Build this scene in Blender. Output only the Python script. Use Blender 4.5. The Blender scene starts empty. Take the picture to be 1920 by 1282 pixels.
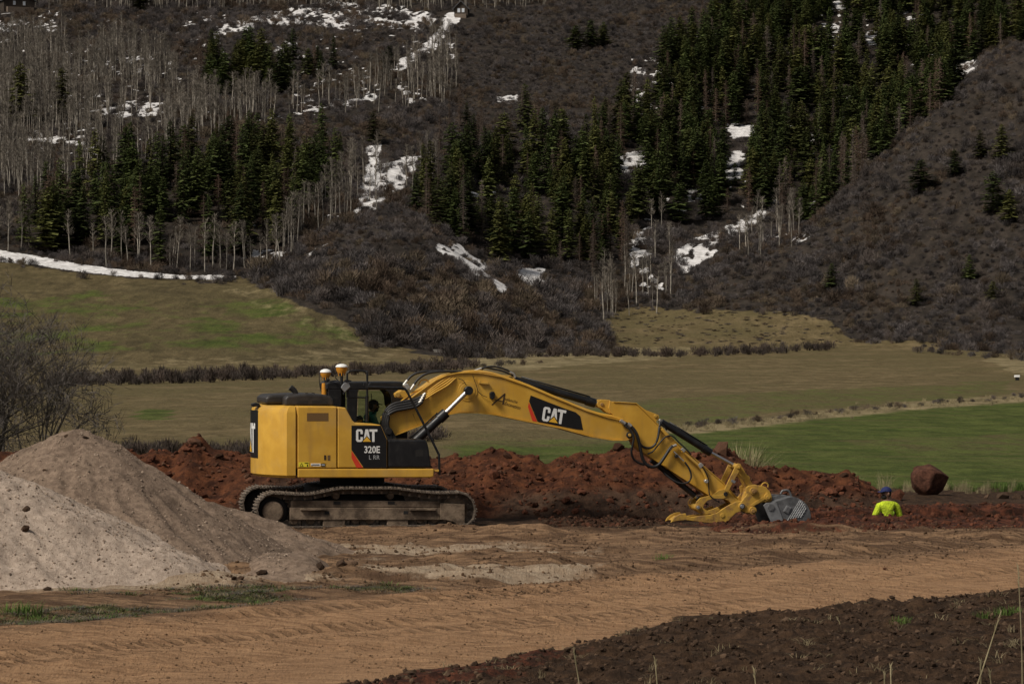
import bpy, bmesh, math, random
import numpy as np
from mathutils import Vector, Matrix

# ------------------------------------------------------------------ scene, camera, light
scene = bpy.context.scene
FPX, CX, CY, HOR = 6014.0, 960.0, 641.0, 626.0
CAMZ = 3.75
PITCH = math.atan((CY - HOR) / FPX)

cam_data = bpy.data.cameras.new('camera')
cam_data.sensor_width = 36.0
cam_data.lens = 36.0 * FPX / 1920.0
cam_data.clip_start = 0.5
cam_data.clip_end = 6000.0
camera = bpy.data.objects.new('camera', cam_data)
camera.location = (0, 0, CAMZ)
camera.rotation_euler = (math.pi / 2 - PITCH, 0, 0)
scene.collection.objects.link(camera)
scene.camera = camera

SUN_ELEV, SUN_AZ = math.radians(47), math.radians(-128)   # azimuth from +Y (view direction), clockwise
world = bpy.data.worlds.new('World')
scene.world = world
world.use_nodes = True
wn = world.node_tree
for n in list(wn.nodes): wn.nodes.remove(n)
w_out = wn.nodes.new('ShaderNodeOutputWorld')
w_bg = wn.nodes.new('ShaderNodeBackground')
w_sky = wn.nodes.new('ShaderNodeTexSky')
w_sky.sky_type = 'NISHITA'
w_sky.sun_disc = False
w_sky.sun_elevation = SUN_ELEV
w_sky.sun_rotation = SUN_AZ
w_sky.air_density = 1.0
w_sky.dust_density = 3.0
w_hs = wn.nodes.new('ShaderNodeHueSaturation')     # overcast: the whole sky is greyed alike
w_hs.inputs['Saturation'].default_value = 0.22
wn.links.new(w_sky.outputs[0], w_hs.inputs['Color'])
wn.links.new(w_hs.outputs[0], w_bg.inputs['Color'])
w_bg.inputs['Strength'].default_value = 0.060
wn.links.new(w_bg.outputs[0], w_out.inputs['Surface'])

sun_data = bpy.data.lights.new('sun', 'SUN')
sun_data.energy = 3.0
sun_data.angle = math.radians(14)
sun_data.color = (1.0, 0.93, 0.82)
sun = bpy.data.objects.new('sun', sun_data)
sd = Vector((math.sin(SUN_AZ) * math.cos(SUN_ELEV), math.cos(SUN_AZ) * math.cos(SUN_ELEV), math.sin(SUN_ELEV)))
sun.rotation_euler = sd.to_track_quat('Z', 'Y').to_euler()
sun.location = sd * 100
scene.collection.objects.link(sun)

scene.view_settings.view_transform = 'Standard'
scene.view_settings.look = 'None'
scene.view_settings.gamma = 1.0
scene.view_settings.use_curve_mapping = False
scene.view_settings.exposure = 0.12

# ------------------------------------------------------------------ helpers
col = scene.collection
rng = np.random.default_rng(7)
random.seed(7)
_cp, _sp = math.cos(PITCH), math.sin(PITCH)

def at(px, py, Y):
    """world point on the line of sight through a pixel of the photograph, at distance Y"""
    a, b = (px - CX) / FPX, (CY - py) / FPX
    dy, dz = _cp + b * _sp, -_sp + b * _cp
    t = Y / dy
    return np.array([a * t, Y + 0 * t, CAMZ + dz * t])

def proj(X, Y, Z):
    dz = Z - CAMZ
    f = Y * _cp - dz * _sp
    u = Y * _sp + dz * _cp
    return CX + FPX * X / f, CY - FPX * u / f

def _h(ix, iy, seed):
    n = (ix.astype(np.int64) * 374761393 + iy.astype(np.int64) * 668265263 + seed * 974634777) & 0xffffffff
    n = ((n ^ (n >> 13)) * 1274126177) & 0xffffffff
    n = (n ^ (n >> 16)) & 0xffffffff
    return n / 4294967295.0

def vnoise(x, y, seed=0):
    x = np.asarray(x, float); y = np.asarray(y, float)
    x, y = np.broadcast_arrays(x, y)
    ix, iy = np.floor(x), np.floor(y)
    fx, fy = x - ix, y - iy
    fx = fx * fx * fx * (fx * (fx * 6 - 15) + 10); fy = fy * fy * fy * (fy * (fy * 6 - 15) + 10)
    a = _h(ix, iy, seed); b = _h(ix + 1, iy, seed); c = _h(ix, iy + 1, seed); d = _h(ix + 1, iy + 1, seed)
    return (a + (b - a) * fx) * (1 - fy) + (c + (d - c) * fx) * fy

def fbm(x, y, seed=0, octv=4, gain=0.5):
    x = np.asarray(x, float); y = np.asarray(y, float)
    s = 0; a = 1; t = 0
    for o in range(octv):
        s = s + a * (vnoise(x * 2 ** o + 13.7 * o, y * 2 ** o + 7.3 * o, seed + o) * 2 - 1)
        t += a; a *= gain
    return s / t

def billow(x, y, seed=0, octv=3):
    s = 0; a = 1; t = 0
    for o in range(octv):
        s = s + a * (1 - np.abs(vnoise(x * 2 ** o, y * 2 ** o, seed + o) * 2 - 1) * 1.6)
        t += a; a *= 0.5
    return s / t

def sstep(a, b, x):
    t = np.clip((x - a) / (b - a), 0, 1)
    return t * t * (3 - 2 * t)

def inpoly(px, py, poly):
    px = np.asarray(px, float); py = np.asarray(py, float)
    r = np.zeros(np.broadcast(px, py).shape, bool)
    n = len(poly)
    for i in range(n):
        x0, y0 = poly[i]; x1, y1 = poly[(i + 1) % n]
        if y0 == y1: continue
        c = ((y0 > py) != (y1 > py)) & (px < (x1 - x0) * (py - y0) / (y1 - y0) + x0)
        r ^= c
    return r

def tag(o, label=None, cat=None, group=None, kind=None):
    if label: o['label'] = label
    if cat: o['category'] = cat
    if group: o['group'] = group
    if kind: o['kind'] = kind
    return o

def link(o, parent=None):
    col.objects.link(o)
    if parent is not None: o.parent = parent
    return o

def empty(name, loc=(0, 0, 0), rz=0.0):
    o = bpy.data.objects.new(name, None)
    o.location = loc; o.rotation_euler = (0, 0, rz)
    o.empty_display_size = 0.3
    return link(o)

def mk_mesh(name, V, F, mats=None, smooth=False, fmat=None, sharp=None):
    me = bpy.data.meshes.new(name)
    me.from_pydata([tuple(map(float, v)) for v in V], [], [tuple(map(int, f)) for f in F])
    if mats is not None:
        for m in (mats if isinstance(mats, (list, tuple)) else [mats]): me.materials.append(m)
    if fmat is not None: me.polygons.foreach_set('material_index', np.asarray(fmat, dtype=np.int32))
    if smooth or sharp:
        me.polygons.foreach_set('use_smooth', np.ones(len(me.polygons), bool))
        if sharp: me.set_sharp_from_angle(angle=math.radians(sharp))
    me.update()
    return me

def mobj(name, me, parent=None):
    return link(bpy.data.objects.new(name, me), parent)

def grid_mesh(name, xs, ys, Z, mat, attrs=None, keep=None):
    """heightfield sheet; Z has shape (len(ys), len(xs))"""
    nx, ny = len(xs), len(ys)
    X, Y = np.meshgrid(xs, ys)
    V = np.stack([X, Y, Z], -1).reshape(-1, 3).astype(np.float32)
    i = (np.arange(ny - 1)[:, None] * nx + np.arange(nx - 1)[None, :]).reshape(-1)
    Q = np.stack([i, i + 1, i + nx + 1, i + nx], -1).astype(np.int32)
    if keep is not None: Q = Q[keep.reshape(-1)]
    me = bpy.data.meshes.new(name)
    me.vertices.add(len(V)); me.vertices.foreach_set('co', V.reshape(-1))
    me.loops.add(Q.size); me.loops.foreach_set('vertex_index', Q.reshape(-1))
    me.polygons.add(len(Q)); me.polygons.foreach_set('loop_start', np.arange(0, Q.size, 4, dtype=np.int32))
    me.update(calc_edges=True)
    me.polygons.foreach_set('use_smooth', np.ones(len(Q), bool))
    me.materials.append(mat)
    for k, a in (attrs or {}).items():
        at_ = me.attributes.new(k, 'FLOAT', 'POINT')
        at_.data.foreach_set('value', np.asarray(a, np.float32).reshape(-1))
    me.validate()
    return me

# ------------------------------------------------------------------ node helpers
class NT:
    def __init__(self, name):
        self.m = bpy.data.materials.new(name); self.m.use_nodes = True
        self.t = self.m.node_tree
        for n in list(self.t.nodes): self.t.nodes.remove(n)
        self.out = self.t.nodes.new('ShaderNodeOutputMaterial')
        self.b = self.t.nodes.new('ShaderNodeBsdfPrincipled')
        self.t.links.new(self.b.outputs[0], self.out.inputs[0])
        self._tc = None
    def set(self, sock, v):
        if isinstance(v, bpy.types.NodeSocket): self.t.links.new(v, sock)
        elif v is not None:
            if isinstance(v, (tuple, list)) and len(v) == 3 and sock.type == 'RGBA': v = (*v, 1)
            sock.default_value = v
    def n(self, typ, ins=None, **props):
        nd = self.t.nodes.new(typ)
        for k, v in props.items(): setattr(nd, k, v)
        for k, v in (ins or {}).items(): self.set(nd.inputs[k], v)
        return nd
    def coord(self, kind='Object'):
        if self._tc is None: self._tc = self.t.nodes.new('ShaderNodeTexCoord')
        return self._tc.outputs[kind]
    def mapping(self, vec, scale=(1, 1, 1), rot=(0, 0, 0)):
        return self.n('ShaderNodeMapping', {'Vector': vec, 'Scale': scale, 'Rotation': rot}).outputs[0]
    def noise(self, scale, vec=None, detail=4, rough=0.55, dist=0.0, out=0):
        return self.n('ShaderNodeTexNoise', {'Vector': vec if vec is not None else self.coord(), 'Scale': scale, 'Detail': detail,
                                              'Roughness': rough, 'Distortion': dist}).outputs[out]
    def vor(self, scale, vec=None, feature='F1', out=0):
        return self.n('ShaderNodeTexVoronoi', {'Vector': vec if vec is not None else self.coord(), 'Scale': scale}, feature=feature).outputs[out]
    def attr(self, name, out='Fac'):
        return self.n('ShaderNodeAttribute', attribute_name=name).outputs[out]
    def ramp(self, fac, lo, hi, a=0.0, b=1.0):
        return self.n('ShaderNodeMapRange', {'Value': fac, 'From Min': lo, 'From Max': hi, 'To Min': a, 'To Max': b}, interpolation_type='SMOOTHSTEP').outputs[0]
    def math(self, op, a, b=None, clamp=False):
        nd = self.t.nodes.new('ShaderNodeMath'); nd.operation = op; nd.use_clamp = clamp
        self.set(nd.inputs[0], a)
        if b is not None: self.set(nd.inputs[1], b)
        return nd.outputs[0]
    def mix(self, fac, a, b, blend='MIX'):
        nd = self.t.nodes.new('ShaderNodeMix'); nd.data_type = 'RGBA'; nd.blend_type = blend
        self.set(nd.inputs[0], fac); self.set(nd.inputs[6], a); self.set(nd.inputs[7], b)
        return nd.outputs[2]
    def bump(self, h, dist, strength=1.0, normal=None):
        nd = self.n('ShaderNodeBump', {'Height': h, 'Distance': dist, 'Strength': strength})
        if normal is not None: self.set(nd.inputs['Normal'], normal)
        return nd.outputs[0]
    def done(self, color=None, rough=None, normal=None, metal=None, spec=None):
        if color is not None: self.set(self.b.inputs['Base Color'], color)
        if rough is not None: self.set(self.b.inputs['Roughness'], rough)
        if normal is not None: self.set(self.b.inputs['Normal'], normal)
        if metal is not None: self.set(self.b.inputs['Metallic'], metal)
        if spec is not None: self.set(self.b.inputs['Specular IOR Level'], spec)
        return self.m

def simple(name, c, rough=0.7, var=0.25, scale=6.0, metal=0.0, spec=0.4, bump=0.0, c2=None, obj_random=0.0):
    t = NT(name)
    f = t.ramp(t.noise(scale), 0.3, 0.7)
    lo = tuple(x * (1 - var) for x in c) if c2 is None else c2
    cc = t.mix(f, lo, c)
    if obj_random:
        r = t.n('ShaderNodeObjectInfo').outputs['Random']
        cc = t.mix(1.0, cc, t.n('ShaderNodeCombineColor', {0: t.ramp(r, 0, 1, 1 - obj_random, 1 + obj_random), 1: t.ramp(r, 0, 1, 1 - obj_random, 1 + obj_random), 2: t.ramp(r, 0, 1, 1 - obj_random, 1 + obj_random)}).outputs[0], 'MULTIPLY')
    nm = t.bump(t.noise(scale * 4, detail=6), bump) if bump else None
    return t.done(cc, rough, nm, metal, spec)
# ------------------------------------------------------------------ site ground
YAW = math.radians(11.3)
MY0 = 63.46
MX0 = (660 - CX) / FPX * MY0
_ca, _sa = math.cos(YAW), math.sin(YAW)
R2 = math.sqrt(0.5)

def to_uv(X, Y):
    dx, dy = X - MX0, Y - MY0
    return dx * _ca + dy * _sa, -dx * _sa + dy * _ca

def trench_mask(X, Y):
    u, v = to_uv(X, Y)
    e = 0.12 * fbm(X * 1.3, Y * 1.3, 31)
    return sstep(7.15, 7.7, u + e) * sstep(15.5, 14.0, u) * sstep(0.95, 0.70, np.abs(v + 0.05) + e)

def berm_edge(s):
    return np.interp(s, [16, 21.0, 23.5, 26.6, 32, 37.5, 46], [21.5, 24.4, 25.4, 26.5, 28.2, 27.4, 27.4])

def ground_z(X, Y):
    X, Y = np.broadcast_arrays(np.asarray(X, float), np.asarray(Y, float))
    z = np.interp(Y, [-40, 0, 10, 20, 28, 33, 36, 76, 84, 100, 120], [2.3, 2.1, 1.6, 0.85, 0.28, 0.05, 0, 0, -0.5, -1.8, -2.7])
    fade = sstep(110, 80, Y)
    z = z + (0.05 * fbm(X * 0.35, Y * 0.35, 3) + 0.03 * fbm(X * 1.7, Y * 1.7, 5)) * fade
    near = sstep(30, 34, Y) * fade
    z = z + near * (.018 * fbm(X * 3.1, Y * 3.1, 6) + .016 * fbm(X * 4.6, Y * 4.6, 7, 1))
    z = z + 0.14 * sstep(65, 71, Y) * sstep(3, 9, X) * sstep(80, 74, Y)
    t = (Y - X) * R2; s = (Y + X) * R2
    tj = t + 0.45 * fbm(s * 0.35, t * 0.1, 8) + 0.18 * fbm(X * 2, Y * 2, 9)
    berm = sstep(.25, -.65, tj - berm_edge(s))
    z = z + berm * (0.0 + 0.09 * fbm(X * 0.6, Y * 0.6, 11) + 0.10 * billow(X * 1.3, Y * 1.3, 12) + 0.09 * billow(X * 3.6, Y * 3.6, 13) + .05 * fbm(X * 9, Y * 9, 14, 2))
    road = sstep(27.3, 27.8, tj) * sstep(33.9, 33.2, tj)
    for tc, w, dpt in ((28.4, .22, .035), (29.1, .22, .03), (30.3, .25, .045), (31.2, .22, .035), (32.0, .25, .04), (32.9, .3, .05), (34.6, .35, .06), (35.8, .3, .04)):
        tt = t + 0.25 * fbm(s * 0.12, tc, 17)
        z = z - 1.8 * dpt * np.exp(-((tt - tc) / w) ** 2) * (0.35 + 0.65 * vnoise(s * .25, tc * 3., 21)) + 0.4 * dpt * np.exp(-((tt - tc - 2 * w) / (w * .8)) ** 2)
    # churned strips between road and machine
    ch = sstep(34.2, 35.2, t) * sstep(62.0, 60.5, Y) * sstep(47, 49, Y)
    z = z + ch * (0.26 * np.maximum(0, fbm(X * 0.40, Y * 1.7, 41) - .05) + 0.10 * billow(X * 2.0, Y * 3.2, 42) * sstep(0.0, .35, fbm(X * .3, Y * .8, 43)))
    u, v = to_uv(X, Y)
    lump = loose_mask(X, Y)
    z = z - .10 * sstep(5.4, 6.2, u) * sstep(1.6, .7, np.abs(v)) * sstep(9, 7.8, u)
    z = z + lump * (0.09 * billow(X * 1.3, Y * 2.0, 44) + 0.06 * billow(X * 4, Y * 5, 45) - .03)
    lip = sstep(8.6, 10.0, u) * sstep(0.6, .9, np.abs(v)) * sstep(2.6, 1.0, np.abs(v)) * sstep(16, 13, u)
    z = z + lip * (0.02 + 0.10 * billow(X * 1.6, Y * 2.4, 46) * (0.5 + 0.8 * vnoise(X * .5, Y * .5, 48)) + 0.05 * billow(X * 6, Y * 6, 47))
    z = z - 1.22 * trench_mask(X, Y)
    return z

def loose_mask(X, Y):
    """dark loose soil strewn in front of the spoil heap"""
    return sstep(0.0, 1.5, X) * sstep(61.6, 62.6, Y + 0.8 * fbm(X * .6, Y * .6, 51)) * sstep(69, 67, Y) * (1 - trench_mask(X, Y)) * sstep(3.4, 2.4, X + .0 * Y)

def ground_masks(X, Y):
    t = (Y - X) * R2; s = (Y + X) * R2
    tj = t + 0.45 * fbm(s * 0.35, t * 0.1, 8) + 0.18 * fbm(X * 2, Y * 2, 9)
    berm = sstep(.35, -.05, tj - berm_edge(s))
    road = sstep(35.0, 32.0, t + 1.5 * fbm(s * .22, t * .6, 61) + .6 * fbm(X * 1.3, Y * 3, 62)) * (1 - berm)
    u, v = to_uv(X, Y)
    n1 = fbm(X * .5, Y * 1.3, 63)
    dark = np.clip(sstep(0.0, 1.2, X) * sstep(61.8, 62.8, Y + 1.1 * n1) + sstep(60.6, 62.2, Y + 1.2 * n1) * 0.85 * sstep(76, 73, Y), 0, 1) * sstep(-14, -9, X)
    red = sstep(5.8, 7.5, u + 1.5 * n1) * sstep(-5.6, -3.2, v + 1.6 * n1) * sstep(3.4, 1.8, v)
    red = np.clip(red * (0.55 + 0.9 * sstep(-.2, .4, fbm(X * .7, Y * 2.6, 64))), 0, 1)
    red = np.maximum(red, trench_mask(X, Y))
    red = np.maximum(red, berm * sstep(28.0, 25.0, s + 2.0 * n1) * sstep(1.9, .4, berm_edge(s) - t) * 0.75)
    pale = .80 * sstep(-.15, .55, fbm(X * .45, Y * 1.3, 65) + .22) * sstep(-5.4, -3.8, X) * sstep(2.6, .2, X) * sstep(47.5, 49.3, Y - .15 * X) * sstep(57.5, 55.2, Y) * sstep(34.0, 34.8, t)
    pale = np.maximum(pale, 0.9 * sstep(.9, 0.2, np.hypot((X + 7.2) / 6.2, (Y - 48.6) / 3.0)))
    grass = np.clip(sstep(73.6, 74.8, Y + 1.0 * n1) * sstep(2, 5, X) + sstep(74.5, 77, Y), 0, 1)
    grass = np.maximum(grass, 0.75 * sstep(.05, .5, fbm(X * .5, Y * 1.2, 66)) * sstep(33.4, 34.2, t) * sstep(49.5, 47.2, Y - .1 * X) * sstep(1, -2, X))
    wheel = np.zeros(X.shape)
    for k, tc in enumerate((27.9, 28.35, 29.0, 29.5, 30.25, 30.8, 31.25, 31.9, 32.5, 33.1, 34.3, 34.9, 36.1, 36.7)):
        tt = t + 0.5 * fbm(s * 0.07, tc * 0 + k * 3.7, 17) + .15 * fbm(s * .3, tc * 0 + k, 18)
        wheel = np.maximum(wheel, np.exp(-((tt - tc) / .19) ** 4) * sstep(.38, .6, vnoise(s * .16, s * 0 + tc * 3.1, 22)))
    return dict(wheel=wheel * (1 - berm), road=road, dark=np.maximum(dark, berm), red=red, pale=pale, grass=grass, berm=berm)

def mat_site():
    t = NT('site_dirt')
    c = t.coord()
    n_big = t.noise(0.9, detail=5); n_mid = t.noise(5, detail=6, rough=.65); n_fine = t.noise(38, detail=5, rough=.7)
    streak = t.noise(1.0, t.mapping(c, (1.2, 7.0, 1)), detail=5, rough=.6)
    streak2 = t.noise(1.0, t.mapping(c, (1.0, 9.0, 1), (0, 0, -math.radians(45))), detail=5, rough=.6)
    lug_v = t.mapping(c, (1, 1, 1), (0, 0, -math.radians(45)))
    lug = t.n('ShaderNodeTexWave', {'Vector': lug_v, 'Scale': 1.2, 'Distortion': 2.2, 'Detail': 2.0, 'Detail Scale': 1.2}, bands_direction='X').outputs['Fac']
    line = t.n('ShaderNodeTexWave', {'Vector': lug_v, 'Scale': 0.36, 'Distortion': 2.2, 'Detail': 2.0, 'Detail Scale': .6}, bands_direction='Y').outputs['Fac']
    lugs0 = t.math('MULTIPLY', t.ramp(lug, .40, .75), t.math('MULTIPLY', t.attr('wheel'), t.ramp(n_mid, .32, .55)))
    speck = t.noise(1.0, t.mapping(c, (13, 2.0, 1)), detail=5, rough=.75)
    speck2 = t.noise(1.0, t.mapping(c, (30, 4.5, 1)), detail=3, rough=.7)
    dirt = t.mix(t.ramp(streak, .35, .65), (.108, .062, .035), (.300, .184, .104))
    dirt = t.mix(t.ramp(t.noise(.42, t.mapping(c, (.5, 2.4, 1)), detail=6, rough=.7), .50, .60, 0, .8), dirt, (.088, .050, .029))
    dirt = t.mix(t.ramp(n_mid, .55, .75), dirt, (.085, .050, .030))
    road = t.mix(t.ramp(streak2, .36, .62), (.262, .148, .078), (.400, .238, .128))
    road = t.mix(t.ramp(n_mid, .58, .80), road, (.24, .14, .075))
    dark = t.mix(t.ramp(n_mid, .35, .7), (.030, .017, .0095), (.084, .048, .027))
    red = t.mix(t.ramp(n_mid, .38, .68), (.034, .014, .009), (.135, .046, .024))
    pale = t.mix(t.ramp(n_mid, .35, .7), (.31, .225, .150), (.42, .325, .230))
    grass = t.mix(t.ramp(t.noise(14, detail=5), .4, .62), (.105, .092, .040), (.065, .082, .022))
    def m(a, w=.25):
        return t.ramp(t.math('ADD', t.attr(a), t.math('MULTIPLY', t.math('SUBTRACT', n_mid, .5), w * 2.4)), .30, .62)
    col_ = t.mix(t.ramp(t.math('ADD', t.attr('road'), t.math('MULTIPLY', t.math('SUBTRACT', t.noise(1.0, t.mapping(c, (1.2, 4.0, 1)), detail=6, rough=.7), .5), 1.5)), .12, .88), dirt, road)
    col_ = t.mix(m('pale'), col_, pale)
    col_ = t.mix(m('grass', .4), col_, grass)
    col_ = t.mix(m('dark', .35), col_, dark)
    col_ = t.mix(m('red', .35), col_, red)
    col_ = t.mix(t.math('MULTIPLY', lugs0, .55), col_, (.18, .104, .056))
    col_ = t.mix(t.ramp(n_fine, .3, .7, .0, .5), col_, t.mix(1.0, col_, (.62, .60, .58), 'MULTIPLY'))
    col_ = t.mix(t.ramp(speck, .54, .68, 0, .62), col_, t.mix(1.0, col_, (.45, .43, .41), 'MULTIPLY'))
    col_ = t.mix(t.ramp(speck2, .34, .46, .45, 0), col_, t.mix(1.0, col_, (1.42, 1.38, 1.32), 'MULTIPLY'))
    lugs = lugs0
    b = t.bump(t.math('SUBTRACT', 1.0, lugs), .10, 1.0)
    b = t.bump(speck, .05, .9, b)
    b = t.bump(n_mid, .06, .9, b)
    b = t.bump(n_fine, .028, .9, b)
    return t.done(col_, .95, b, spec=.15)

xs = np.concatenate([np.concatenate([np.arange(-240, -64, 8.0), np.arange(-64, -19, 1.5)]), np.arange(-19, 19.01, 0.105), np.concatenate([np.arange(20, 64, 1.5), np.arange(64, 241, 8.0)])])
ys = np.concatenate([np.arange(-25, 30, 0.5), np.arange(30, 76, 0.095), np.arange(76, 120.1, 0.4)])
ys[-1] = 120.0
XX, YY = np.meshgrid(xs, ys)
site = mobj('ground', grid_mesh('ground', xs, ys, ground_z(XX, YY), mat_site(), ground_masks(XX, YY)))
tag(site, 'trodden brown building-site ground with a sandy track and a trench', kind='structure')

# ------------------------------------------------------------------ valley and hill
_cols = [-600, 0, 300, 480, 600, 740, 860, 960, 1080, 1150, 1300, 1500, 1600, 1700, 1800, 1920, 2500]
_floor = [(895, 150), (850, 185), (800, 235), (750, 310), (720, 385), (700, 450)]
_L = [(690, 490), (682, 520), (660, 545), (600, 585), (550, 620), (505, 655), (480, 672), (400, 715), (300, 790), (200, 870), (100, 960), (0, 1070), (-100, 1210)]
_prof = {
    -600: _L, 0: _L,
    300: [(690, 490), (682, 522), (600, 588), (550, 622), (514, 655), (492, 668), (400, 715), (300, 790), (200, 870), (100, 960), (0, 1070), (-100, 1210)],
    480: [(690, 490), (680, 525), (640, 560), (580, 610), (522, 655), (500, 668), (400, 722), (300, 795), (200, 872), (100, 960), (0, 1070), (-100, 1210)],
    600: [(690, 490), (680, 528), (660, 555), (600, 588), (530, 620), (455, 662), (453, 690), (400, 727), (300, 800), (200, 875), (100, 960), (0, 1070), (-100, 1210)],
    740: [(690, 490), (672, 545), (655, 578), (600, 598), (500, 630), (398, 670), (399, 700), (370, 742), (300, 805), (200, 878), (100, 965), (0, 1070), (-100, 1210)],
    860: [(690, 490), (670, 560), (650, 590), (560, 622), (470, 655), (472, 685), (440, 715), (300, 812), (200, 885), (100, 970), (0, 1070), (-100, 1210)],
    960: [(690, 490), (664, 580), (645, 608), (545, 650), (543, 680), (520, 702), (450, 747), (300, 830), (200, 900), (100, 980), (0, 1075), (-100, 1210)],
    1080: [(690, 490), (662, 590), (652, 622), (597, 646), (585, 680), (500, 727), (400, 777), (300, 836), (200, 905), (100, 980), (0, 1075), (-100, 1210)],
    1150: [(690, 490), (660, 600), (650, 632), (625, 658), (600, 690), (520, 732), (400, 786), (300, 842), (200, 908), (100, 982), (0, 1075), (-100, 1210)],
    1300: [(690, 490), (660, 600), (650, 635), (600, 672), (540, 718), (440, 782), (300, 852), (200, 916), (100, 986), (0, 1075), (-100, 1210)],
    1500: [(690, 490), (658, 600), (648, 635), (605, 662), (550, 692), (450, 722), (452, 755), (430, 795), (300, 862), (200, 922), (100, 990), (0, 1075), (-100, 1210)],
    1600: [(690, 490), (658, 600), (648, 630), (600, 655), (500, 690), (355, 733), (358, 775), (330, 840), (250, 900), (100, 990), (0, 1075), (-100, 1210)],
    1700: [(690, 480), (660, 590), (648, 620), (600, 645), (500, 675), (350, 712), (250, 745), (255, 790), (225, 890), (100, 985), (0, 1075), (-100, 1210)],
    1800: [(690, 470), (664, 580), (650, 612), (600, 637), (450, 680), (300, 715), (168, 748), (175, 795), (140, 930), (50, 1020), (-100, 1200)],
    1920: [(690, 455), (670, 560), (655, 600), (600, 627), (450, 668), (300, 702), (85, 752), (92, 800), (50, 980), (0, 1050), (-100, 1190)],
    2500: [(690, 440), (672, 540), (655, 585), (600, 610), (450, 645), (300, 670), (0, 725), (-120, 755), (-118, 800), (-130, 1050), (-160, 1200)],
}
_dg = np.arange(120, 1462, 2.0)

def _gauss(A, sig, axis):
    r = int(sig * 3) + 1
    k = np.exp(-0.5 * (np.arange(-r, r + 1) / sig) ** 2); k /= k.sum()
    P = np.pad(A, [(r, r) if i == axis else (0, 0) for i in range(A.ndim)], mode='edge')
    return np.apply_along_axis(lambda a: np.convolve(a, k, 'valid'), axis, P)

def _build_hill():
    rows = []
    for c in _cols:
        pts = _floor + _prof[c]
        d = [120, 140] + [p[1] for p in pts]
        z = [-2.7, -2.85] + [float(at(960, p[0], p[1])[2]) for p in pts]
        d += [1330, 1470]; z += [z[-1] + 9, z[-1] + 12]
        rows.append(np.interp(_dg, d, z))
    A = np.array(rows)
    tg = np.arange(-600, 2501, 20.0)
    B = np.stack([np.interp(tg, _cols, A[:, j]) for j in range(A.shape[1])], 1)
    B = _gauss(B, 2.6, 1)
    B = _gauss(B, 1.8, 0)
    return tg, B
_tg, _HB = _build_hill()

def hill_z(X, Y):
    X, Y = np.broadcast_arrays(np.asarray(X, float), np.asarray(Y, float))
    th = np.clip(CX + FPX * X / np.maximum(Y, 60), _tg[0], _tg[-1] - 1e-3)
    d = np.clip(Y, _dg[0], _dg[-1] - 1e-3)
    fi = (th - _tg[0]) / 20.0; fj = (d - _dg[0]) / 2.0
    i = np.minimum(fi.astype(int), len(_tg) - 2); j = np.minimum(fj.astype(int), len(_dg) - 2)
    a, b = fi - i, fj - j
    z = (_HB[i, j] * (1 - a) + _HB[i + 1, j] * a) * (1 - b) + (_HB[i, j + 1] * (1 - a) + _HB[i + 1, j + 1] * a) * b
    amp = sstep(560, 720, Y)
    z = z + amp * (1.6 * fbm(X / 45, Y / 60, 71) + 0.5 * fbm(X / 12, Y / 14, 72))
    z = z + sstep(125, 170, Y) * 0.10 * fbm(X / 18, Y / 18, 73)
    return z

def surf_z(X, Y):
    X = np.asarray(X, float); Y = np.asarray(Y, float)
    return np.where(Y < 120, ground_z(X, Y), hill_z(X, Y))

SNOW = [
    ([(-420, 440), (0, 470), (60, 478), (130, 492), (220, 505), (330, 515), (440, 517), (452, 520), (380, 525), (260, 520), (150, 510), (60, 495), (0, 491), (-420, 470)], 1.0),
    ([(385, 62), (430, 42), (500, 24), (560, 10), (640, 2), (760, 15), (825, 33), (800, 62), (720, 48), (640, 52), (560, 46), (500, 48), (420, 68)], .70),
    ([(868, 22), (855, 45), (835, 72), (800, 100), (760, 132), (715, 146), (750, 112), (800, 80), (826, 50), (832, 28)], 1.08),
    ([(565, 208), (640, 190), (705, 176), (708, 184), (640, 198), (575, 213)], .85),
    ([(685, 272), (718, 268), (712, 312), (740, 300), (792, 288), (770, 330), (745, 362), (705, 394), (660, 400), (672, 350), (690, 318)], .98),
    ([(818, 444), (852, 452), (905, 490), (962, 540), (940, 547), (898, 522), (858, 492), (822, 466)], .84),
    ([(968, 505), (1016, 498), (1022, 530), (1000, 548), (965, 536)], .86),
    ([(1466, 366), (1458, 388), (1400, 432), (1345, 452), (1335, 482), (1282, 514), (1262, 484), (1288, 450), (1350, 428), (1400, 408)], .86),
    ([(1145, 295), (1200, 285), (1222, 308), (1165, 334)], .80),
    ([(1362, 235), (1412, 232), (1414, 255), (1372, 260)], .82), ([(1355, 288), (1392, 282), (1388, 330), (1366, 345)], .8),
    ([(1782, 120), (1840, 108), (1832, 130), (1786, 142)], .85),
    ([(180, 205), (300, 190), (305, 216), (200, 224)], .70), ([(55, 246), (165, 252), (155, 272), (50, 264)], .74), ([(-40, 38), (115, 40), (105, 58), (-40, 58)], .7),
    ([(1175, 432), (1222, 398), (1218, 500), (1246, 545), (1196, 548)], .66),
    ([(1436, 440), (1524, 438), (1505, 456), (1442, 452)], .74),
    ([(470, 462), (545, 476), (520, 498), (470, 490)], .66), ([(590, 428), (615, 432), (612, 446), (590, 446)], .7), ([(1286, 352), (1320, 350), (1318, 378), (1290, 376)], .72),
    ([(1080, 528), (1112, 530), (1110, 545), (1082, 542)], .7), ([(930, 182), (975, 178), (972, 190), (932, 196)], .7), ([(1620, 60), (1650, 55), (1645, 85), (1622, 88)], .66), ([(1555, 0), (1580, 0), (1575, 60), (1560, 80)], .66),
    ([(880, 360), (960, 350), (950, 372), (885, 376)], .5),
]

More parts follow.
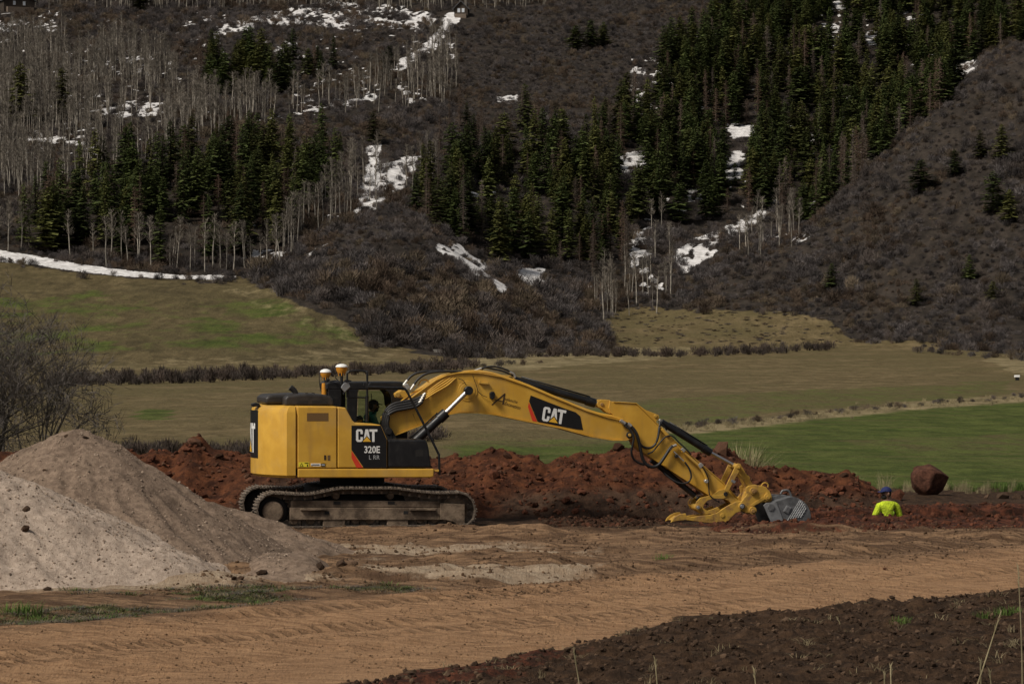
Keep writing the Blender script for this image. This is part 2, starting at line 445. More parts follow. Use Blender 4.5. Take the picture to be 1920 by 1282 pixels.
def snow_mask(X, Y, px, py):
    s = np.zeros(px.shape)
    jx = px + 12 * fbm(X / 3.0, Y / 7.0, 81); jy = py + 7 * fbm(X / 3.0, Y / 7.0, 82)
    n = vnoise(X / 1.5, Y / 3.6, 83) * .6 + vnoise(X / .7, Y / 1.8, 84) * .4
    big = fbm(X / 5.0, Y / 11.0, 80)
    for k, (poly, dens) in enumerate(SNOW):
        x0, y0 = np.min(poly, 0) - 20; x1, y1 = np.max(poly, 0) + 20
        q = np.where((px > x0) & (px < x1) & (py > y0) & (py < y1))
        if not len(q[0]): continue
        bx, by = (px + 3 * fbm(X / 4, Y / 7, 85), py + 1.5 * fbm(X / 4, Y / 7, 86)) if k == 0 else (jx, jy)
        m = 0
        for ox, oy in ((0, 0), (3, 0), (-3, 0), (0, 2), (0, -2), (2, 1.5), (-2, 1.5), (2, -1.5), (-2, -1.5)): m = m + inpoly(bx[q] + ox, by[q] + oy, poly) / 9.0
        if k: m = m * sstep(dens - .02, dens - .24, n[q] - .22 * big[q])
        s[q] = np.maximum(s[q], m)
    # thin leftovers under the aspens and in the shade of the spruces
    zone = inpoly(px, py, [(0, 20), (420, 20), (860, 60), (840, 200), (560, 220), (300, 300), (0, 300)])
    s = np.maximum(s, zone * sstep(.27, .19, n + .25 * fbm(X / 14, Y / 30, 87)))
    zone = inpoly(px, py, [(330, 430), (640, 400), (640, 480), (400, 500)]) | inpoly(px, py, [(1180, 100), (1500, 0), (1800, 30), (1700, 230), (1500, 420), (1250, 500), (1180, 420)])
    s = np.maximum(s, zone * sstep(.235, .16, n + .25 * fbm(X / 14, Y / 30, 88)))
    return s

BRUSHLESS = [(-700, 1300), (-700, 484), (0, 484), (60, 496), (150, 510), (260, 522), (380, 526), (470, 522), (515, 545), (560, 565), (640, 600), (700, 640), (760, 655), (880, 668), (1000, 660),
             (1120, 660), (1160, 652), (1110, 605), (1180, 580), (1330, 578), (1480, 585), (1560, 600), (1600, 640), (1700, 645), (1800, 655), (1920, 665), (2600, 680), (2600, 1300)]

def valley_masks(X, Y, Z):
    px, py = proj(X, Y, Z)
    jx = px + 26 * fbm(X / 14, Y / 20, 91); jy = py + 9 * fbm(X / 14, Y / 20, 92)
    m = {}
    m['snow'] = snow_mask(X, Y, px, py)
    def soft(poly, a, b):
        return sum(inpoly(a + ox, b + oy, poly) / 5.0 for ox, oy in ((0, 0), (9, 2), (-9, -2), (3, 5), (-3, -5)))
    m['meadow'] = soft(BRUSHLESS, jx + 10 * fbm(X / 4, Y / 6, 78), jy + 4 * fbm(X / 4, Y / 6, 79))
    ditch = np.interp(px, [1150, 1300, 1500, 1700, 1920, 2500], [812, 806, 783, 762, 746, 715])
    g = sstep(-5, 9, jy - ditch) * sstep(1080, 1320, jx)
    g = np.maximum(g, sstep(800, 850, jy + .0 * px) * .8 * sstep(780, 900, jx))
    hillg = soft( [(-300, 560), (60, 560), (150, 540), (300, 560), (420, 560), (520, 548), (600, 590), (700, 640), (560, 655), (300, 660), (100, 672), (-300, 680)], jx, jy)
    g = np.maximum(g, hillg * (.41 + .5 * fbm(X / 9, Y / 12, 93) + .25 * fbm(X / 2.5, Y / 4, 94)))
    g = np.maximum(g, inpoly(jx, jy, [(250, 765), (330, 765), (330, 785), (250, 785)]) * .7)
    g = np.maximum(g, inpoly(jx, jy, [(1000, 770), (1400, 740), (1900, 715), (1900, 738), (1500, 770), (1250, 800), (1000, 790)]) * .45)
    m['dull'] = soft([(-700, 470), (0, 484), (260, 518), (470, 518), (560, 560), (650, 600), (740, 650), (700, 672), (300, 684), (-700, 694)], jx, jy) * (.75 + .5 * fbm(X / 6, Y / 9, 77))
    dry = inpoly(jx, jy, [(1540, 830), (2300, 795), (2300, 850), (1700, 850)])
    m['green'] = np.clip(g * (1 - .45 * dry), 0, 1)
    m['straw'] = np.clip(soft([(380, 535), (520, 530), (640, 590), (760, 650), (740, 690), (100, 705), (100, 682), (560, 660), (640, 640), (520, 590)], jx + 12 * fbm(X / 4, Y / 5, 89), jy + 6 * fbm(X / 4, Y / 5, 90)) * .38
                         + np.exp(-((py - ditch) / 9) ** 2) * sstep(1180, 1300, px) * .9
                         + inpoly(jx, jy, [(820, 652), (1000, 652), (1300, 655), (1300, 668), (1000, 690), (900, 690)]) * .6
                         + inpoly(jx, jy, [(1840, 672), (2300, 672), (2300, 705), (1920, 700)]), 0, 1)
    return m

def mat_valley():
    t = NT('valley_cover')
    c = t.coord()
    big = t.noise(.035, detail=5); mid = t.noise(.35, t.mapping(c, (1, .45, 1)), detail=6, rough=.65); fine = t.noise(2.2, t.mapping(c, (1, .5, 1)), detail=5, rough=.7); tuf = t.noise(.9, t.mapping(c, (1, .3, 1)), detail=7, rough=.75)
    row = t.noise(.28, t.mapping(c, (.35, 1.3, 1), (0, 0, .35)), detail=4)
    brown = t.mix(t.ramp(mid, .35, .68), (.106, .080, .038), (.184, .138, .072))
    brown = t.mix(t.ramp(big, .40, .62), brown, (.116, .092, .043))
    green = t.mix(t.ramp(mid, .33, .66), (.044, .062, .012), (.090, .108, .026))
    green = t.mix(t.ramp(row, .48, .72), green, (.095, .092, .032))
    straw = t.mix(t.ramp(mid, .35, .65), (.150, .120, .062), (.270, .215, .120))
    brush = t.mix(t.ramp(mid, .35, .68), (.022, .018, .015), (.052, .041, .033))
    snow = t.mix(t.ramp(t.noise(.6, detail=6, rough=.7), .35, .65), (.48, .46, .45), (.76, .74, .73))
    def m(a, w=.3): return t.ramp(t.math('ADD', t.attr(a), t.math('MULTIPLY', t.math('SUBTRACT', mid, .5), w * 2.6)), .28, .68)
    brown = t.mix(t.math('MULTIPLY', t.attr('dull'), .85, True), brown, t.mix(t.ramp(mid, .35, .68), (.058, .046, .023), (.120, .094, .046)))
    k = t.mix(m('green', .35), brown, green)
    k = t.mix(m('straw', .35), k, straw)
    k = t.mix(t.ramp(tuf, .52, .66, 0, .55), k, t.mix(1.0, k, (.50, .48, .42), 'MULTIPLY'))
    k = t.mix(t.ramp(tuf, .32, .46, .5, 0), k, t.mix(1.0, k, (1.45, 1.40, 1.25), 'MULTIPLY'))
    k = t.mix(m('meadow', .15), brush, k)
    k = t.mix(t.ramp(fine, .3, .7, 0, .55), k, t.mix(1.0, k, (.55, .55, .52), 'MULTIPLY'))
    sn = t.ramp(t.math('ADD', t.attr('snow'), t.math('MULTIPLY', t.math('SUBTRACT', t.noise(1.1, t.mapping(c, (1, .45, 1)), detail=6, rough=.7), .5), 1.25)), .42, .58)
    k = t.mix(sn, k, snow)
    b = t.bump(fine, .35, .6)
    b = t.bump(mid, 1.2, .5, b)
    return t.done(k, .95, b, spec=.1)

M_VALLEY = mat_valley()
def sheet(name, xs, ys, label):
    X, Y = np.meshgrid(xs, ys); Z = hill_z(X, Y)
    o = mobj(name, grid_mesh(name, xs, ys, Z, M_VALLEY, valley_masks(X, Y, Z)))
    return tag(o, label, kind='structure')
_ysplit = 640.0
sheet('valley_floor', np.concatenate([np.arange(-236, -150, 4.0), np.arange(-150, 150.1, 1.15), np.arange(154, 237, 4.0)]), np.concatenate([np.arange(120, 540, 1.6), np.linspace(540, _ysplit, 84)]), 'brown and green meadows of the valley floor')
sheet('hillside', np.concatenate([np.arange(-400, -240, 5.0), np.arange(-240, 240.1, 0.95), np.arange(245, 401, 5.0)]), np.concatenate([np.arange(_ysplit, 1100, 1.7), np.arange(1102, 1460, 8)]), 'steep hillside with brush and leftover snow')
# ------------------------------------------------------------------ vegetation prototypes
class MB:
    """collects faces, builds one mesh"""
    def __init__(self): self.V = []; self.F = []; self.M = []
    def add(self, V, F, m=0):
        o = len(self.V)
        self.V.extend(V); self.F.extend([tuple(i + o for i in f) for f in F]); self.M.extend([m] * len(F))
    def mesh(self, name, mats, smooth=False, sharp=None):
        return mk_mesh(name, self.V, self.F, mats, smooth, self.M if isinstance(mats, (list, tuple)) else None, sharp)
    def ribbon(self, a, b, w0, w1, side, m=0):
        a = np.array(a); b = np.array(b); s = np.array(side)
        self.add([a - s * w0, a + s * w0, b + s * w1, b - s * w1], [(0, 1, 2, 3)], m)
    def tri(self, a, b, w, side, m=0):
        a = np.array(a); s = np.array(side) * w
        self.add([a - s, a + s, np.array(b)], [(0, 1, 2)], m)
    def prism(self, P, R, n=5, m=0, cap=False):
        """tube through points P with radii R"""
        P = [np.array(p, float) for p in P]
        rings = []
        for i, p in enumerate(P):
            d = P[min(i + 1, len(P) - 1)] - P[max(i - 1, 0)]
            d = d / (np.linalg.norm(d) + 1e-9)
            h = np.array([0, 0, 1.]) if abs(d[2]) < .9 else np.array([1., 0, 0])
            e1 = np.cross(d, h); e1 /= np.linalg.norm(e1); e2 = np.cross(d, e1)
            rings.append([p + R[i] * (math.cos(2 * math.pi * k / n) * e1 + math.sin(2 * math.pi * k / n) * e2) for k in range(n)])
        V = [v for r in rings for v in r]
        F = [(i * n + k, i * n + (k + 1) % n, (i + 1) * n + (k + 1) % n, (i + 1) * n + k) for i in range(len(P) - 1) for k in range(n)]
        if cap: F += [tuple(range(n))[::-1], tuple((len(P) - 1) * n + k for k in range(n))]
        self.add(V, F, m)

def unit(v):
    v = np.array(v, float); return v / (np.linalg.norm(v) + 1e-9)

def leafmat(name, c_dark, c_light, rnd=.35, scale=1.2, hue=None, rough=.8):
    t = NT(name)
    r = t.n('ShaderNodeObjectInfo').outputs['Random']
    f = t.ramp(t.noise(scale, detail=3), .32, .68)
    k = t.mix(f, c_dark, c_light)
    if hue: k = t.mix(t.ramp(r, .35, 1.0, 0, .75), k, hue)
    v = t.ramp(t.math('FRACT', t.math('MULTIPLY', r, 7.31)), 0, 1, 1 - rnd, 1 + rnd)
    k = t.mix(1.0, k, t.n('ShaderNodeCombineColor', {0: v, 1: v, 2: v}).outputs[0], 'MULTIPLY')
    return t.done(k, rough, spec=.12)

M_NEEDLE = leafmat('conifer_needles', (.033, .046, .015), (.080, .098, .029), .45, .9, (.104, .100, .030))
M_DEADN = leafmat('dead_conifer_twigs', (.060, .038, .026), (.115, .074, .052), .35, 1.0, (.115, .100, .085))
M_BARK = leafmat('conifer_bark', (.05, .035, .026), (.10, .075, .058), .2, 2.0)
M_ASPEN = leafmat('aspen_bark', (.17, .150, .125), (.36, .32, .265), .28, .8)
M_ASPTW = leafmat('aspen_twigs', (.115, .098, .080), (.200, .172, .138), .25, .8)
M_BRUSH = leafmat('scrub_twigs', (.042, .036, .035), (.122, .106, .101), .45, .55, (.084, .064, .051))
M_BRUSH2 = leafmat('brown_scrub_twigs', (.052, .036, .026), (.118, .084, .060), .40, .55, (.140, .110, .075))
M_WILLOW = leafmat('willow_twigs', (.050, .040, .034), (.105, .084, .072), .25, .7, (.080, .058, .046))
M_TUSSOCK = leafmat('dry_grass_blades', (.20, .165, .090), (.36, .30, .18), .25, 3.0)
M_GREENBL = leafmat('green_grass_blades', (.050, .085, .018), (.10, .15, .035), .25, 3.0)

def conifer(seed, dead=False, wide=1.0):
    r = random.Random(seed)
    H = 13.0; tap = r.uniform(.42, .78); gappy = r.uniform(.05, .25)
    cr = MB(); R0 = (3.25 if not dead else 2.1) * wide * r.uniform(.85, 1.15)
    z = H * r.uniform(.04, .12)
    while z < H * .985:
        f = z / H
        L = R0 * (1 - f) ** tap * r.uniform(.62, 1.25) * (.8 + .4 * math.sin(z * 1.7 + seed)** 2) * (.55 + .45 * min(1, f / .18)) + .12
        nb = max(3, int((9 if not dead else 6) * (1 - f) ** .4 + 2))
        a0 = r.uniform(0, 6.28)
        for k in range(nb):
            if r.random() < (gappy if not dead else .28): continue
            a = a0 + 6.283 * k / nb + r.uniform(-.3, .3)
            l = L * r.uniform(.6, 1.12)
            d = np.array([math.cos(a), math.sin(a), 0]); s = np.array([-math.sin(a), math.cos(a), 0])
            droop = r.uniform(.05, .42) * l
            p0 = np.array([0, 0, z + r.uniform(-.15, .15)]); p1 = p0 + d * l * .55 + [0, 0, -droop * .35]; p2 = p0 + d * l + [0, 0, -droop + .12 * l]
            if not dead:
                w = .30 * l + .10
                cr.ribbon(p0, p1, .05, w * .62, s); cr.tri(p1, p2, w * .62, s)
                for q in range(5):
                    b = p0 + (p2 - p0) * r.uniform(.25, .9)
                    sg = r.choice((-1, 1))
                    e = b + s * sg * r.uniform(.25, .55) * l * .7 + d * r.uniform(.05, .3) + [0, 0, r.uniform(-.35, .22)]
                    cr.tri(b, e, r.uniform(.07, .16), unit([r.uniform(-1, 1), r.uniform(-1, 1), r.uniform(-1, 1)]))
            else:
                cr.tri(p0, p2, .045, [0, 0, 1]); 
                for q in range(5):
                    b = p0 + (p2 - p0) * r.uniform(.2, .95)
                    e = b + s * r.choice((-1, 1)) * r.uniform(.2, .5) * l + [0, 0, r.uniform(-.4, .15)]
                    cr.tri(b, e, r.uniform(.03, .09), unit([r.uniform(-1, 1), r.uniform(-1, 1), r.uniform(-1, 1)]))
        z += H * (.024 if not dead else .03) * r.uniform(.7, 1.3) * (1.25 - .6 * f)
    if not dead: cr.tri([0, 0, H * .96], [0, 0, H * 1.03], .06, [1, 0, 0])
    tr = MB(); tr.prism([[0, 0, -1.0], [0, 0, H * .5], [0, 0, H * .985]], [.24, .15, .02], 6)
    nm = 'conifer' if not dead else 'dead_conifer'
    return tr.mesh(nm + '_trunk', M_BARK), cr.mesh(nm + '_crown', M_DEADN if dead else M_NEEDLE)

def aspen(seed):
    r = random.Random(seed)
    H = 10.0
    tr = MB(); tw = MB()
    P = [np.array([0, 0, -.8])]
    lean = np.array([r.uniform(-.05, .05), r.uniform(-.05, .05), 1])
    for i in range(1, 7): P.append(P[-1] + lean * (H + .8) / 6 + [r.uniform(-.14, .14), r.uniform(-.14, .14), 0])
    tr.prism(P, [.15, .135, .12, .10, .075, .05, .02], 6)
    def pt(f):
        f = f * 6; i = min(int(f), 5); return P[i] + (P[i + 1] - P[i]) * (f - i)
    for k in range(r.randint(50, 64)):
        f = r.uniform(.45, .98) ** .9
        b = pt(f); a = r.uniform(0, 6.28); l = (2.3 * (1.1 - f) + .55) * r.uniform(.6, 1.15)
        d = unit([math.cos(a), math.sin(a), r.uniform(.6, 1.6)])
        e = b + d * l
        s = unit(np.cross(d, [r.uniform(-1, 1), r.uniform(-1, 1), .3]))
        tw.tri(b, e, .045, s)
        for q in range(6):
            c = b + d * l * r.uniform(.3, 1); e2 = c + unit(d + np.array([r.uniform(-.8, .8), r.uniform(-.8, .8), r.uniform(-.1, .7)])) * r.uniform(.25, .7)
            tw.tri(c, e2, .034, unit([r.uniform(-1, 1), r.uniform(-1, 1), 0.1]))
    return tr.mesh('aspen_trunk', M_ASPEN, True), tw.mesh('aspen_twigs', M_ASPTW)

def brush(seed, mat, h=1.9, w=1.7, n=330, upright=.9, tw=.05):
    r = random.Random(seed); m = MB()
    stems = [(r.uniform(0, 6.28), r.uniform(.0, .55) * w) for _ in range(13)]
    lobes = [(r.uniform(-.55, .55) * w, r.uniform(-.55, .55) * w, r.uniform(.35, .75), r.uniform(.5, 1.1)) for _ in range(r.randint(3, 6))]
    w0, h0 = w, h
    for k in range(n):
        a = r.uniform(0, 6.28); lx, ly, lw, lh = r.choice(lobes); w, h = w0 * lw, h0 * lh
        rr = min(1.0, r.random() ** .6); hh = r.uniform(.15, 1)
        lim = math.sqrt(max(0.05, 1 - (hh * .92) ** 2.2))
        p = np.array([lx + math.cos(a) * rr * w * lim, ly + math.sin(a) * rr * w * lim, hh * h * .86 * r.uniform(.8, 1.1)])
        d = unit([math.cos(a) * rr * .8 + r.uniform(-.4, .4), math.sin(a) * rr * .8 + r.uniform(-.4, .4), upright + r.uniform(-.2, .4)])
        l = r.uniform(.30, .75) * h / 1.9
        m.tri(p, p + d * l, tw * r.uniform(.6, 1.5), unit(np.cross(d, [r.uniform(-1, 1), r.uniform(-1, 1), r.uniform(-1, 1)])))
    w, h = w0, h0
    for k in range(26):
        a, d0 = r.choice(stems)
        b = np.array([math.cos(a) * d0 * .5, math.sin(a) * d0 * .5, -.25])
        e = np.array([math.cos(a + r.uniform(-.5, .5)) * w * r.uniform(.3, .9), math.sin(a + r.uniform(-.5, .5)) * w * r.uniform(.3, .9), h * r.uniform(.5, .95)])
        m.tri(b, e, tw * 1.3, unit(np.cross(e - b, [r.uniform(-1, 1), r.uniform(-1, 1), .2])))
    return m.mesh('brush', mat)

def tuft(seed, mat, n=60, h=.5, w=.25, bw=.006, bend=.5):
    r = random.Random(seed); m = MB()
    for k in range(n):
        a = r.uniform(0, 6.28); d = r.random() ** .7 * w
        b = np.array([math.cos(a) * d, math.sin(a) * d, -.03]); l = h * r.uniform(.45, 1.1)
        a2 = a + r.uniform(-1, 1); k1 = r.uniform(.05, bend)
        mid = b + np.array([math.cos(a2) * k1 * l * .35, math.sin(a2) * k1 * l * .35, l * .6])
        tip = mid + np.array([math.cos(a2) * k1 * l * .8, math.sin(a2) * k1 * l * .8, l * .4 * (1 - k1 * .6)])
        s = np.array([-math.sin(a2), math.cos(a2), 0])
        m.ribbon(b, mid, bw, bw * .8, s); m.tri(mid, tip, bw * .8, s)
    return m.mesh('tuft', mat)

CONIF = [conifer(100 + i, False, .85 + .15 * (i % 4)) for i in range(13)]
DEADC = [conifer(200 + i, True) for i in range(5)]
ASPEN = [aspen(300 + i) for i in range(9)]
BRUSH = [brush(400 + i, M_BRUSH if i < 6 else M_BRUSH2, h=1.4 + .25 * (i % 4), w=1.4 + .2 * (i % 3), n=430, tw=.036) for i in range(10)]
WILLOW = [brush(450 + i, M_WILLOW, h=2.0, w=1.25, n=420, upright=1.9, tw=.04) for i in range(6)]
TUSSOCK = [tuft(470 + i, M_TUSSOCK, 70, .9, .45, .012, .7) for i in range(4)]

def scatter(name, protos, pos, rz, scl, idx, label, cat, parent=None, tilt=None):
    """one 'stuff' object: geometry-nodes instances of small meshes on points"""
    c = bpy.data.collections.new(name + '_pieces')
    for i, p in enumerate(protos):
        for j, me in enumerate(p if isinstance(p, tuple) else (p,)):
            if j: continue
            c.objects.link(bpy.data.objects.new('%s_%02d' % (name, i), me))
    n = len(pos)
    me = bpy.data.meshes.new(name); me.vertices.add(n); me.vertices.foreach_set('co', np.asarray(pos, np.float32).reshape(-1))
    rot = np.zeros((n, 3), np.float32); rot[:, 2] = rz
    if tilt is not None: rot[:, :2] = tilt
    a = me.attributes.new('rot', 'FLOAT_VECTOR', 'POINT'); a.data.foreach_set('vector', rot.reshape(-1))
    s = np.asarray(scl, np.float32)
    if s.ndim == 1: s = np.repeat(s[:, None], 3, 1)
    a = me.attributes.new('scl', 'FLOAT_VECTOR', 'POINT'); a.data.foreach_set('vector', s.reshape(-1))
    a = me.attributes.new('idx', 'INT', 'POINT'); a.data.foreach_set('value', np.asarray(idx, np.int32))
    o = mobj(name, me, parent)
    ng = bpy.data.node_groups.new(name, 'GeometryNodeTree')
    ng.interface.new_socket('Geometry', in_out='INPUT', socket_type='NodeSocketGeometry')
    ng.interface.new_socket('Geometry', in_out='OUTPUT', socket_type='NodeSocketGeometry')
    N = ng.nodes; gi = N.new('NodeGroupInput'); go = N.new('NodeGroupOutput')
    ci = N.new('GeometryNodeCollectionInfo'); ci.inputs['Collection'].default_value = c
    ci.inputs['Separate Children'].default_value = True; ci.inputs['Reset Children'].default_value = True
    ip = N.new('GeometryNodeInstanceOnPoints'); ip.inputs['Pick Instance'].default_value = True
    def na(nm, ty):
        x = N.new('GeometryNodeInputNamedAttribute'); x.data_type = ty; x.inputs['Name'].default_value = nm
        return [q for q in x.outputs if q.enabled and q.name == 'Attribute'][0]
    L = ng.links
    L.new(gi.outputs[0], ip.inputs['Points']); L.new(ci.outputs[0], ip.inputs['Instance'])
    L.new(na('idx', 'INT'), ip.inputs['Instance Index'])
    L.new(na('rot', 'FLOAT_VECTOR'), ip.inputs['Rotation']); L.new(na('scl', 'FLOAT_VECTOR'), ip.inputs['Scale'])
    L.new(ip.outputs[0], go.inputs[0])
    md = o.modifiers.new('scatter', 'NODES'); md.node_group = ng
    return tag(o, label, cat, kind='stuff')

def join_tree(tr, cr, name):
    """trunk and crown in one mesh, for the far mass"""
    bm = bmesh.new(); bm.from_mesh(tr); k = len(bm.faces); bm.from_mesh(cr)
    bm.faces.ensure_lookup_table()
    for i, f in enumerate(bm.faces): f.material_index = 0 if i < k else 1
    me = bpy.data.meshes.new(name); me.materials.append(tr.materials[0]); me.materials.append(cr.materials[0]); bm.to_mesh(me); bm.free()
    return me

# ------------------------------------------------------------------ where things grow on the hill
def candidates(x0, x1, y0, y1, sp, seed):
    g = np.random.default_rng(seed)
    xs_ = np.arange(x0, x1, sp); ys_ = np.arange(y0, y1, sp)
    X, Y = np.meshgrid(xs_, ys_)
    X = (X + g.uniform(-.5, .5, X.shape) * sp).ravel(); Y = (Y + g.uniform(-.5, .5, Y.shape) * sp).ravel()
    k = np.abs(X) < Y * 0.215 + 6
    X, Y = X[k], Y[k]
    Z = hill_z(X, Y)
    px, py = proj(X, Y, Z)
    k = (py > -240) & (py < 720)
    return X[k], Y[k], Z[k], px[k], py[k], g

P_CON_L = [(-420, 440), (-420, 395), (0, 440), (60, 405), (180, 372), (250, 345), (330, 322), (430, 305), (520, 292), (640, 286), (662, 335), (610, 380), (548, 430), (520, 482), (400, 502), (250, 494), (130, 478), (0, 458)]
P_CON_C = [(775, 402), (800, 355), (860, 335), (930, 292), (1000, 302), (1060, 282), (1150, 240), (1225, 185), (1245, 120), (1330, 50), (1420, -70), (1480, -240), (2500, -240), (2500, -60), (1920, 82), (1832, 108), (1790, 185), (1700, 250),
           (1610, 345), (1505, 430), (1440, 400), (1360, 420), (1292, 438), (1245, 418), (1185, 436), (1182, 535), (1100, 528), (1000, 488), (942, 500), (884, 470), (832, 440)]
P_CON_U = [(355, 165), (400, 128), (520, 108), (600, 100), (640, 125), (600, 162), (480, 182), (400, 186)]
P_CON_M = [(800, 300), (860, 240), (950, 215), (1040, 225), (1060, 282), (1000, 302), (930, 292), (860, 335)]
P_ASP = [[(-420, 262), (-420, 60), (120, 75), (240, 90), (330, 130), (350, 195), (500, 196), (640, 190), (700, 160), (770, 120), (850, 80), (868, 150), (840, 200), (700, 215), (560, 225), (430, 250), (300, 290), (180, 330), (60, 370), (-420, 380)],
         [(-420, 14), (300, 22), (560, 12), (820, 22), (1000, 14), (1150, -10), (1250, -240), (-420, -240)],
         [(-420, 435), (0, 470), (120, 488), (260, 508), (380, 514), (520, 512), (560, 470), (640, 415), (680, 400), (690, 340), (660, 330), (605, 388), (540, 440), (515, 488), (400, 500), (250, 492), (0, 452), (-420, 420)],
         [(1120, 600), (1110, 545), (1180, 540), (1240, 520), (1290, 520), (1280, 560), (1240, 590)],
         [(1330, 470), (1370, 425), (1440, 405), (1500, 440), (1490, 470), (1400, 490)], [(690, 400), (700, 300), (790, 300), (860, 330), (790, 360), (740, 395)], [(1170, 540), (1190, 420), (1250, 425), (1260, 500)]]
ASP_PROB = [.75, .9, .75, .45, .4, .22, .3]

EXCL = []       # clearings (x, y, radius)
def clear_of(X, Y):
    k = np.ones(X.shape, bool)
    for (x, y, r) in EXCL: k &= (np.hypot(X - x, Y - y) > r)
    return k
CAB1 = at(28, 18, 1045); CAB2 = at(866, 22, 1040)
for c_ in (CAB1, CAB2): EXCL.append((c_[0], c_[1], 9.0)); EXCL.append((c_[0], c_[1] - 10, 6.0))

def hides_snow(px, py, h):
    r = np.zeros(px.shape, bool)
    for poly, dens in SNOW:
        for f in (.15, .45, .75, 1.0): r |= inpoly(px, py - h * f, poly)
    return r

def put_tree(name, tr, cr, pos, rz, s, label, cat, group, crown='crown'):
    e = empty(name, pos, rz); e.scale = s if hasattr(s, '__len__') else (s, s, s)
    a = bpy.data.objects.new('trunk', tr); link(a, e)
    b = bpy.data.objects.new(crown, cr); link(b, e)
    return tag(e, label, cat, group)

def place_of(x, table):
    for lim, name in table:
        if x < lim: return name
    return table[-1][1]
W_LEFT = [(60, 'at left picture edge'), (140, 'near left picture edge'), (230, 'above left snow strip'), (300, 'above snow strip middle'), (370, 'right of strip middle'), (450, 'above snow strip tip'), (540, 'left of the knoll'), (600, 'left of snowy gully'), (5000, 'beside the snowy gully')]
W_RIGHT = [(900, 'just behind the knoll top'), (1010, 'above the knoll snow streak'), (1120, 'above the excavator arm cylinder'), (1230, 'left of the right gully'), (1340, 'above the right gully snow'), (1460, 'at the right gully head'), (1600, 'beside the brush spur foot'), (1750, 'along the brush spur edge'), (5000, 'in the top right corner')]
W_ANY = [(30, 'at the very left edge'), (60, 'just inside the left edge'), (100, 'near the left edge'), (140, 'left of the lone slim conifer'), (180, 'above the gravel peak'), (220, 'right of the gravel peak'), (300, 'above the left meadow'), (380, 'above the snow strip tip'), (470, 'left of the excavator'), (540, 'above the counterweight'), (620, 'above the engine hood'), (690, 'above the cab'), (760, 'above the boom foot'), (830, 'above the boom hoses'), (900, 'above the boom bend'), (980, 'above the boom lettering'), (1060, 'above the boom logo'), (1140, 'above the boom tip'), (1220, 'above the arm elbow'), (1300, 'above the bucket cylinder'), (1400, 'above the coupler'), (1500, 'above the bucket'), (1600, 'above the plateau end'), (1700, 'above the man'), (1780, 'above the boulder'), (1850, 'right of the boulder'), (5000, 'near the right picture edge')]
def size_word(h, lo, hi, words=('short', 'medium', 'tall')): return words[0] if h < lo else (words[2] if h > hi else words[1])
def row_of(y, a, b): return 'back row' if y < a else ('front row' if y > b else 'middle row')

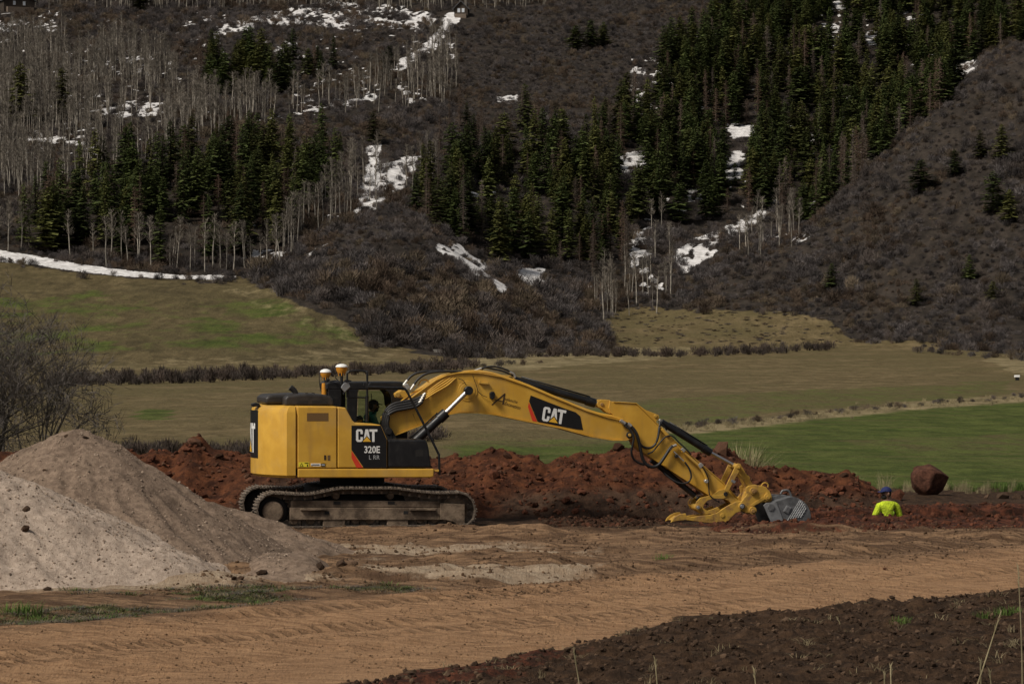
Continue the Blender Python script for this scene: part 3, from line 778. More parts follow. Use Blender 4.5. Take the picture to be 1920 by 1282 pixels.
def plant_conifers():
    X, Y, Z, px, py, g = candidates(-300, 300, 640, 1330, 5.0, 11)
    dens = fbm(X / 26, Y / 34, 95)
    zl = inpoly(px, py, P_CON_L); zc = inpoly(px, py, P_CON_C); zu = inpoly(px, py, P_CON_U); zm = inpoly(px, py, P_CON_M)
    u = g.random(X.shape)
    sn = snow_mask(X, Y, px, py - 6) > .5
    p = np.where(zl, .56 + .5 * np.clip(dens, -.6, .4), 0) + np.where(zc, .78 + .75 * np.clip(dens, -.8, .1) - .25 * sstep(1500, 1750, px) * sstep(330, 120, py + (px - 1500) * .0), 0) + np.where(zu & ~zc, .75, 0) + np.where(zm & ~zc, .35, 0)
    # the lit strip of slope below the trees on the centre stand stays open near its snow
    over = hides_snow(px, py, 75) & (g.random(X.shape) < .85)
    k = (u < p) & ~sn & ~over & clear_of(X, Y)
    X, Y, Z, px, py, zl, zc, zm = [q[k] for q in (X, Y, Z, px, py, zl, zc, zm)]
    n = len(X)
    dead_p = np.where(zm, .75, np.where(zc, .13 + .45 * sstep(.1, .5, fbm(X / 22, Y / 30, 96)), .11))
    dead = g.random(n) < dead_p
    H = (.45 + .72 * g.random(n) ** .8) * np.where(zl, 1.08, np.where(zc, .98, .92))
    W = (.35 + .65 * H) * g.uniform(.80, 1.25, n)
    size = H / Y
    for flag, protos, nm, lbls in ((False, CONIF, 'conifer_tree', ('dark green conifer in the dense stand above the left snow strip', 'dark green conifer on the steep wooded slope right of the knoll', 'dark green conifer in the small clump high on the left slope')),
                                   (True, DEADC, 'dead_conifer', ('reddish dead conifer in the left stand of green ones', 'brown bare dead conifer among green ones on the right slope', 'brown bare dead conifer in the thin wood above the knoll'))):
        ii = np.where(dead == flag)[0]
        vis = (px[ii] > -20) & (px[ii] < 1940) & (py[ii] < 700) & (py[ii] > 25)
        order = ii[np.argsort(-(size[ii] * vis))]
        top, rest = order[:(290 if not flag else 120)], order[(290 if not flag else 120):]
        for q in top:
            z = 0 if zl[q] else (1 if zc[q] else 2)
            if flag and zm[q]: z = 2
            j = int(g.integers(len(protos)))
            kindw = ('dark green conifer' if not flag else 'brown dead conifer')
            wide = 'wide' if W[q] / H[q] > 1.1 else ('slim' if W[q] / H[q] < .95 else 'even')
            if z == 0: lab = '%s %s %s, %s of left stand, %s' % (size_word(H[q], .75, 1.0), wide, kindw, place_of(py[q], [(340, 'back row'), (375, 'rear row'), (410, 'middle row'), (445, 'second row'), (5000, 'front row')]), place_of(px[q], W_LEFT))
            elif z == 1: lab = '%s %s %s, %s of wooded slope, %s' % (size_word(H[q], .72, .95), wide, kindw, place_of(py[q], [(130, 'top row'), (210, 'back row'), (280, 'rear row'), (340, 'middle row'), (400, 'second row'), (450, 'lower row'), (5000, 'front row')]), place_of(px[q], W_RIGHT))
            else: lab = '%s %s %s on upper slope, %s' % (size_word(H[q], .72, .9), wide, kindw, place_of(px[q], W_ANY))
            put_tree(nm, protos[j][0], protos[j][1], (X[q], Y[q], Z[q]), float(g.uniform(0, 6.28)), (W[q], W[q], H[q]), lab, 'tree',
                     ('conifers of the left stand', 'conifers of the right slope', 'conifers high on the left')[z] if not flag else ('dead trees of the left stand', 'dead trees of the right slope', 'dead trees above the knoll')[z])
        if len(rest):
            protos_j = [join_tree(a, b, nm + '_far') for a, b in protos]
            scatter('conifer_wood' if not flag else 'dead_conifer_wood', protos_j, np.stack([X, Y, Z], 1)[rest], g.uniform(0, 6.28, len(rest)), np.stack([W, W, H], 1)[rest], g.integers(0, len(protos), len(rest)),
                    'dense far wood of dark conifers on the upper slope' if not flag else 'far grey-brown dead trees on the upper slope', 'wood')
    print('conifers', n, 'dead', int(dead.sum()))
    # single ones that stand apart
    for (x, y, d, h, w, lab) in ((38, 246, 838, .98, 1.1, 'lone tall conifer among pale aspens at the far left edge'), (117, 236, 846, .80, .9, 'lone slim conifer among aspens, right of the one at the edge'),
                                 (192, 318, 775, .62, .8, 'small pointed conifer rising behind the left stand'), (700, 275, 822, .58, .75, 'small green conifer above the snowy gully left of centre'),
                                 (1727, 362, 0, .50, .75, 'small bushy conifer alone on the middle of the right brush slope'), (1862, 402, 0, .62, .95, 'wide round conifer on the right brush slope near the edge'),
                                 (1893, 418, 0, .48, .6, 'slim conifer just right of the wide one near the right edge'), (1560, 545, 0, .40, .62, 'small conifer low on the right slope above the meadow'),
                                 (1818, 525, 0, .36, .45, 'short slim conifer on the lower right brush slope'), (1718, 572, 0, .36, .55, 'short olive conifer low on the right slope, right of the meadow corner'),
                                 (1862, 565, 0, .26, .5, 'tiny yellow-green conifer at the foot of the right slope'), (1790, 330, 0, .40, .6, 'small conifer on the right slope below the snow patch'),
                                 (1838, 300, 0, .42, .6, 'small conifer on the upper right brush slope, second from the edge'), (1878, 300, 0, .55, .6, 'taller conifer on the upper right brush slope near the edge'), (1108, 112, 985, .62, .9, 'conifer alone on the dark brush slope at top centre'),
                                 (1080, 120, 982, .55, .8, 'left one of the conifers on the dark brush slope'), (1132, 100, 990, .55, .8, 'right one of the conifers on the dark brush slope'),
                                 (1245, 108, 960, .85, 1.0, 'tall conifer at the left top of the wooded right slope'), (730, 135, 930, .58, .9, 'dark conifer among aspens beside the diagonal snow streak'), (262, 28, 1045, .6, .8, 'lone conifer in the top left aspens')):
        if not d:
            dd = np.arange(560, 1100, 1.0); P = at(x, y, dd).T; g2 = hill_z(P[:, 0], P[:, 1]) - P[:, 2]
            j = np.where(g2 > 0)[0]; d = float(dd[j[0]]) if len(j) else 700
        q = at(x, y, d); q[2] = hill_z(q[0], q[1])
        j = int(g.integers(len(CONIF)))
        w *= 1.25; h *= 1.12
        if x < 130 and y > 200: w *= 1.2; h *= 1.2
        put_tree('conifer_tree', CONIF[j][0], CONIF[j][1], q, float(g.uniform(0, 6)), (w, w, h), lab, 'tree', 'conifers standing apart')

def plant_aspens():
    X, Y, Z, px, py, g = candidates(-300, 200, 640, 1330, 3.0, 21)
    u = g.random(X.shape); p = np.zeros(X.shape)
    for poly, pr in zip(P_ASP, ASP_PROB): p = np.maximum(p, inpoly(px, py, poly) * pr)
    dn = fbm(X / 16, Y / 26, 97)
    p = p * sstep(-.65, .12, dn)
    over = hides_snow(px, py, 55) & (g.random(X.shape) < .62)
    k = (u < p) & ~over & clear_of(X, Y)
    X, Y, Z, px, py = [q[k] for q in (X, Y, Z, px, py)]
    n = len(X); H = g.uniform(.62, 1.12, n); W = H * g.uniform(.85, 1.2, n)
    vis = (px > -10) & (px < 1930) & (py > 15)
    order = np.argsort(-(H / Y * vis)); top, rest = order[:290], order[290:]
    for q in top:
        j = int(g.integers(len(ASPEN)))
        low = py[q] > 395
        lab, grp = (('pale aspen edging the left conifers', 'aspens at the meadow edge') if (low and px[q] < 700) else
                    ('pale aspen in the right gully', 'aspens in the right gully') if px[q] > 900 else
                    ('pale aspen by the central gully', 'aspens above the knoll') if px[q] > 560 and py[q] > 280 else
                    ('pale aspen in the upper grove', 'aspens of the upper grove'))
        lab = size_word(H[q], .78, .97) + ' ' + lab + ', ' + (place_of(py[q], [(60, 'top'), (110, 'upper'), (150, 'second'), (190, 'middle'), (230, 'lower'), (280, 'front'), (5000, 'bottom')]) + ' row, ' if grp == 'aspens of the upper grove' else '') + place_of(px[q], W_ANY)
        put_tree('aspen_tree', ASPEN[j][0], ASPEN[j][1], (X[q], Y[q], Z[q]), float(g.uniform(0, 6.28)), (W[q], W[q], H[q]), lab, 'tree', grp, 'twigs')
    if len(rest):
        scatter('aspen_wood', [join_tree(a, b, 'aspen_far') for a, b in ASPEN], np.stack([X, Y, Z], 1)[rest], g.uniform(0, 6.28, len(rest)), np.stack([W, W, H], 1)[rest], g.integers(0, len(ASPEN), len(rest)),
                'far grove of bare pale aspens on the upper left slope', 'wood')
    print('aspens', n)

def plant_brush():
    X, Y, Z, px, py, g = candidates(-300, 300, 545, 1280, 1.85, 31)
    meadow = inpoly(px + 40 * fbm(X / 8, Y / 12, 98) + g.normal(0, 9, X.shape), py + 14 * fbm(X / 8, Y / 12, 99) + g.normal(0, 4, X.shape), BRUSHLESS)
    sn = (snow_mask(X, Y, px, py) > .5) & (g.random(X.shape) < np.where((py > 460) | ((px > 700) & (px < 880) & (py < 160)), .98, .72))
    con = inpoly(px, py, P_CON_L) | inpoly(px, py, P_CON_C)
    open_ = inpoly(px, py, [(700, 470), (740, 462), (790, 475), (800, 490), (740, 485)]) | inpoly(px, py, [(720, 655), (900, 625), (1080, 640), (1120, 668), (740, 668)]) & (g.random(X.shape) < .75)
    p = np.where(con, .34, .97) * sstep(-.80, -.28, fbm(X / 7, Y / 12, 100) + .35 * fbm(X / 30, Y / 40, 105))
    p = np.where(inpoly(px, py, P_ASP[0]) | inpoly(px, py, P_ASP[1]), p * .55, p)
    k = (g.random(X.shape) < p) & ~meadow & ~sn & ~open_ & clear_of(X, Y)
    X, Y, Z, px, py, con = [q[k] for q in (X, Y, Z, px, py, con)]
    n = len(X)
    S = (.42 + .95 * g.random(n) ** 1.8) * (0.75 + .55 * sstep(-.3, .5, fbm(X / 10, Y / 14, 101)))
    S = np.where((px > 480) & (px < 1180) & (py > 500), S * 1.4, S)
    S = np.where((px > 1650) & (py < 300), S * .9, S); S = np.where((px > 850) & (py < 260), S * .75, S)
    SZ = S * g.uniform(.75, 1.15, n)
    vis = (px > -5) & (px < 1925)
    brn = g.random(n) < .12 + .75 * sstep(.0, .45, fbm(X / 13, Y / 22, 106))
    pick = np.where(brn, g.integers(6, 10, n), g.integers(0, 6, n))
    order = np.argsort(-(SZ / Y * vis)); top, rest = order[:295], order[295:]
    for q in top:
        o = bpy.data.objects.new('scrub_bush', BRUSH[int(pick[q])]); link(o)
        o.location = (X[q], Y[q], Z[q]); o.rotation_euler = (0, 0, float(g.uniform(0, 6.28))); o.scale = (S[q], S[q], SZ[q])
        lab, grp = (('grey bush on the knoll', 'bushes on the knoll') if 480 < px[q] < 1180 and py[q] > 380 else ('grey bush on the right slope', 'bushes on the right slope') if px[q] >= 1180 else
                    ('grey bush under the left trees', 'bushes on the left slope'))
        lab = size_word(SZ[q], .85, 1.05, ('small', 'middling', 'big')) + ' ' + (lab.replace('grey', 'brown') if brn[q] else lab) + ', ' + place_of(py[q], [(450, 'top row'), (490, 'upper row'), (530, 'second row'), (560, 'middle row'), (590, 'lower row'), (620, 'front row'), (5000, 'bottom row')]) + ', ' + place_of(px[q], W_ANY)
        tag(o, lab, 'bush', grp)
    scatter('scrub_cover', BRUSH, np.stack([X, Y, Z - .1], 1)[rest], g.uniform(0, 6.28, len(rest)), np.stack([S, S, SZ], 1)[rest], pick[rest],
            'dense dark leafless scrub covering the hillside', 'scrub')
    print('brush', n)

def plant_hedges():
    g = np.random.default_rng(41)
    def ray(x, y, lo=130, hi=760):
        dd = np.arange(lo, hi, .5); P = at(x, y, dd).T; j = np.where(hill_z(P[:, 0], P[:, 1]) > P[:, 2])[0]
        q = P[j[0]] if len(j) else P[-1]; q[2] = hill_z(q[0], q[1]); return q
    rows = [([(100, 724), (150, 722), (400, 716), (600, 706), (800, 697), (905, 690)], 12, (.6, 1.0), WILLOW, 'willow in the long meadow hedge', 'willows of the meadow hedge', 2),
            ([(140, 716), (400, 709), (700, 698), (880, 686)], 15, (.6, 1.0), WILLOW, 'willow in the long meadow hedge', 'willows of the meadow hedge', 2),
            ([(1040, 668), (1150, 668), (1300, 668), (1420, 664), (1560, 656)], 11, (.7, 1.15), WILLOW, 'willow at the right hill foot', 'willows at the hill foot', 2),
            ([(1700, 660), (1800, 668), (1920, 676)], 24, (.6, 1.0), BRUSH, 'shrub between right meadow and slope', 'shrubs at the right meadow edge', 3),
            ([(905, 690), (960, 684), (1050, 676)], 26, (.4, .7), BRUSH, 'brown shrub below the knoll', 'shrubs below the knoll', 3),
            ([(190, 851), (300, 852), (470, 853), (520, 851)], 9, (.30, .55), WILLOW, 'dark reed clump behind the heap', 'reed clumps behind the heap', 2),
            ([(770, 832), (800, 826), (822, 822)], 11, (.40, .62), WILLOW, 'dark shrub behind the boom foot', 'shrubs behind the boom foot', 2),
            ([(1290, 800), (1400, 792), (1500, 779), (1640, 768), (1760, 758), (1920, 744)], 17, (.18, .36), BRUSH, 'brown shrub along the field ditch', 'shrubs along the ditch', 3)]
    for pts, step, (s0, s1), protos, lab, grp, jit in rows:
        xs_ = np.arange(pts[0][0], pts[-1][0], step)
        for x in xs_:
            if g.random() < .08: continue
            y = np.interp(x, [p[0] for p in pts], [p[1] for p in pts]) + g.uniform(-jit, jit)
            q = ray(x + g.uniform(-6, 6), y)
            o = bpy.data.objects.new('willow_shrub' if protos is WILLOW else 'field_shrub', protos[int(g.integers(len(protos)))]); link(o)
            s = g.uniform(s0, s1); o.location = q; o.scale = (s * g.uniform(.9, 1.3), s, s * g.uniform(.8, 1.1)); o.rotation_euler = (0, 0, g.uniform(0, 6.28))
            tag(o, size_word(s, s0 + (s1 - s0) * .33, s0 + (s1 - s0) * .67, ('small', 'middling', 'big')) + ' ' + lab + ', ' + place_of(x, W_ANY).replace('above', 'in line with'), 'shrub', grp)
    B = []
    for k in range(230):                                   # low tufts dotting the little plateau
        x = g.uniform(1150, 1600); y = g.uniform(585, 645); B.append(ray(x, y))
    B = np.array(B); sb = g.uniform(.12, .42, len(B)) ** 1.0
    scatter('plateau_tufts', BRUSH, B, g.uniform(0, 6.28, len(B)), np.stack([sb * 1.5, sb * 1.5, sb * .5], 1), g.integers(0, len(BRUSH), len(B)), 'low dark tufts dotting the small plateau meadow', 'tufts')
    # straw tussocks along the ditch
    T = []
    for k in range(260):
        x = g.uniform(1180, 1925); y = np.interp(x, [1150, 1300, 1500, 1700, 1920], [812, 806, 783, 762, 746]) + g.normal(0, 4)
        T.append(ray(x, y, 140, 420))
    T = np.array(T); s = g.uniform(.22, .5, len(T))
    scatter('ditch_grass', TUSSOCK, T, g.uniform(0, 6.28, len(T)), s, g.integers(0, 4, len(T)), 'pale dry grass tussocks along the ditch', 'grass')

# ------------------------------------------------------------------ excavator
def mat_yellow():
    t = NT('yellow_paint')
    n1 = t.noise(2.2, detail=5); n2 = t.noise(14, detail=6, rough=.7)
    st = t.noise(3.0, t.mapping(t.coord(), (1.5, 1.5, .25)), detail=4)
    k = t.mix(t.ramp(n1, .35, .7), (.500, .270, .030), (.600, .340, .044))
    k = t.mix(t.ramp(st, .50, .74, 0, .55), k, (.34, .19, .050))
    k = t.mix(t.ramp(t.noise(.9, detail=6, rough=.7), .48, .72, 0, .38), k, (.40, .27, .120))
    k = t.mix(t.ramp(n2, .60, .80, 0, .55), k, (.26, .155, .060))
    return t.done(k, t.ramp(n2, .3, .8, .38, .62), t.bump(n2, .002, .4), spec=.4)
def mat_dirtyellow():
    t = NT('muddy_yellow_paint')
    n1 = t.noise(5, detail=6, rough=.65); n2 = t.noise(22, detail=6, rough=.7)
    k = t.mix(t.ramp(n1, .45, .66, 0, .85), (.46, .27, .045), (.22, .12, .055))
    k = t.mix(t.ramp(n2, .58, .74, 0, .8), k, (.13, .060, .034))
    return t.done(k, .75, t.bump(n2, .006, .6), spec=.25)
def mat_black():
    t = NT('black_paint')
    n1 = t.noise(7, detail=6, rough=.65)
    k = t.mix(t.ramp(n1, .48, .78, 0, .55), (.007, .007, .008), (.030, .026, .022))
    return t.done(k, t.ramp(n1, .3, .8, .34, .6), spec=.4)
def mat_mud():
    t = NT('mud_caked_steel')
    n1 = t.noise(4, detail=6, rough=.65); n2 = t.noise(26, detail=5, rough=.7)
    k = t.mix(t.ramp(n1, .36, .66), (.075, .053, .037), (.230, .168, .116))
    k = t.mix(t.ramp(n2, .52, .75, 0, .7), k, (.095, .055, .036))
    return t.done(k, .88, t.bump(n2, .014, .8), spec=.2)
def mat_shoe():
    t = NT('worn_track_steel')
    n1 = t.noise(9, detail=6, rough=.7)
    k = t.mix(t.ramp(n1, .42, .66), (.080, .062, .048), (.400, .315, .235))
    return t.done(k, .6, t.bump(n1, .01, .6), metal=.25, spec=.4)
MY, MYD, MBK, MMUD, MSHOE = mat_yellow(), mat_dirtyellow(), mat_black(), mat_mud(), mat_shoe()
MDARK = simple('dark_underside', (.014, .012, .011), .8, .4, 6)
MHOOD = simple('dusty_black_plastic', (.034, .028, .024), .5, .45, 5, c2=(.013, .011, .010))
MRUB = simple('hose_rubber', (.020, .019, .019), .5, .35, 30)
MCHR = simple('chromed_rod', (.60, .59, .58), .32, .05, 10, metal=1.0)
MFIT = simple('zinc_fitting', (.52, .50, .46), .45, .25, 40, metal=.7)
MWHITE = simple('white_decal', (.74, .73, .70), .5, .08, 20)
MGREYD = simple('grey_decal', (.36, .36, .36), .5, .08, 20)
MRED = simple('red_decal', (.60, .045, .018), .45, .1, 20)
MBLKD = simple('black_decal', (.008, .008, .009), .38, .3, 12)
MYELD = simple('yellow_decal', (.72, .40, .035), .45, .06, 20)
MLEMON = simple('warning_yellow', (.75, .62, .04), .5, .06, 20)
MINK = simple('brown_lettering', (.040, .022, .010), .5, .1, 20)
MVENT = simple('mesh_vent', (.150, .082, .026), .7, .25, 60)
MGREY = simple('worn_grey_steel', (.175, .175, .178), .5, .45, 9, metal=.35, bump=.004)
MGREYL = simple('bright_grey_steel', (.27, .27, .275), .45, .3, 9, metal=.35)
MDOME = simple('white_plastic', (.82, .81, .77), .4, .06, 8)
MAMBER = simple('orange_plastic', (.62, .26, .025), .4, .2, 20)
MSEAT = simple('seat_fabric', (.020, .020, .022), .9, .3, 20)
def mat_glass():
    t = NT('tinted_cab_glass')
    tr = t.n('ShaderNodeBsdfTransparent', {'Color': (.70, .80, .68)}); gl = t.n('ShaderNodeBsdfGlossy', {'Color': (.9, .95, 1.0), 'Roughness': .03})
    fr = t.n('ShaderNodeFresnel', {'IOR': 1.35})
    mx = t.n('ShaderNodeMixShader', {0: fr.outputs[0], 1: tr.outputs[0], 2: gl.outputs[0]})
    t.t.links.new(mx.outputs[0], t.out.inputs[0])
    return t.m
MGLASS = mat_glass()

EX = empty('excavator', (MX0, MY0, 0), YAW)
tag(EX, 'yellow tracked excavator with black trim digging a trench', 'excavator')

def L(px, py, v):
    a, b = (px - CX) / FPX, (CY - py) / FPX
    dy, dz = _cp + b * _sp, -_sp + b * _cp
    t = (v + MY0 * _ca - MX0 * _sa) / (dy * _ca - a * _sa)
    X, Y = a * t, dy * t
    return (X - MX0) * _ca + (Y - MY0) * _sa, CAMZ + dz * t
def P3(px, py, v):
    u, w = L(px, py, v); return np.array([u, v, w])

def bev(o, w, seg=2):
    if w:
        m = o.modifiers.new('bevel', 'BEVEL'); m.width = w; m.segments = seg; m.limit_method = 'ANGLE'; m.angle_limit = math.radians(35)
        m.harden_normals = False
    return o

def extr(name, uw, v0, v1, mat, parent=None, bevel=.012, seg=2, smooth=None):
    """polygon in the machine's side plane, given thickness from v0 to v1"""
    n = len(uw)
    V = [(u, v0, w) for u, w in uw] + [(u, v1, w) for u, w in uw]
    area = sum(uw[i][0] * uw[(i + 1) % n][1] - uw[(i + 1) % n][0] * uw[i][1] for i in range(n))
    f0, f1 = tuple(range(n)), tuple(range(n, 2 * n))[::-1]
    S = [((i + 1) % n, i, i + n, (i + 1) % n + n) for i in range(n)]
    if (area < 0) == (v0 < v1): f0 = f0[::-1]; f1 = f1[::-1]; S = [q[::-1] for q in S]
    me = mk_mesh(name, V, [f0, f1] + S, mat)
    if smooth: me.polygons.foreach_set('use_smooth', np.ones(len(me.polygons), bool)); me.set_sharp_from_angle(angle=math.radians(smooth))
    return bev(mobj(name, me, parent or EX), bevel, seg)

def plate(name, pts, v0, v1, mat, parent=None, ref=None, bevel=.012, seg=2, smooth=None):
    r = min(v0, v1) if ref is None else ref
    return extr(name, [L(x, y, r) for x, y in pts], v0, v1, mat, parent, bevel, seg, smooth)

def sm(pts, k=8, closed=False):
    """Catmull-Rom through points"""
    P = [np.array(p, float) for p in pts]
    Q = ([P[-1]] + P + [P[0], P[1]]) if closed else ([2 * P[0] - P[1]] + P + [2 * P[-1] - P[-2]])
    out = []
    for i in range(1, len(Q) - 2):
        for j in range(k):
            t = j / k
            out.append(.5 * ((2 * Q[i]) + (-Q[i - 1] + Q[i + 1]) * t + (2 * Q[i - 1] - 5 * Q[i] + 4 * Q[i + 1] - Q[i + 2]) * t * t + (-Q[i - 1] + 3 * Q[i] - 3 * Q[i + 1] + Q[i + 2]) * t ** 3))
    if not closed: out.append(P[-1])
    return out

def tube(name, pts, r, mat, parent=None, n=8, smooth=True, k=6):
    P = [P3(*p) for p in pts]
    if smooth and len(P) > 2: P = sm(P, k)
    m = MB(); m.prism(P, [r] * len(P) if not hasattr(r, '__len__') else list(np.interp(np.linspace(0, 1, len(P)), np.linspace(0, 1, len(r)), r)), n, cap=True)
    return mobj(name, m.mesh(name, mat, True, 50), parent or EX)

def drum(name, px, py, v0, v1, r, mat, parent=None, n=20, bevel=.006, uw=None):
    u, w = uw if uw is not None else L(px, py, min(v0, v1))
    return extr(name, [(u + r * math.cos(2 * math.pi * k / n), w + r * math.sin(2 * math.pi * k / n)) for k in range(n)], v0, v1, mat, parent, bevel, 1, smooth=40)

def flat(name, polys, v, mat, parent=None, mapf=None):
    """thin print laid on the side plane v; polys in pixels"""
    V = []; F = []
    for pl in polys:
        o = len(V)
        for p in pl:
            u, w = (mapf(p) if mapf else L(p[0], p[1], v)); V.append((u, v, w))
        a = sum(V[o + i][0] * V[o + (i + 1) % len(pl)][2] - V[o + (i + 1) % len(pl)][0] * V[o + i][2] for i in range(len(pl)))
        idx = tuple(range(o, o + len(pl)))
        F.append(idx if a > 0 else idx[::-1])
    return mobj(name, mk_mesh(name, V, F, mat), parent or EX)

# ---- undercarriage
def track(sgn):
    vo, vi = 1.49 * sgn, 0.89 * sgn            # outer and inner edge of the shoes
    top = [(481, 948), (486, 937), (495, 928), (508, 922.5), (530, 922.5), (560, 924), (585, 923), (610, 918), (635, 913.5), (660, 912.5), (700, 912.8), (735, 912.5), (760, 915), (790, 919), (820, 921.3), (850, 921), (868, 922), (880, 928), (889, 939), (894, 953), (893.5, 966), (887, 978)]
    up = [np.array(L(x, y, -1.49)) for x, y in top]
    uf, _ = L(868, 985, -1.49); ub, _ = L(512, 990, -1.49)
    path = up + [np.array([uf + .12, .035])] + [np.array([q, 0.0]) for q in np.linspace(uf - .05, ub + .05, 9)] + [np.array([ub - .16, .035]), np.array([L(483, 978, -1.49)[0], .14])]
    path = np.array(sm([np.array([p[0], 0, p[1]]) for p in path], 10, True))[:, [0, 2]]
    d = np.r_[0, np.cumsum(np.linalg.norm(np.diff(np.vstack([path, path[:1]]), axis=0), axis=1))]
    n = int(round(d[-1] / .19)); s = np.arange(n) / n * d[-1]
    Pc = np.vstack([path, path[:1]])
    U = np.interp(s, d, Pc[:, 0]); W = np.interp(s, d, Pc[:, 1])
    # the path is traced clockwise seen from the near side (along the top towards the front)
    frame = MB()
    fb = lambda pts, v0, v1, nm, mat=MMUD, b=.012: plate(nm, pts, v0 * sgn, v1 * sgn, mat, root, ref=-1.42, bevel=b)
    uwl = [L(x, y, -1.42) for x, y in [(544, 951), (826, 952), (826, 974.5), (544, 974.5)]]
    root = extr('track_frame', uwl, 1.40 * sgn, 1.05 * sgn, MMUD, EX, .012)
    fb([(546, 938.5), (826, 939.5), (826, 951.5), (546, 950.5)], 1.36, 1.08, 'frame_top')
    fb([(826, 943), (872, 945), (872, 983), (860, 985), (850, 978), (838, 975), (826, 974)], 1.415, 1.05, 'idler_guard')
    for pts in ([(563, 953.2), (570, 952.4), (572, 954), (580, 955.2), (588, 954.6), (600, 954.2), (606, 953), (611, 953.6), (611, 956), (563, 956)], [(768, 953.2), (775, 952.4), (779, 954.6), (790, 953.6), (800, 954.6), (810, 952.6), (816, 953.6), (816, 956.5), (768, 956.5)]):
        fb(pts, 1.46, 1.39, 'step_bracket', MMUD, .004)
    for x, y in ((609, 958), (757, 957.5)): fb([(x, y), (x + 8.5, y), (x + 8.5, y + 6), (x, y + 6)], 1.403, 1.39, 'frame_slot', MDARK, 0)
    for x in (632, 734): fb([(x - 6, 940), (x + 7, 940), (x + 7, 945.5), (x - 6, 945.5)], 1.364, 1.35, 'frame_slot', MDARK, 0)
    for pts in ([(607, 974), (648, 974), (647, 985), (640, 988), (632, 990.5), (620, 989), (606, 985.5)], [(727, 974), (766, 974), (766, 984.5), (757, 987), (748, 989), (736, 987), (726, 985)]):
        fb(pts, 1.38, 1.30, 'roller_guard')
    ctr = lambda x, y: L(x, y, -1.42)
    for x in (552, 583, 617, 640, 668, 696, 745, 790, 816): drum('track_roller', 0, 0, 1.33 * sgn, 1.03 * sgn, .085, MMUD, root, 14, .01, uw=(ctr(x, 980)[0], .155))
    for x in (632, 734): drum('carrier_roller', 0, 0, 1.30 * sgn, 1.06 * sgn, .07, MMUD, root, 14, .01, uw=(ctr(x, 930)[0], ctr(x, 930)[1]))
    uc, wc = ctr(512, 959.5)
    teeth = []
    for k in range(42):
        r_ = .355 if (k % 2) else .315
        teeth.append((uc + r_ * math.cos(2 * math.pi * k / 42), wc + r_ * math.sin(2 * math.pi * k / 42)))
    sp = extr('sprocket', teeth, 1.21 * sgn, 1.15 * sgn, MDARK, root, 0)
    drum('final_drive', 0, 0, 1.30 * sgn, 1.05 * sgn, .29, MDARK, root, 28, .02, uw=(uc, wc))
    drum('drive_cover', 0, 0, 1.43 * sgn, 1.28 * sgn, .205, MMUD, root, 28, .022, uw=(uc, wc))
    uc2, wc2 = ctr(862, 958)
    drum('idler_wheel', 0, 0, 1.27 * sgn, 1.11 * sgn, .335, MMUD, root, 30, .02, uw=(uc2, wc2))
    drum('idler_hub', 0, 0, 1.30 * sgn, 1.08 * sgn, .12, MDARK, root, 16, .01, uw=(uc2, wc2))
    # shoes: one mesh shared by all; local x along the chain, local z outwards
    m = MB()
    def bx(x0, x1, y0, y1, z0, z1):
        m.add([(x0, y0, z0), (x1, y0, z0), (x1, y1, z0), (x0, y1, z0), (x0, y0, z1), (x1, y0, z1), (x1, y1, z1), (x0, y1, z1)],
              [(0, 3, 2, 1), (4, 5, 6, 7), (0, 1, 5, 4), (1, 2, 6, 5), (2, 3, 7, 6), (3, 0, 4, 7)])
    bx(-.088, .088, -.30, .30, -.045, -.025)
    for x in (-.068, 0, .068): bx(x - .011, x + .011, -.297, .297, -.0255, .002)
    for y in (-.085, .045): bx(-.082, .082, y, y + .04, -.145, -.0445)
    me = m.mesh('track_shoe', MSHOE)
    for i in range(n):
        j = (i + 1) % n; h = (i - 1) % n
        t = np.array([U[j] - U[h], W[j] - W[h]]); t /= np.linalg.norm(t)
        # outward normal: left of travel (travel runs forward along the top)
        o = mobj('track_shoe', me, root)
        nx, nz = -t[1], t[0]
        M = Matrix(((t[0], 0, nx, U[i]), (0, 1, 0, (vo + vi) / 2), (t[1], 0, nz, W[i]), (0, 0, 0, 1)))
        o.matrix_local = M
track(-1); track(1)
drum('slew_ring', 0, 0, 0, 0, 1, MDARK) if False else None
m_ = MB(); m_.prism([(0, 0, .70), (0, 0, .99)], [.64, .64], 36, cap=True); mobj('slew_ring', m_.mesh('slew_ring', MDARK, True, 40), EX)
extr('car_body', [(-.95, .42), (.95, .42), (.80, .78), (-.80, .78)], -.95, .95, MDARK, EX, .03)

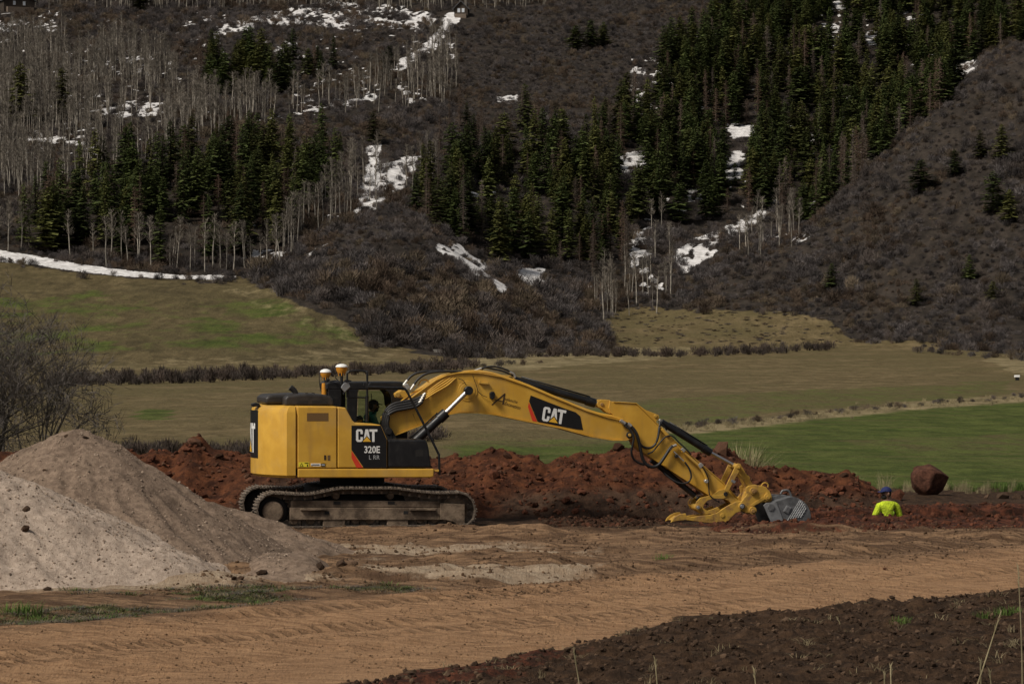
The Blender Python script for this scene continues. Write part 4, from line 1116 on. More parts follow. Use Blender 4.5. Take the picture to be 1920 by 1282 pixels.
# ---- upper structure
W0, W1 = .975, 2.36
def counterweight():
    RA = 2.0; hw = 1.355
    a1 = math.asin(hw / RA)
    arc = [(-RA * math.cos(t), RA * math.sin(t)) for t in np.linspace(-a1, a1, 49)]
    ub = -1.30
    plan = [(ub, -hw)] + arc + [(ub, hw)]
    cx = np.array([-1.55, 0])
    V = []; F = []
    prof = [(W0, .05), (W0 + .05, .0), (W1 - .14, 0), (W1 - .05, .035), (W1, .11)]
    for w, ins in prof:
        for k, (u, v) in enumerate(plan):
            q = math.hypot(u, v)
            if 0 < k < len(plan) - 1: s = (q - ins) / q; V.append((u * s, v * s, w))
            else: V.append((u, v * (1 - ins / hw), w))
    n = len(plan)
    for i in range(len(prof) - 1):
        for k in range(n): F.append((i * n + k, i * n + (k + 1) % n, (i + 1) * n + (k + 1) % n, (i + 1) * n + k))
    F = [f[::-1] for f in F]
    F.append(tuple(range(n))); F.append(tuple(range((len(prof) - 1) * n, len(prof) * n))[::-1])
    me = mk_mesh('counterweight', V, F, MY, sharp=34)
    bm = bmesh.new(); bm.from_mesh(me); bmesh.ops.recalc_face_normals(bm, faces=bm.faces); bm.to_mesh(me); bm.free()
    cw = mobj('counterweight', me, EX)
    # black panel with lettering wrapped on the round tail
    def arcsheet(name, polys, r, mat, sub=None):
        V = []; F = []
        for pl in polys:
            o = len(V)
            for (a, w) in pl: V.append((-r * math.cos(a), r * math.sin(a), w))
            F.append(tuple(range(o, o + len(pl))))
        me = mk_mesh(name, V, F, mat); return mobj(name, me, cw)
    th = math.radians(15.4); wa, wb = L(480, 855, 0)[1] - .02, L(480, 768, 0)[1]
    N = 24; arcpol = [[(-th + 2 * th * i / N, wa), (-th + 2 * th * (i + 1) / N, wa), (-th + 2 * th * (i + 1) / N, wb), (-th + 2 * th * i / N, wb)] for i in range(N)]
    arcsheet('rear_panel', arcpol, RA + .004, MBLKD)
    # letters: x to the right seen from behind is -a for this side; sheared grid of small quads so that they follow the arc
    wl0, wl1 = L(480, 848, -.3)[1], L(480, 793, -.3)[1]
    hgt = wl1 - wl0; sc = .78 / 1.95 / RA
    def rear(polys, r, mat, nm):
        V = []; F = []
        for pl in polys:
            o = len(V)
            for x, y in pl:
                a = (.975 - x) * sc; V.append((-r * math.cos(a), r * math.sin(a), wl0 + y * hgt))
            F.append(tuple(range(o, o + len(pl))))
        mobj(nm, mk_mesh(nm, V, F, mat), cw)
    rear(LOGO_W, RA + .009, MWHITE, 'rear_lettering'); rear(LOGO_O, RA + .012, MBLKD, 'rear_emblem_edge'); rear(LOGO_Y, RA + .016, MYELD, 'rear_emblem')
    return cw
# block letters with a pyramid, on a field 1.95 wide and 1 high
LOGO_W = [[(.12, 1), (.5, 1), (.62, .88), (.62, .62), (.41, .62), (.41, .80), (.37, .84), (.25, .84), (.21, .8), (.21, .2), (.25, .16), (.37, .16), (.41, .2), (.41, .38), (.62, .38), (.62, .12), (.5, 0), (.12, 0), (0, .12), (0, .88)],
          [(.66, 0), (.86, 1), (1.12, 1), (1.32, 0), (1.11, 0), (.99, .66), (.87, 0)],
          [(1.22, 1), (1.95, 1), (1.95, .81), (1.69, .81), (1.69, 0), (1.47, 0), (1.47, .81), (1.22, .81)]]
LOGO_O = [[(.46, -.03), (.99, .50), (1.52, -.03)]]
LOGO_Y = [[(.60, .015), (.99, .41), (1.38, .015)]]
CW = counterweight()

hs = plate('engine_housing', [(556, 761), (633, 762), (633, 880), (556, 880)], -1.33, 1.33, MY, ref=-1.36, bevel=.03)
door = plate('engine_door', [(558.5, 763), (631, 763), (631, 877), (558.5, 877)], -1.362, -1.33, MY, ref=-1.36, bevel=.012)
plate('vent', [(575.5, 774), (615.5, 774), (615.5, 789), (575.5, 789)], -1.366, -1.36, MVENT, door, ref=-1.36, bevel=0)
plate('latch', [(607.5, 853), (611.5, 853), (611.5, 862), (607.5, 862)], -1.367, -1.36, MINK, door, ref=-1.36, bevel=0)
plate('latch', [(614, 853), (619, 853), (619, 863), (614, 863)], -1.366, -1.36, MVENT, door, ref=-1.36, bevel=0)
flat('warning_sticker', [[(560, 866), (579.5, 866), (579.5, 875), (560, 875)]], -1.366, MLEMON, door)
flat('warning_mark', [[(562, 874), (565.5, 867), (569, 874)], [(571, 867.2), (578.5, 867.2), (578.5, 868.6), (571, 868.6)], [(575.5, 870), (577.5, 870), (577.5, 874), (575.5, 874)]], -1.3685, MBLKD, door)
flat('warning_mark', [[(563.6, 873.3), (565.5, 869.2), (567.4, 873.3)]], -1.3705, MLEMON, door)
flat('info_sticker', [[(581.5, 867), (611, 867), (611, 875), (581.5, 875)]], -1.366, MYELD, door)
flat('info_sticker_text', [[(583, 868.4), (601, 868.4), (601, 873.4), (583, 873.4)]], -1.3685, MWHITE, door)
flat('info_sticker_mark', [[(602, 868), (610, 868), (610, 874), (602, 874)], [(586, 870.2), (599, 870.2), (599, 871.8), (586, 871.8)], [(583.6, 871.5), (586, 871.5), (586, 872.8), (583.6, 872.8)]], -1.3705, MBLKD, door)
flat('info_sticker_text', [[(603, 869.6), (609, 869.6), (609, 872.4), (603, 872.4)]], -1.3725, MGREYD, door)

side = plate('tank_box', [(633.2, 763), (648, 764), (661, 788), (666, 793), (713, 796), (716, 800), (726, 823), (726, 877), (633.2, 877)], -1.36, -.46, MY, bevel=.02)
flat('side_decal', [[(659, 797.5), (713.5, 797.5), (725, 824), (725, 876.6), (682, 876.6), (659, 843)]], -1.364, MBLKD, side)
flat('side_stripe', [[(659, 844.5), (659, 858.5), (668.5, 876.6), (680.5, 876.6)]], -1.3645, MRED, side)
def logo(name, org, ex, ey, v, parent):
    f = lambda p: L(org[0] + ex[0] * p[0] / 1.95 + ey[0] * p[1], org[1] + ex[1] * p[0] / 1.95 + ey[1] * p[1], v)
    flat(name + '_letters', LOGO_W, v - .003, MWHITE, parent, f)
    flat(name + '_emblem_edge', LOGO_O, v - .006, MBLKD, parent, f)
    flat(name + '_emblem', LOGO_Y, v - .009, MYELD, parent, f)
logo('side', (667.5, 828), (40, 0), (0, -23.5), -1.364, side)

def text_on(name, s, org, ex, ey, v, mat, parent, off=.0, shear=0.0, spacing=1.0):
    """built-in lettering laid on the side plane: org is the baseline's left end in pixels, ex the run of the text, ey the cap height"""
    cu = bpy.data.curves.new(name, 'FONT'); cu.body = s; cu.shear = shear; cu.offset = off; cu.space_character = spacing; cu.resolution_u = 3
    o = bpy.data.objects.new(name, cu)
    col.objects.link(o)
    dg = bpy.context.evaluated_depsgraph_get()
    me = bpy.data.meshes.new_from_object(o.evaluated_get(dg))
    col.objects.unlink(o); bpy.data.objects.remove(o)
    n = len(me.vertices); co = np.zeros(n * 3); me.vertices.foreach_get('co', co); co = co.reshape(-1, 3)
    x0, x1 = co[:, 0].min(), co[:, 0].max(); y1 = co[:, 1].max(); y1 = .69
    out = np.zeros_like(co)
    for i in range(n):
        fx = (co[i, 0] - x0) / (x1 - x0); fy = co[i, 1] / y1
        u, w = L(org[0] + ex[0] * fx + ey[0] * fy, org[1] + ex[1] * fx + ey[1] * fy, v)
        out[i] = (u, v, w)
    me.vertices.foreach_set('co', out.reshape(-1)); me.materials.clear(); me.materials.append(mat); me.update(); me.name = name
    return mobj(name, me, parent)
text_on('model_number', '320E', (683, 848.5), (29.5, 0), (0, -12.2), -1.367, MWHITE, side, off=.022)
text_on('model_suffix', 'L RR', (692, 861), (20, 0), (0, -8), -1.367, MGREYD, side, off=.0)
tb = plate('tool_box', [(726.8, 824), (796, 824), (801, 828), (804, 840), (809, 877), (726.8, 877)], -1.35, -.50, MBK, bevel=.035, seg=3)
flat('tool_box_recess', [[(779, 843), (794, 843), (794, 856), (779, 856)]], -1.353, MDARK, tb)
sill = plate('side_sill', [(558.5, 878.5), (814, 878.5), (813.5, 893), (808, 895), (562, 895.5), (558.5, 895)], -1.37, -1.20, MY, bevel=.02)
plate('sill_tab', [(814, 880), (823, 880), (823, 884), (814, 884)], -1.33, -1.20, MY, bevel=.004)
plate('deck', [(560, 879), (806, 879), (800, 893), (560, 893)], -1.19, 1.33, MDARK, ref=-1.2, bevel=.02)
plate('deck_top', [(633, 870), (760, 872), (800, 878), (633, 878)], -.45, 1.33, MDARK, ref=-.45, bevel=.01)

# hood, exhaust, rear bits
hood = plate('engine_hood', [(534, 761), (534, 747), (540, 741.5), (575, 738), (612, 740), (620, 743), (625, 750), (627, 761)], -.98, .80, MHOOD, bevel=.05, seg=3)
plate('rear_hood', [(499, 758), (500, 747), (504, 742), (512, 740.5), (560, 738.5), (572, 742), (572, 758)], -.55, .95, MHOOD, ref=-.7, bevel=.05, seg=3)
for pts in ([(556, 757), (560, 752), (577, 751), (577, 757)], [(585, 750.5), (613, 751), (614, 757), (585, 757)]): flat('hood_grille', [pts], -.984, MDARK, hood)
tube('exhaust_pipe', [(554, 745, -.3), (554, 736, -.3), (550, 730.5, -.3), (544, 726, -.3)], [.052, .052, .056, .060], MHOOD, n=14)
plate('rear_lamp', [(472, 757), (480, 755), (486, 756), (489, 761), (474, 763)], -.5, -.3, MBK, ref=-.5, bevel=.01)
for x in (571, 583): tube('hood_latch', [(x, 739.5, -.6), (x + 1.5, 737, -.6), (x + 6, 737, -.6), (x + 7, 739.5, -.6)], .008, MHOOD)

# cab on the far side
VC0, VC1 = .42, 1.38
cab = plate('cab', [(612, 718), (618, 716), (752, 715.5), (763, 718.5), (764, 729), (755, 731), (612, 731)], VC0, VC1, MBK, bevel=.03, seg=3)
for v0, v1 in ((VC0, VC0 + .06), (VC1 - .06, VC1)):
    plate('rear_pillar', [(616, 730), (640, 730), (640, 735), (640, 868), (616, 868)], v0, v1, MBK, cab, ref=VC0, bevel=.008)
    plate('door_pillar', [(651, 730), (673, 730), (671, 736), (669, 790), (669, 868), (651, 868)] if v0 < 1 else [(650, 730), (660, 730), (660, 868), (650, 868)], v0, v1, MBK, cab, ref=VC0, bevel=.008)
    plate('front_pillar', [(722, 730), (757, 730), (764, 790), (764, 868), (752, 868), (752, 790), (735, 760), (733, 742), (729, 735.5)], v0, v1, MBK, cab, ref=VC0, bevel=.008)
    plate('side_skirt', [(640, 795), (752, 795), (752, 868), (640, 868)], v0, v1, MBK, cab, ref=VC0, bevel=.004)
    flat('side_window', [[(641, 732), (650, 732), (650, 796), (641, 796)]], (v0 + v1) / 2, MGLASS, cab)
    flat('side_window', [[(672, 732), (733, 732), (752, 790), (752, 796), (670, 796)]], (v0 + v1) / 2, MGLASS, cab)
us, ws = L(640, 760, .9)
seat = extr('driver_seat', [(us + .10, 1.30), (us + .62, 1.30), (us + .64, 1.46), (us + .26, 1.48), (us + .16, 2.10), (us + .04, 2.12), (us + .0, 1.40)], .66, 1.16, MSEAT, cab, .04, 3)
extr('seat_base', [(us + .14, 1.0), (us + .55, 1.0), (us + .55, 1.32), (us + .14, 1.32)], .72, 1.10, MSEAT, cab, .02)
tube('control_column', [(713, 800, .75), (716, 785, .75), (719, 775, .75)], .02, MBK, cab)
plate('control_box', [(664, 800), (664, 783), (676, 778), (681, 783), (681, 800)], .50, .62, MBK, cab, ref=.5, bevel=.01)
plate('console_lid', [(667, 789), (678, 786), (679, 791), (668, 793)], .49, .60, MAMBER, cab, ref=.5, bevel=.004)
tube('whip_aerial', [(696, 737, .5), (697, 752, .5)], .008, MBK, cab)

# rails, mirror, positioning antennas, beacon
tube('guard_rail', [(651, 745, -.5), (651, 705, -.5), (653, 698, -.5), (659, 695.5, -.5), (680, 695.5, -.5), (686, 698, -.5), (688.5, 705, -.5), (688.5, 790, -.5)], .021, MBK, k=4)
tube('guard_rail', [(653, 728, -.5), (653, 744.5, -.5), (687, 745.5, -.5)], .016, MBK, smooth=False)
tube('guard_rail', [(688, 742, -.5), (688, 790, -.5)], .036, MBK, smooth=False)
tube('guard_rail', [(690, 725.5, -1.25), (735, 727, -1.25), (754, 727, -1.25), (761, 731, -1.25), (768, 743, -1.25), (790, 786, -1.25), (820, 846, -1.25), (823, 856, -1.25), (824, 890, -1.25)], .024, MBK, k=5)
plate('rail_clamp', [(682, 717), (689, 723), (694, 717), (697, 721), (695, 728), (686, 729), (681, 722)], -.55, -.47, MBK, ref=-.5, bevel=.004)
mir = plate('mirror', [(641, 723), (645, 718), (653, 716), (657, 725), (646, 735.5), (639.5, 727)], -.62, -.55, MGREYL, ref=-.6, bevel=.01)
plate('mirror_hood', [(646, 713), (650, 711), (659, 713), (658, 715), (648, 716)], -.64, -.50, MBK, ref=-.6, bevel=.004)
tube('mirror_arm', [(644, 735, -.58), (645, 739, -.58), (652, 722, -.5)], .012, MBK)
def antenna(x, ytop, ydome, ybody, ybase, r, v):
    u, w1 = L(x, ytop, v); wd = L(x, ydome, v)[1]; wb = L(x, ybody, v)[1]; w0 = L(x, ybase, v)[1]
    m = MB(); m.prism([(u, v, wd), (u, v, wb + (wd - wb) * .55), (u, v, wb)], [r * .92, r * .90, r * .62], 24, cap=True)
    a = mobj('positioning_antenna', m.mesh('positioning_antenna', MAMBER, True, 40), EX)
    m = MB(); h = w1 - wd; m.prism([(u, v, wd), (u, v, wd + h * .35), (u, v, wd + h * .75), (u, v, w1)], [r, r * .97, r * .72, r * .25], 24, cap=True)
    mobj('dome', m.mesh('dome', MDOME, True, 60), a)
    m = MB(); m.prism([(u, v, w0), (u, v, wb)], [.03, .03], 10, cap=True); mobj('mast', m.mesh('mast', MBK, True, 50), a)
    for k in range(3):
        t = 2.1 * k + .4; m = MB(); m.prism([(u + r * .8 * math.cos(t), v + r * .8 * math.sin(t), wd - .005), (u + r * .5 * math.cos(t), v + r * .5 * math.sin(t), wb - .05)], [.012, .012], 6, cap=True)
        mobj('bracket', m.mesh('bracket', MAMBER), a)
    return a
a1 = antenna(640.5, 682, 688, 699.5, 720, .122, -.2)
a2 = antenna(610.5, 691.5, 698, 707.5, 740, .115, .75)
tube('aerial_cable', [(601, 699, .75), (598.5, 708, .75), (600, 725, .75), (603, 737, .75)], .008, MRUB, a2)
u_, w_ = L(608, 733, .7)
m = MB(); m.prism([(u_, .7, w_ - .09), (u_, .7, w_ + .16)], [.055, .05], 16, cap=True); mobj('beacon', m.mesh('beacon', MAMBER, True, 40), EX)
plate('beacon_bracket', [(612, 712), (618, 710), (621, 722), (619, 740), (613, 740)], .6, .8, MBK, ref=.6, bevel=.006)
tube('aerial_bracket', [(618, 715, .5), (630, 713.5, .3), (636, 716, 0), (641, 718, -.2)], .014, MBK)
tube('aerial_bracket', [(628, 707, -.1), (634, 713, -.1), (638, 716, -.2)], .009, MBK)

# ---- boom
VB = .33
top_e = [(722, 783), (745, 767), (770, 748), (795, 730), (818, 714), (838, 704.5), (858, 700.5), (880, 699.5), (905, 701), (940, 707.5), (985, 723), (1040, 746.5), (1100, 771), (1140, 783.5), (1166, 789), (1180, 796)]
bot_e = [(1183, 821), (1174, 824), (1150, 824), (1110, 817.5), (1050, 801), (980, 787), (930, 776.5), (895, 772.5), (860, 772.5), (838, 776.5), (800, 792), (765, 805.5), (731, 818.5)]
_mid = [(1189, 803), (1191, 811), (1189, 817)]
boom = plate('boom', top_e + _mid + bot_e, -VB + .03, VB - .03, MY, ref=-VB, bevel=.008)
def strip(name, pts, th, v0, v1, mat, parent, ref, outward=1):
    uw = [np.array(L(x, y, ref)) for x, y in pts]; up = []
    for i, p in enumerate(uw):
        d = uw[min(i + 1, len(uw) - 1)] - uw[max(i - 1, 0)]; d /= np.linalg.norm(d); up.append(p + outward * th * np.array([-d[1], d[0]]))
    return extr(name, [tuple(p) for p in uw] + [tuple(p) for p in up[::-1]], v0, v1, mat, parent, .003, 1)
strip('boom_top_plate', top_e[1:], .022, -VB, VB, MY, boom, -VB)
strip('boom_bottom_plate', bot_e, .022, -VB, VB, MY, boom, -VB)
for v in (-VB + .03 - .012,):
    for (x, y, r) in ((877, 733, .20), (877, 733, .155)):
        u, w = L(x, y, -VB); ring = [(u + r * math.cos(t), w + r * math.sin(t)) for t in np.linspace(0, 2 * math.pi, 33)[:-1]]
        extr('pin_boss', ring, v + (.0 if r > .18 else -.008), v + .02, MY, boom, .003, 1)
flat('boom_decal', [[(995, 741), (1060, 766), (1079, 772.5), (1088, 780), (1093, 805.5), (1080, 804.5), (1008, 790.5), (992, 752)]], -VB + .024, MBLKD, boom)
flat('boom_stripe', [[(991.5, 754), (1007, 790.3), (998, 788.5), (990, 763)]], -VB + .023, MRED, boom)
logo('boom', (1015.5, 788.3), (42.5, 7.6), (4.0, -26.5), -VB + .024, boom)
INK = [(921.5, 758.5), (924, 759.3), (932.5, 749.5), (943, 757.8), (945.5, 757.6), (948.5, 738), (946.5, 737.2), (935, 746.2), (929.2, 747.6), (928.4, 749.2), (932, 749.2)]
flat('owner_initial', [[(921.2, 758.2), (923, 759.6), (946.5, 740), (947.8, 737.2), (946, 737)], [(944.6, 739.5), (947.6, 737.2), (944.6, 758), (941.5, 758)], [(927.5, 748.4), (943.5, 751.6), (943.2, 753.4), (927.5, 750)]], -VB + .024, MINK, boom)
text_on('owner_name', 'valanche', (946, 749.6), (23.5, 6.4), (1.5, -5.6), -VB + .024, MINK, boom, off=.004, shear=.3)
text_on('owner_trade', 'Excavation', (945.5, 758.5), (29.5, 9.0), (1.5, -6.4), -VB + .024, MINK, boom, off=.004, shear=.3)
plate('boom_lamp', [(917.5, 737), (920, 734), (925, 734), (927, 738), (926, 746), (922, 749), (918, 746)], -VB - .09, -VB + .03, MBK, boom, ref=-VB, bevel=.01)
plate('boom_bracket', [(898, 713.5), (901, 713), (903, 716), (915.5, 717), (916, 720.5), (903, 719.5), (898, 718.5)], -VB - .03, -VB + .03, MY, boom, ref=-VB, bevel=.004)
plate('arm_cylinder_lug', [(926, 704), (935, 702.5), (957, 703.5), (965, 709), (966, 718), (957, 716), (940, 709)], -.11, .11, MY, boom, ref=-.11, bevel=.008)
drum('arm_cylinder_pin', 957.5, 711, -.17, .17, .055, MBK, boom)
tube('boom_wire', [(858, 709, -.345), (868, 713, -.345), (874, 722, -.345)], .006, MRUB, boom); tube('boom_wire', [(886, 703, -.345), (893, 722, -.345), (897, 734, -.345), (905, 741, -.345), (913, 744, -.345)], .006, MRUB, boom)
strip('boom_seam', [(774, 775), (783, 797)], .01, -VB + .022, -VB + .032, MYD, boom, -VB)

def cylinder(name, barrel_a, barrel_b, rod_b, rb, rr, v, eye_r=.07, collar=True):
    A, B, C = [P3(x, y, v) for x, y in (barrel_a, barrel_b, rod_b)]
    m = MB(); d = unit(B - A); m.prism([A, B], [rb, rb], 18, cap=True); o = mobj(name, m.mesh(name, MBK, True, 40), EX)
    if collar:
        m = MB(); m.prism([B - d * .16, B + d * .035], [rb * 1.22, rb * 1.16], 18, cap=True); mobj('gland', m.mesh('gland', MBK, True, 40), o)
        m = MB(); s = np.array([-d[2], 0, d[0]]); m.prism([A + d * .15 + s * rb * 1.25, B - d * .1 + s * rb * 1.25], [.016, .016], 8, cap=True); mobj('feed_pipe', m.mesh('feed_pipe', MBK, True), o)
    m = MB(); m.prism([B, C], [rr, rr], 14, cap=True); mobj('piston_rod', m.mesh('piston_rod', MCHR, True, 40), o)
    u, w = C[0], C[2]
    if eye_r: drum('rod_eye', 0, 0, v - .075, v + .075, eye_r, MBK, o, 18, .01, uw=(u, w))
    return o
for v in (-.45, .45): cylinder('boom_cylinder', (758, 845), (834, 775.5), (878, 732), .088, .046, v, .088)
for p_ in EX.children:
    if p_.name.startswith('boom_cylinder'):
        pass
cylinder('arm_cylinder', (962, 711.5), (1113, 755), (1129, 758.5), .078, .043, 0, .06)
BC = cylinder('bucket_cylinder', (1240, 791), (1330, 847), (1383, 876), .068, .036, 0, .062)
TC = cylinder('thumb_cylinder', (1222, 862), (1303, 929), (1309, 934), .058, .034, 0, .05, False)
extr('cylinder_foot', [L(*p, -.45) for p in ((742, 838), (768, 828), (778, 838), (770, 862), (742, 862))], -.6, .6, MDARK, EX, .01)
plate('boom_foot_bracket', [(716, 800), (736, 806), (748, 830), (752, 872), (716, 872)], -.42, -.35, MDARK, ref=-.42, bevel=.01)
plate('boom_foot_bracket', [(716, 800), (736, 806), (748, 830), (752, 872), (716, 872)], .35, .42, MDARK, ref=-.42, bevel=.01)
drum('boom_foot_pin', 729, 808, -.45, .45, .07, MDARK)

# ---- arm (stick) and its linkage
VS = .21
st_pts = [(1144, 750.5), (1150, 754), (1193, 756.5), (1232, 794.5), (1253, 815), (1279, 840), (1356, 905.5), (1385, 937), (1399, 944), (1400, 953), (1392, 957.5), (1382, 955), (1374, 944), (1362, 927), (1340, 929), (1331, 928), (1279, 894), (1233, 864), (1201, 842), (1190, 831), (1180, 818), (1160, 788), (1146, 774), (1142, 765)]
stick = plate('arm', st_pts, -VS + .02, VS - .02, MY, ref=-VS, bevel=.008)
strip('arm_top_plate', [(1150, 754), (1193, 756.5), (1232, 794.5), (1253, 815), (1279, 840), (1356, 905.5), (1385, 937)], .016, -VS, VS, MY, stick, -VS)
strip('arm_bottom_plate', [(1362, 927), (1331, 928), (1279, 894), (1233, 864), (1201, 842), (1190, 831)], .016, -VS, VS, MY, stick, -VS)
for s in (-1, 1):
    plate('arm_cylinder_ear', [(1121, 757), (1123, 752), (1129, 749), (1144, 749.5), (1148, 753), (1146, 776), (1138, 773), (1131, 766), (1123, 763)], s * .14, s * .10, MY, stick, ref=-VS, bevel=.006)
    plate('bucket_cylinder_ear', [(1196, 758), (1212, 769), (1228, 775), (1235, 778), (1236, 784), (1231, 789), (1229, 796), (1215, 781)], s * .12, s * .08, MY, stick, ref=-.12, bevel=.006)
drum('arm_pin', 1129, 758, -.16, .16, .034, MYD, stick); drum('arm_pin', 1229.5, 780, -.14, .14, .034, MYD, stick)
drum('arm_pivot', 1181, 815.5, -.37, .37, .062, MDARK, stick); drum('arm_pivot_cap', 1181, 815.5, -.385, -.36, .034, MYD, stick)
for s in (-1, 1): plate('arm_side_ear', [(1336, 928), (1347, 919), (1362, 916), (1372, 930), (1399, 944), (1401, 953), (1392, 958), (1380, 955), (1366, 938), (1352, 934)], s * .225, s * .19, MYD, stick, ref=-.22, bevel=.006)
drum('bucket_pin', 1392, 949, -.30, .30, .072, MYD, stick); drum('bucket_pin_bolt', 1392, 949, -.315, -.29, .042, MGREYL, stick)
drum('bucket_pin_ring', 1392, 949, -.307, -.28, .056, MDARK, stick)
drum('arm_boss', 1361, 926, -.25, .25, .045, MDARK, stick)
plate('arm_bracket', [(1238, 805), (1243, 803), (1253, 815), (1249, 818)], -VS - .03, -VS + .02, MY, stick, ref=-VS, bevel=.004)
def bar(name, a, b, wa, wb, v0, v1, mat, parent=None, ref=None, bevel=.006):
    r = min(v0, v1) if ref is None else ref
    A, B = np.array(L(*a, r)), np.array(L(*b, r)); d = (B - A) / np.linalg.norm(B - A); s = np.array([-d[1], d[0]])
    pts = []
    for t in np.linspace(math.pi / 2, 3 * math.pi / 2, 7): pts.append(A + wa * (d * math.cos(t) + s * math.sin(t)))
    for t in np.linspace(-math.pi / 2, math.pi / 2, 7): pts.append(B + wb * (d * math.cos(t) + s * math.sin(t)))
    return extr(name, [tuple(p) for p in pts], v0, v1, mat, parent, bevel, 1)
for s in (-1, 1):
    bar('guide_link', (1384, 874), (1362, 917), .062, .045, s * .30, s * .255, MYD, ref=-.26)
    bar('power_link', (1384, 874), (1412, 920), .058, .062, s * .17, s * .11, MYD, ref=-.14)
drum('link_pin', 1385, 874.5, -.32, .32, .048, MYD); drum('link_pin_cap', 1386, 876, -.335, -.31, .030, MYD)
plate('link_band', [(1369, 902), (1372, 898), (1379, 902), (1376, 906)], -.305, -.252, MGREYL, ref=-.26, bevel=.003)
tube('link_lug', [(1398, 893, -.14), (1402, 892, -.14), (1405, 896, -.14), (1404, 901, -.14)], .014, MYD)
# coupler, thumb, bucket
cp_pts = [(1398, 914), (1404, 910), (1412, 909), (1428, 910), (1436, 913), (1443, 921), (1447, 930), (1447, 938), (1441, 941), (1430, 941), (1416, 947), (1408, 953), (1406, 962), (1398, 961), (1386, 955), (1384, 945), (1392, 937), (1400, 927)]
for s in (-1, 1): cpl = plate('quick_coupler', cp_pts, s * .27, s * .20, MYD, ref=-.24, bevel=.012)
plate('coupler_core', [(1402, 922), (1430, 914), (1442, 926), (1436, 938), (1410, 946), (1396, 946)], -.19, .19, MYD, ref=-.19, bevel=.02)
for (x, y, r) in ((1413, 920.5, .075), (1440, 931.5, .075), (1412, 957, .080)):
    drum('coupler_pin', x, y, -.31, .31, r, MYD); drum('coupler_pin_bolt', x + .8, y + .6, -.345, -.30, r * .52, MYD)
tube('lifting_eye', [(1427, 911, -.2), (1431, 906, -.2), (1436, 905, -.2), (1440, 908, -.2), (1440, 913, -.2)], .016, MYD)
plate('coupler_rib', [(1406, 947), (1418, 938), (1432, 930), (1437, 921), (1440, 923), (1436, 934), (1421, 943), (1408, 950)], -.285, -.265, MYD, ref=-.24, bevel=.004)
th_pts = [(1258, 979), (1262, 972), (1268, 967), (1276, 963), (1286, 962), (1287, 966), (1296, 969), (1310, 967), (1330, 965), (1344, 961), (1356, 953), (1368, 946), (1380, 940), (1392, 939), (1400, 946), (1398, 955), (1388, 959), (1380, 961), (1371, 970), (1364, 978), (1352, 981), (1330, 980), (1305, 977), (1285, 974.5), (1270, 976)]
for s in (-1, 1): thumb = plate('thumb', th_pts, s * .26, s * .19, MYD, ref=-.25, bevel=.010)
plate('thumb_web', [(1262, 976), (1272, 968), (1290, 970), (1330, 972), (1355, 968), (1362, 975), (1330, 978), (1290, 974)], -.19, .19, MYD, ref=-.2, bevel=.01)
for x, y, r in ((1355, 966, .045),): drum('thumb_boss', x, y, -.275, -.25, r, MYD)
flat('thumb_plate', [[(1322, 967.5), (1337, 966), (1337, 974.5), (1322, 975)]], -.2645, MYD, None)
for s in (-1, 1):
    plate('thumb_link', [(1303, 949), (1306, 940), (1313, 933), (1330, 929), (1352, 927), (1362, 924), (1366, 930), (1356, 935), (1338, 934), (1326, 938), (1320, 945), (1318, 952), (1326, 957), (1336, 954), (1346, 950), (1350, 955), (1340, 962), (1322, 964), (1309, 957)], s * .235, s * .185, MYD, ref=-.22, bevel=.006)
drum('thumb_pin', 1309.5, 951, -.27, .27, .060, MYD); drum('thumb_pin_bolt', 1309.5, 951, -.285, -.26, .034, MGREYL)
tube('thumb_hoop', [(1303, 951, .1), (1297, 949, .1), (1292, 946, .1), (1291, 940, .1), (1296, 935, .1)], .02, MYD)
bk = [(1431, 947), (1436, 942.5), (1451, 941), (1464, 936.5), (1484, 931), (1496, 933.5), (1505, 938.5), (1513, 947), (1518, 957), (1520, 967), (1516, 981), (1500, 995), (1470, 1004), (1452, 1000), (1446, 980)]
bucket = None
for s in (-1, 1):
    q = plate('bucket_side', bk, s * .52, s * .49, MGREY, bucket, ref=-.5, bevel=.004)
    if bucket is None: bucket = q; q.name = 'bucket'
uw = [np.array(L(x, y, -.5)) for x, y in sm([np.array(p, float) for p in bk[2:12]], 4)]
inner = []
for i, p in enumerate(uw):
    d = uw[min(i + 1, len(uw) - 1)] - uw[max(i - 1, 0)]; d /= np.linalg.norm(d); inner.append(p + .03 * np.array([d[1], -d[0]]))
extr('bucket_shell', [tuple(p) for p in uw] + [tuple(p) for p in inner[::-1]], -.515, .515, MGREY, bucket, 0)
plate('bucket_side_bar', [(1431, 947), (1436, 942.5), (1455, 941), (1470, 979), (1473, 1000), (1452, 1002), (1446, 980)], -.545, -.52, MGREYL, bucket, ref=-.52, bevel=.006)
plate('bucket_ear_plate', [(1446, 931), (1460, 928), (1484, 929), (1490, 934), (1470, 939), (1452, 943), (1444, 940)], -.24, -.20, MGREY, bucket, ref=-.24, bevel=.006)
plate('bucket_ear_plate', [(1446, 931), (1460, 928), (1484, 929), (1490, 934), (1470, 939), (1452, 943), (1444, 940)], .20, .24, MGREY, bucket, ref=-.24, bevel=.006)
tube('bucket_lifting_eye', [(1461, 931, -.1), (1466, 921, -.1), (1470, 919, -.1), (1477, 919, -.1), (1481, 923, -.1), (1484, 931, -.1)], .022, MGREY, bucket)
hexa = [(1445.5 + 7 * math.cos(t), 951 + 7 * math.sin(t)) for t in np.linspace(0, 2 * math.pi, 7)[:-1]]
plate('bucket_boss', hexa, -.56, -.54, MGREY, bucket, ref=-.54, bevel=.004)
plate('bucket_wear_plate', [(1475, 947), (1484, 951), (1478, 963), (1468, 958)], -.545, -.52, MGREYL, bucket, ref=-.52, bevel=.004)
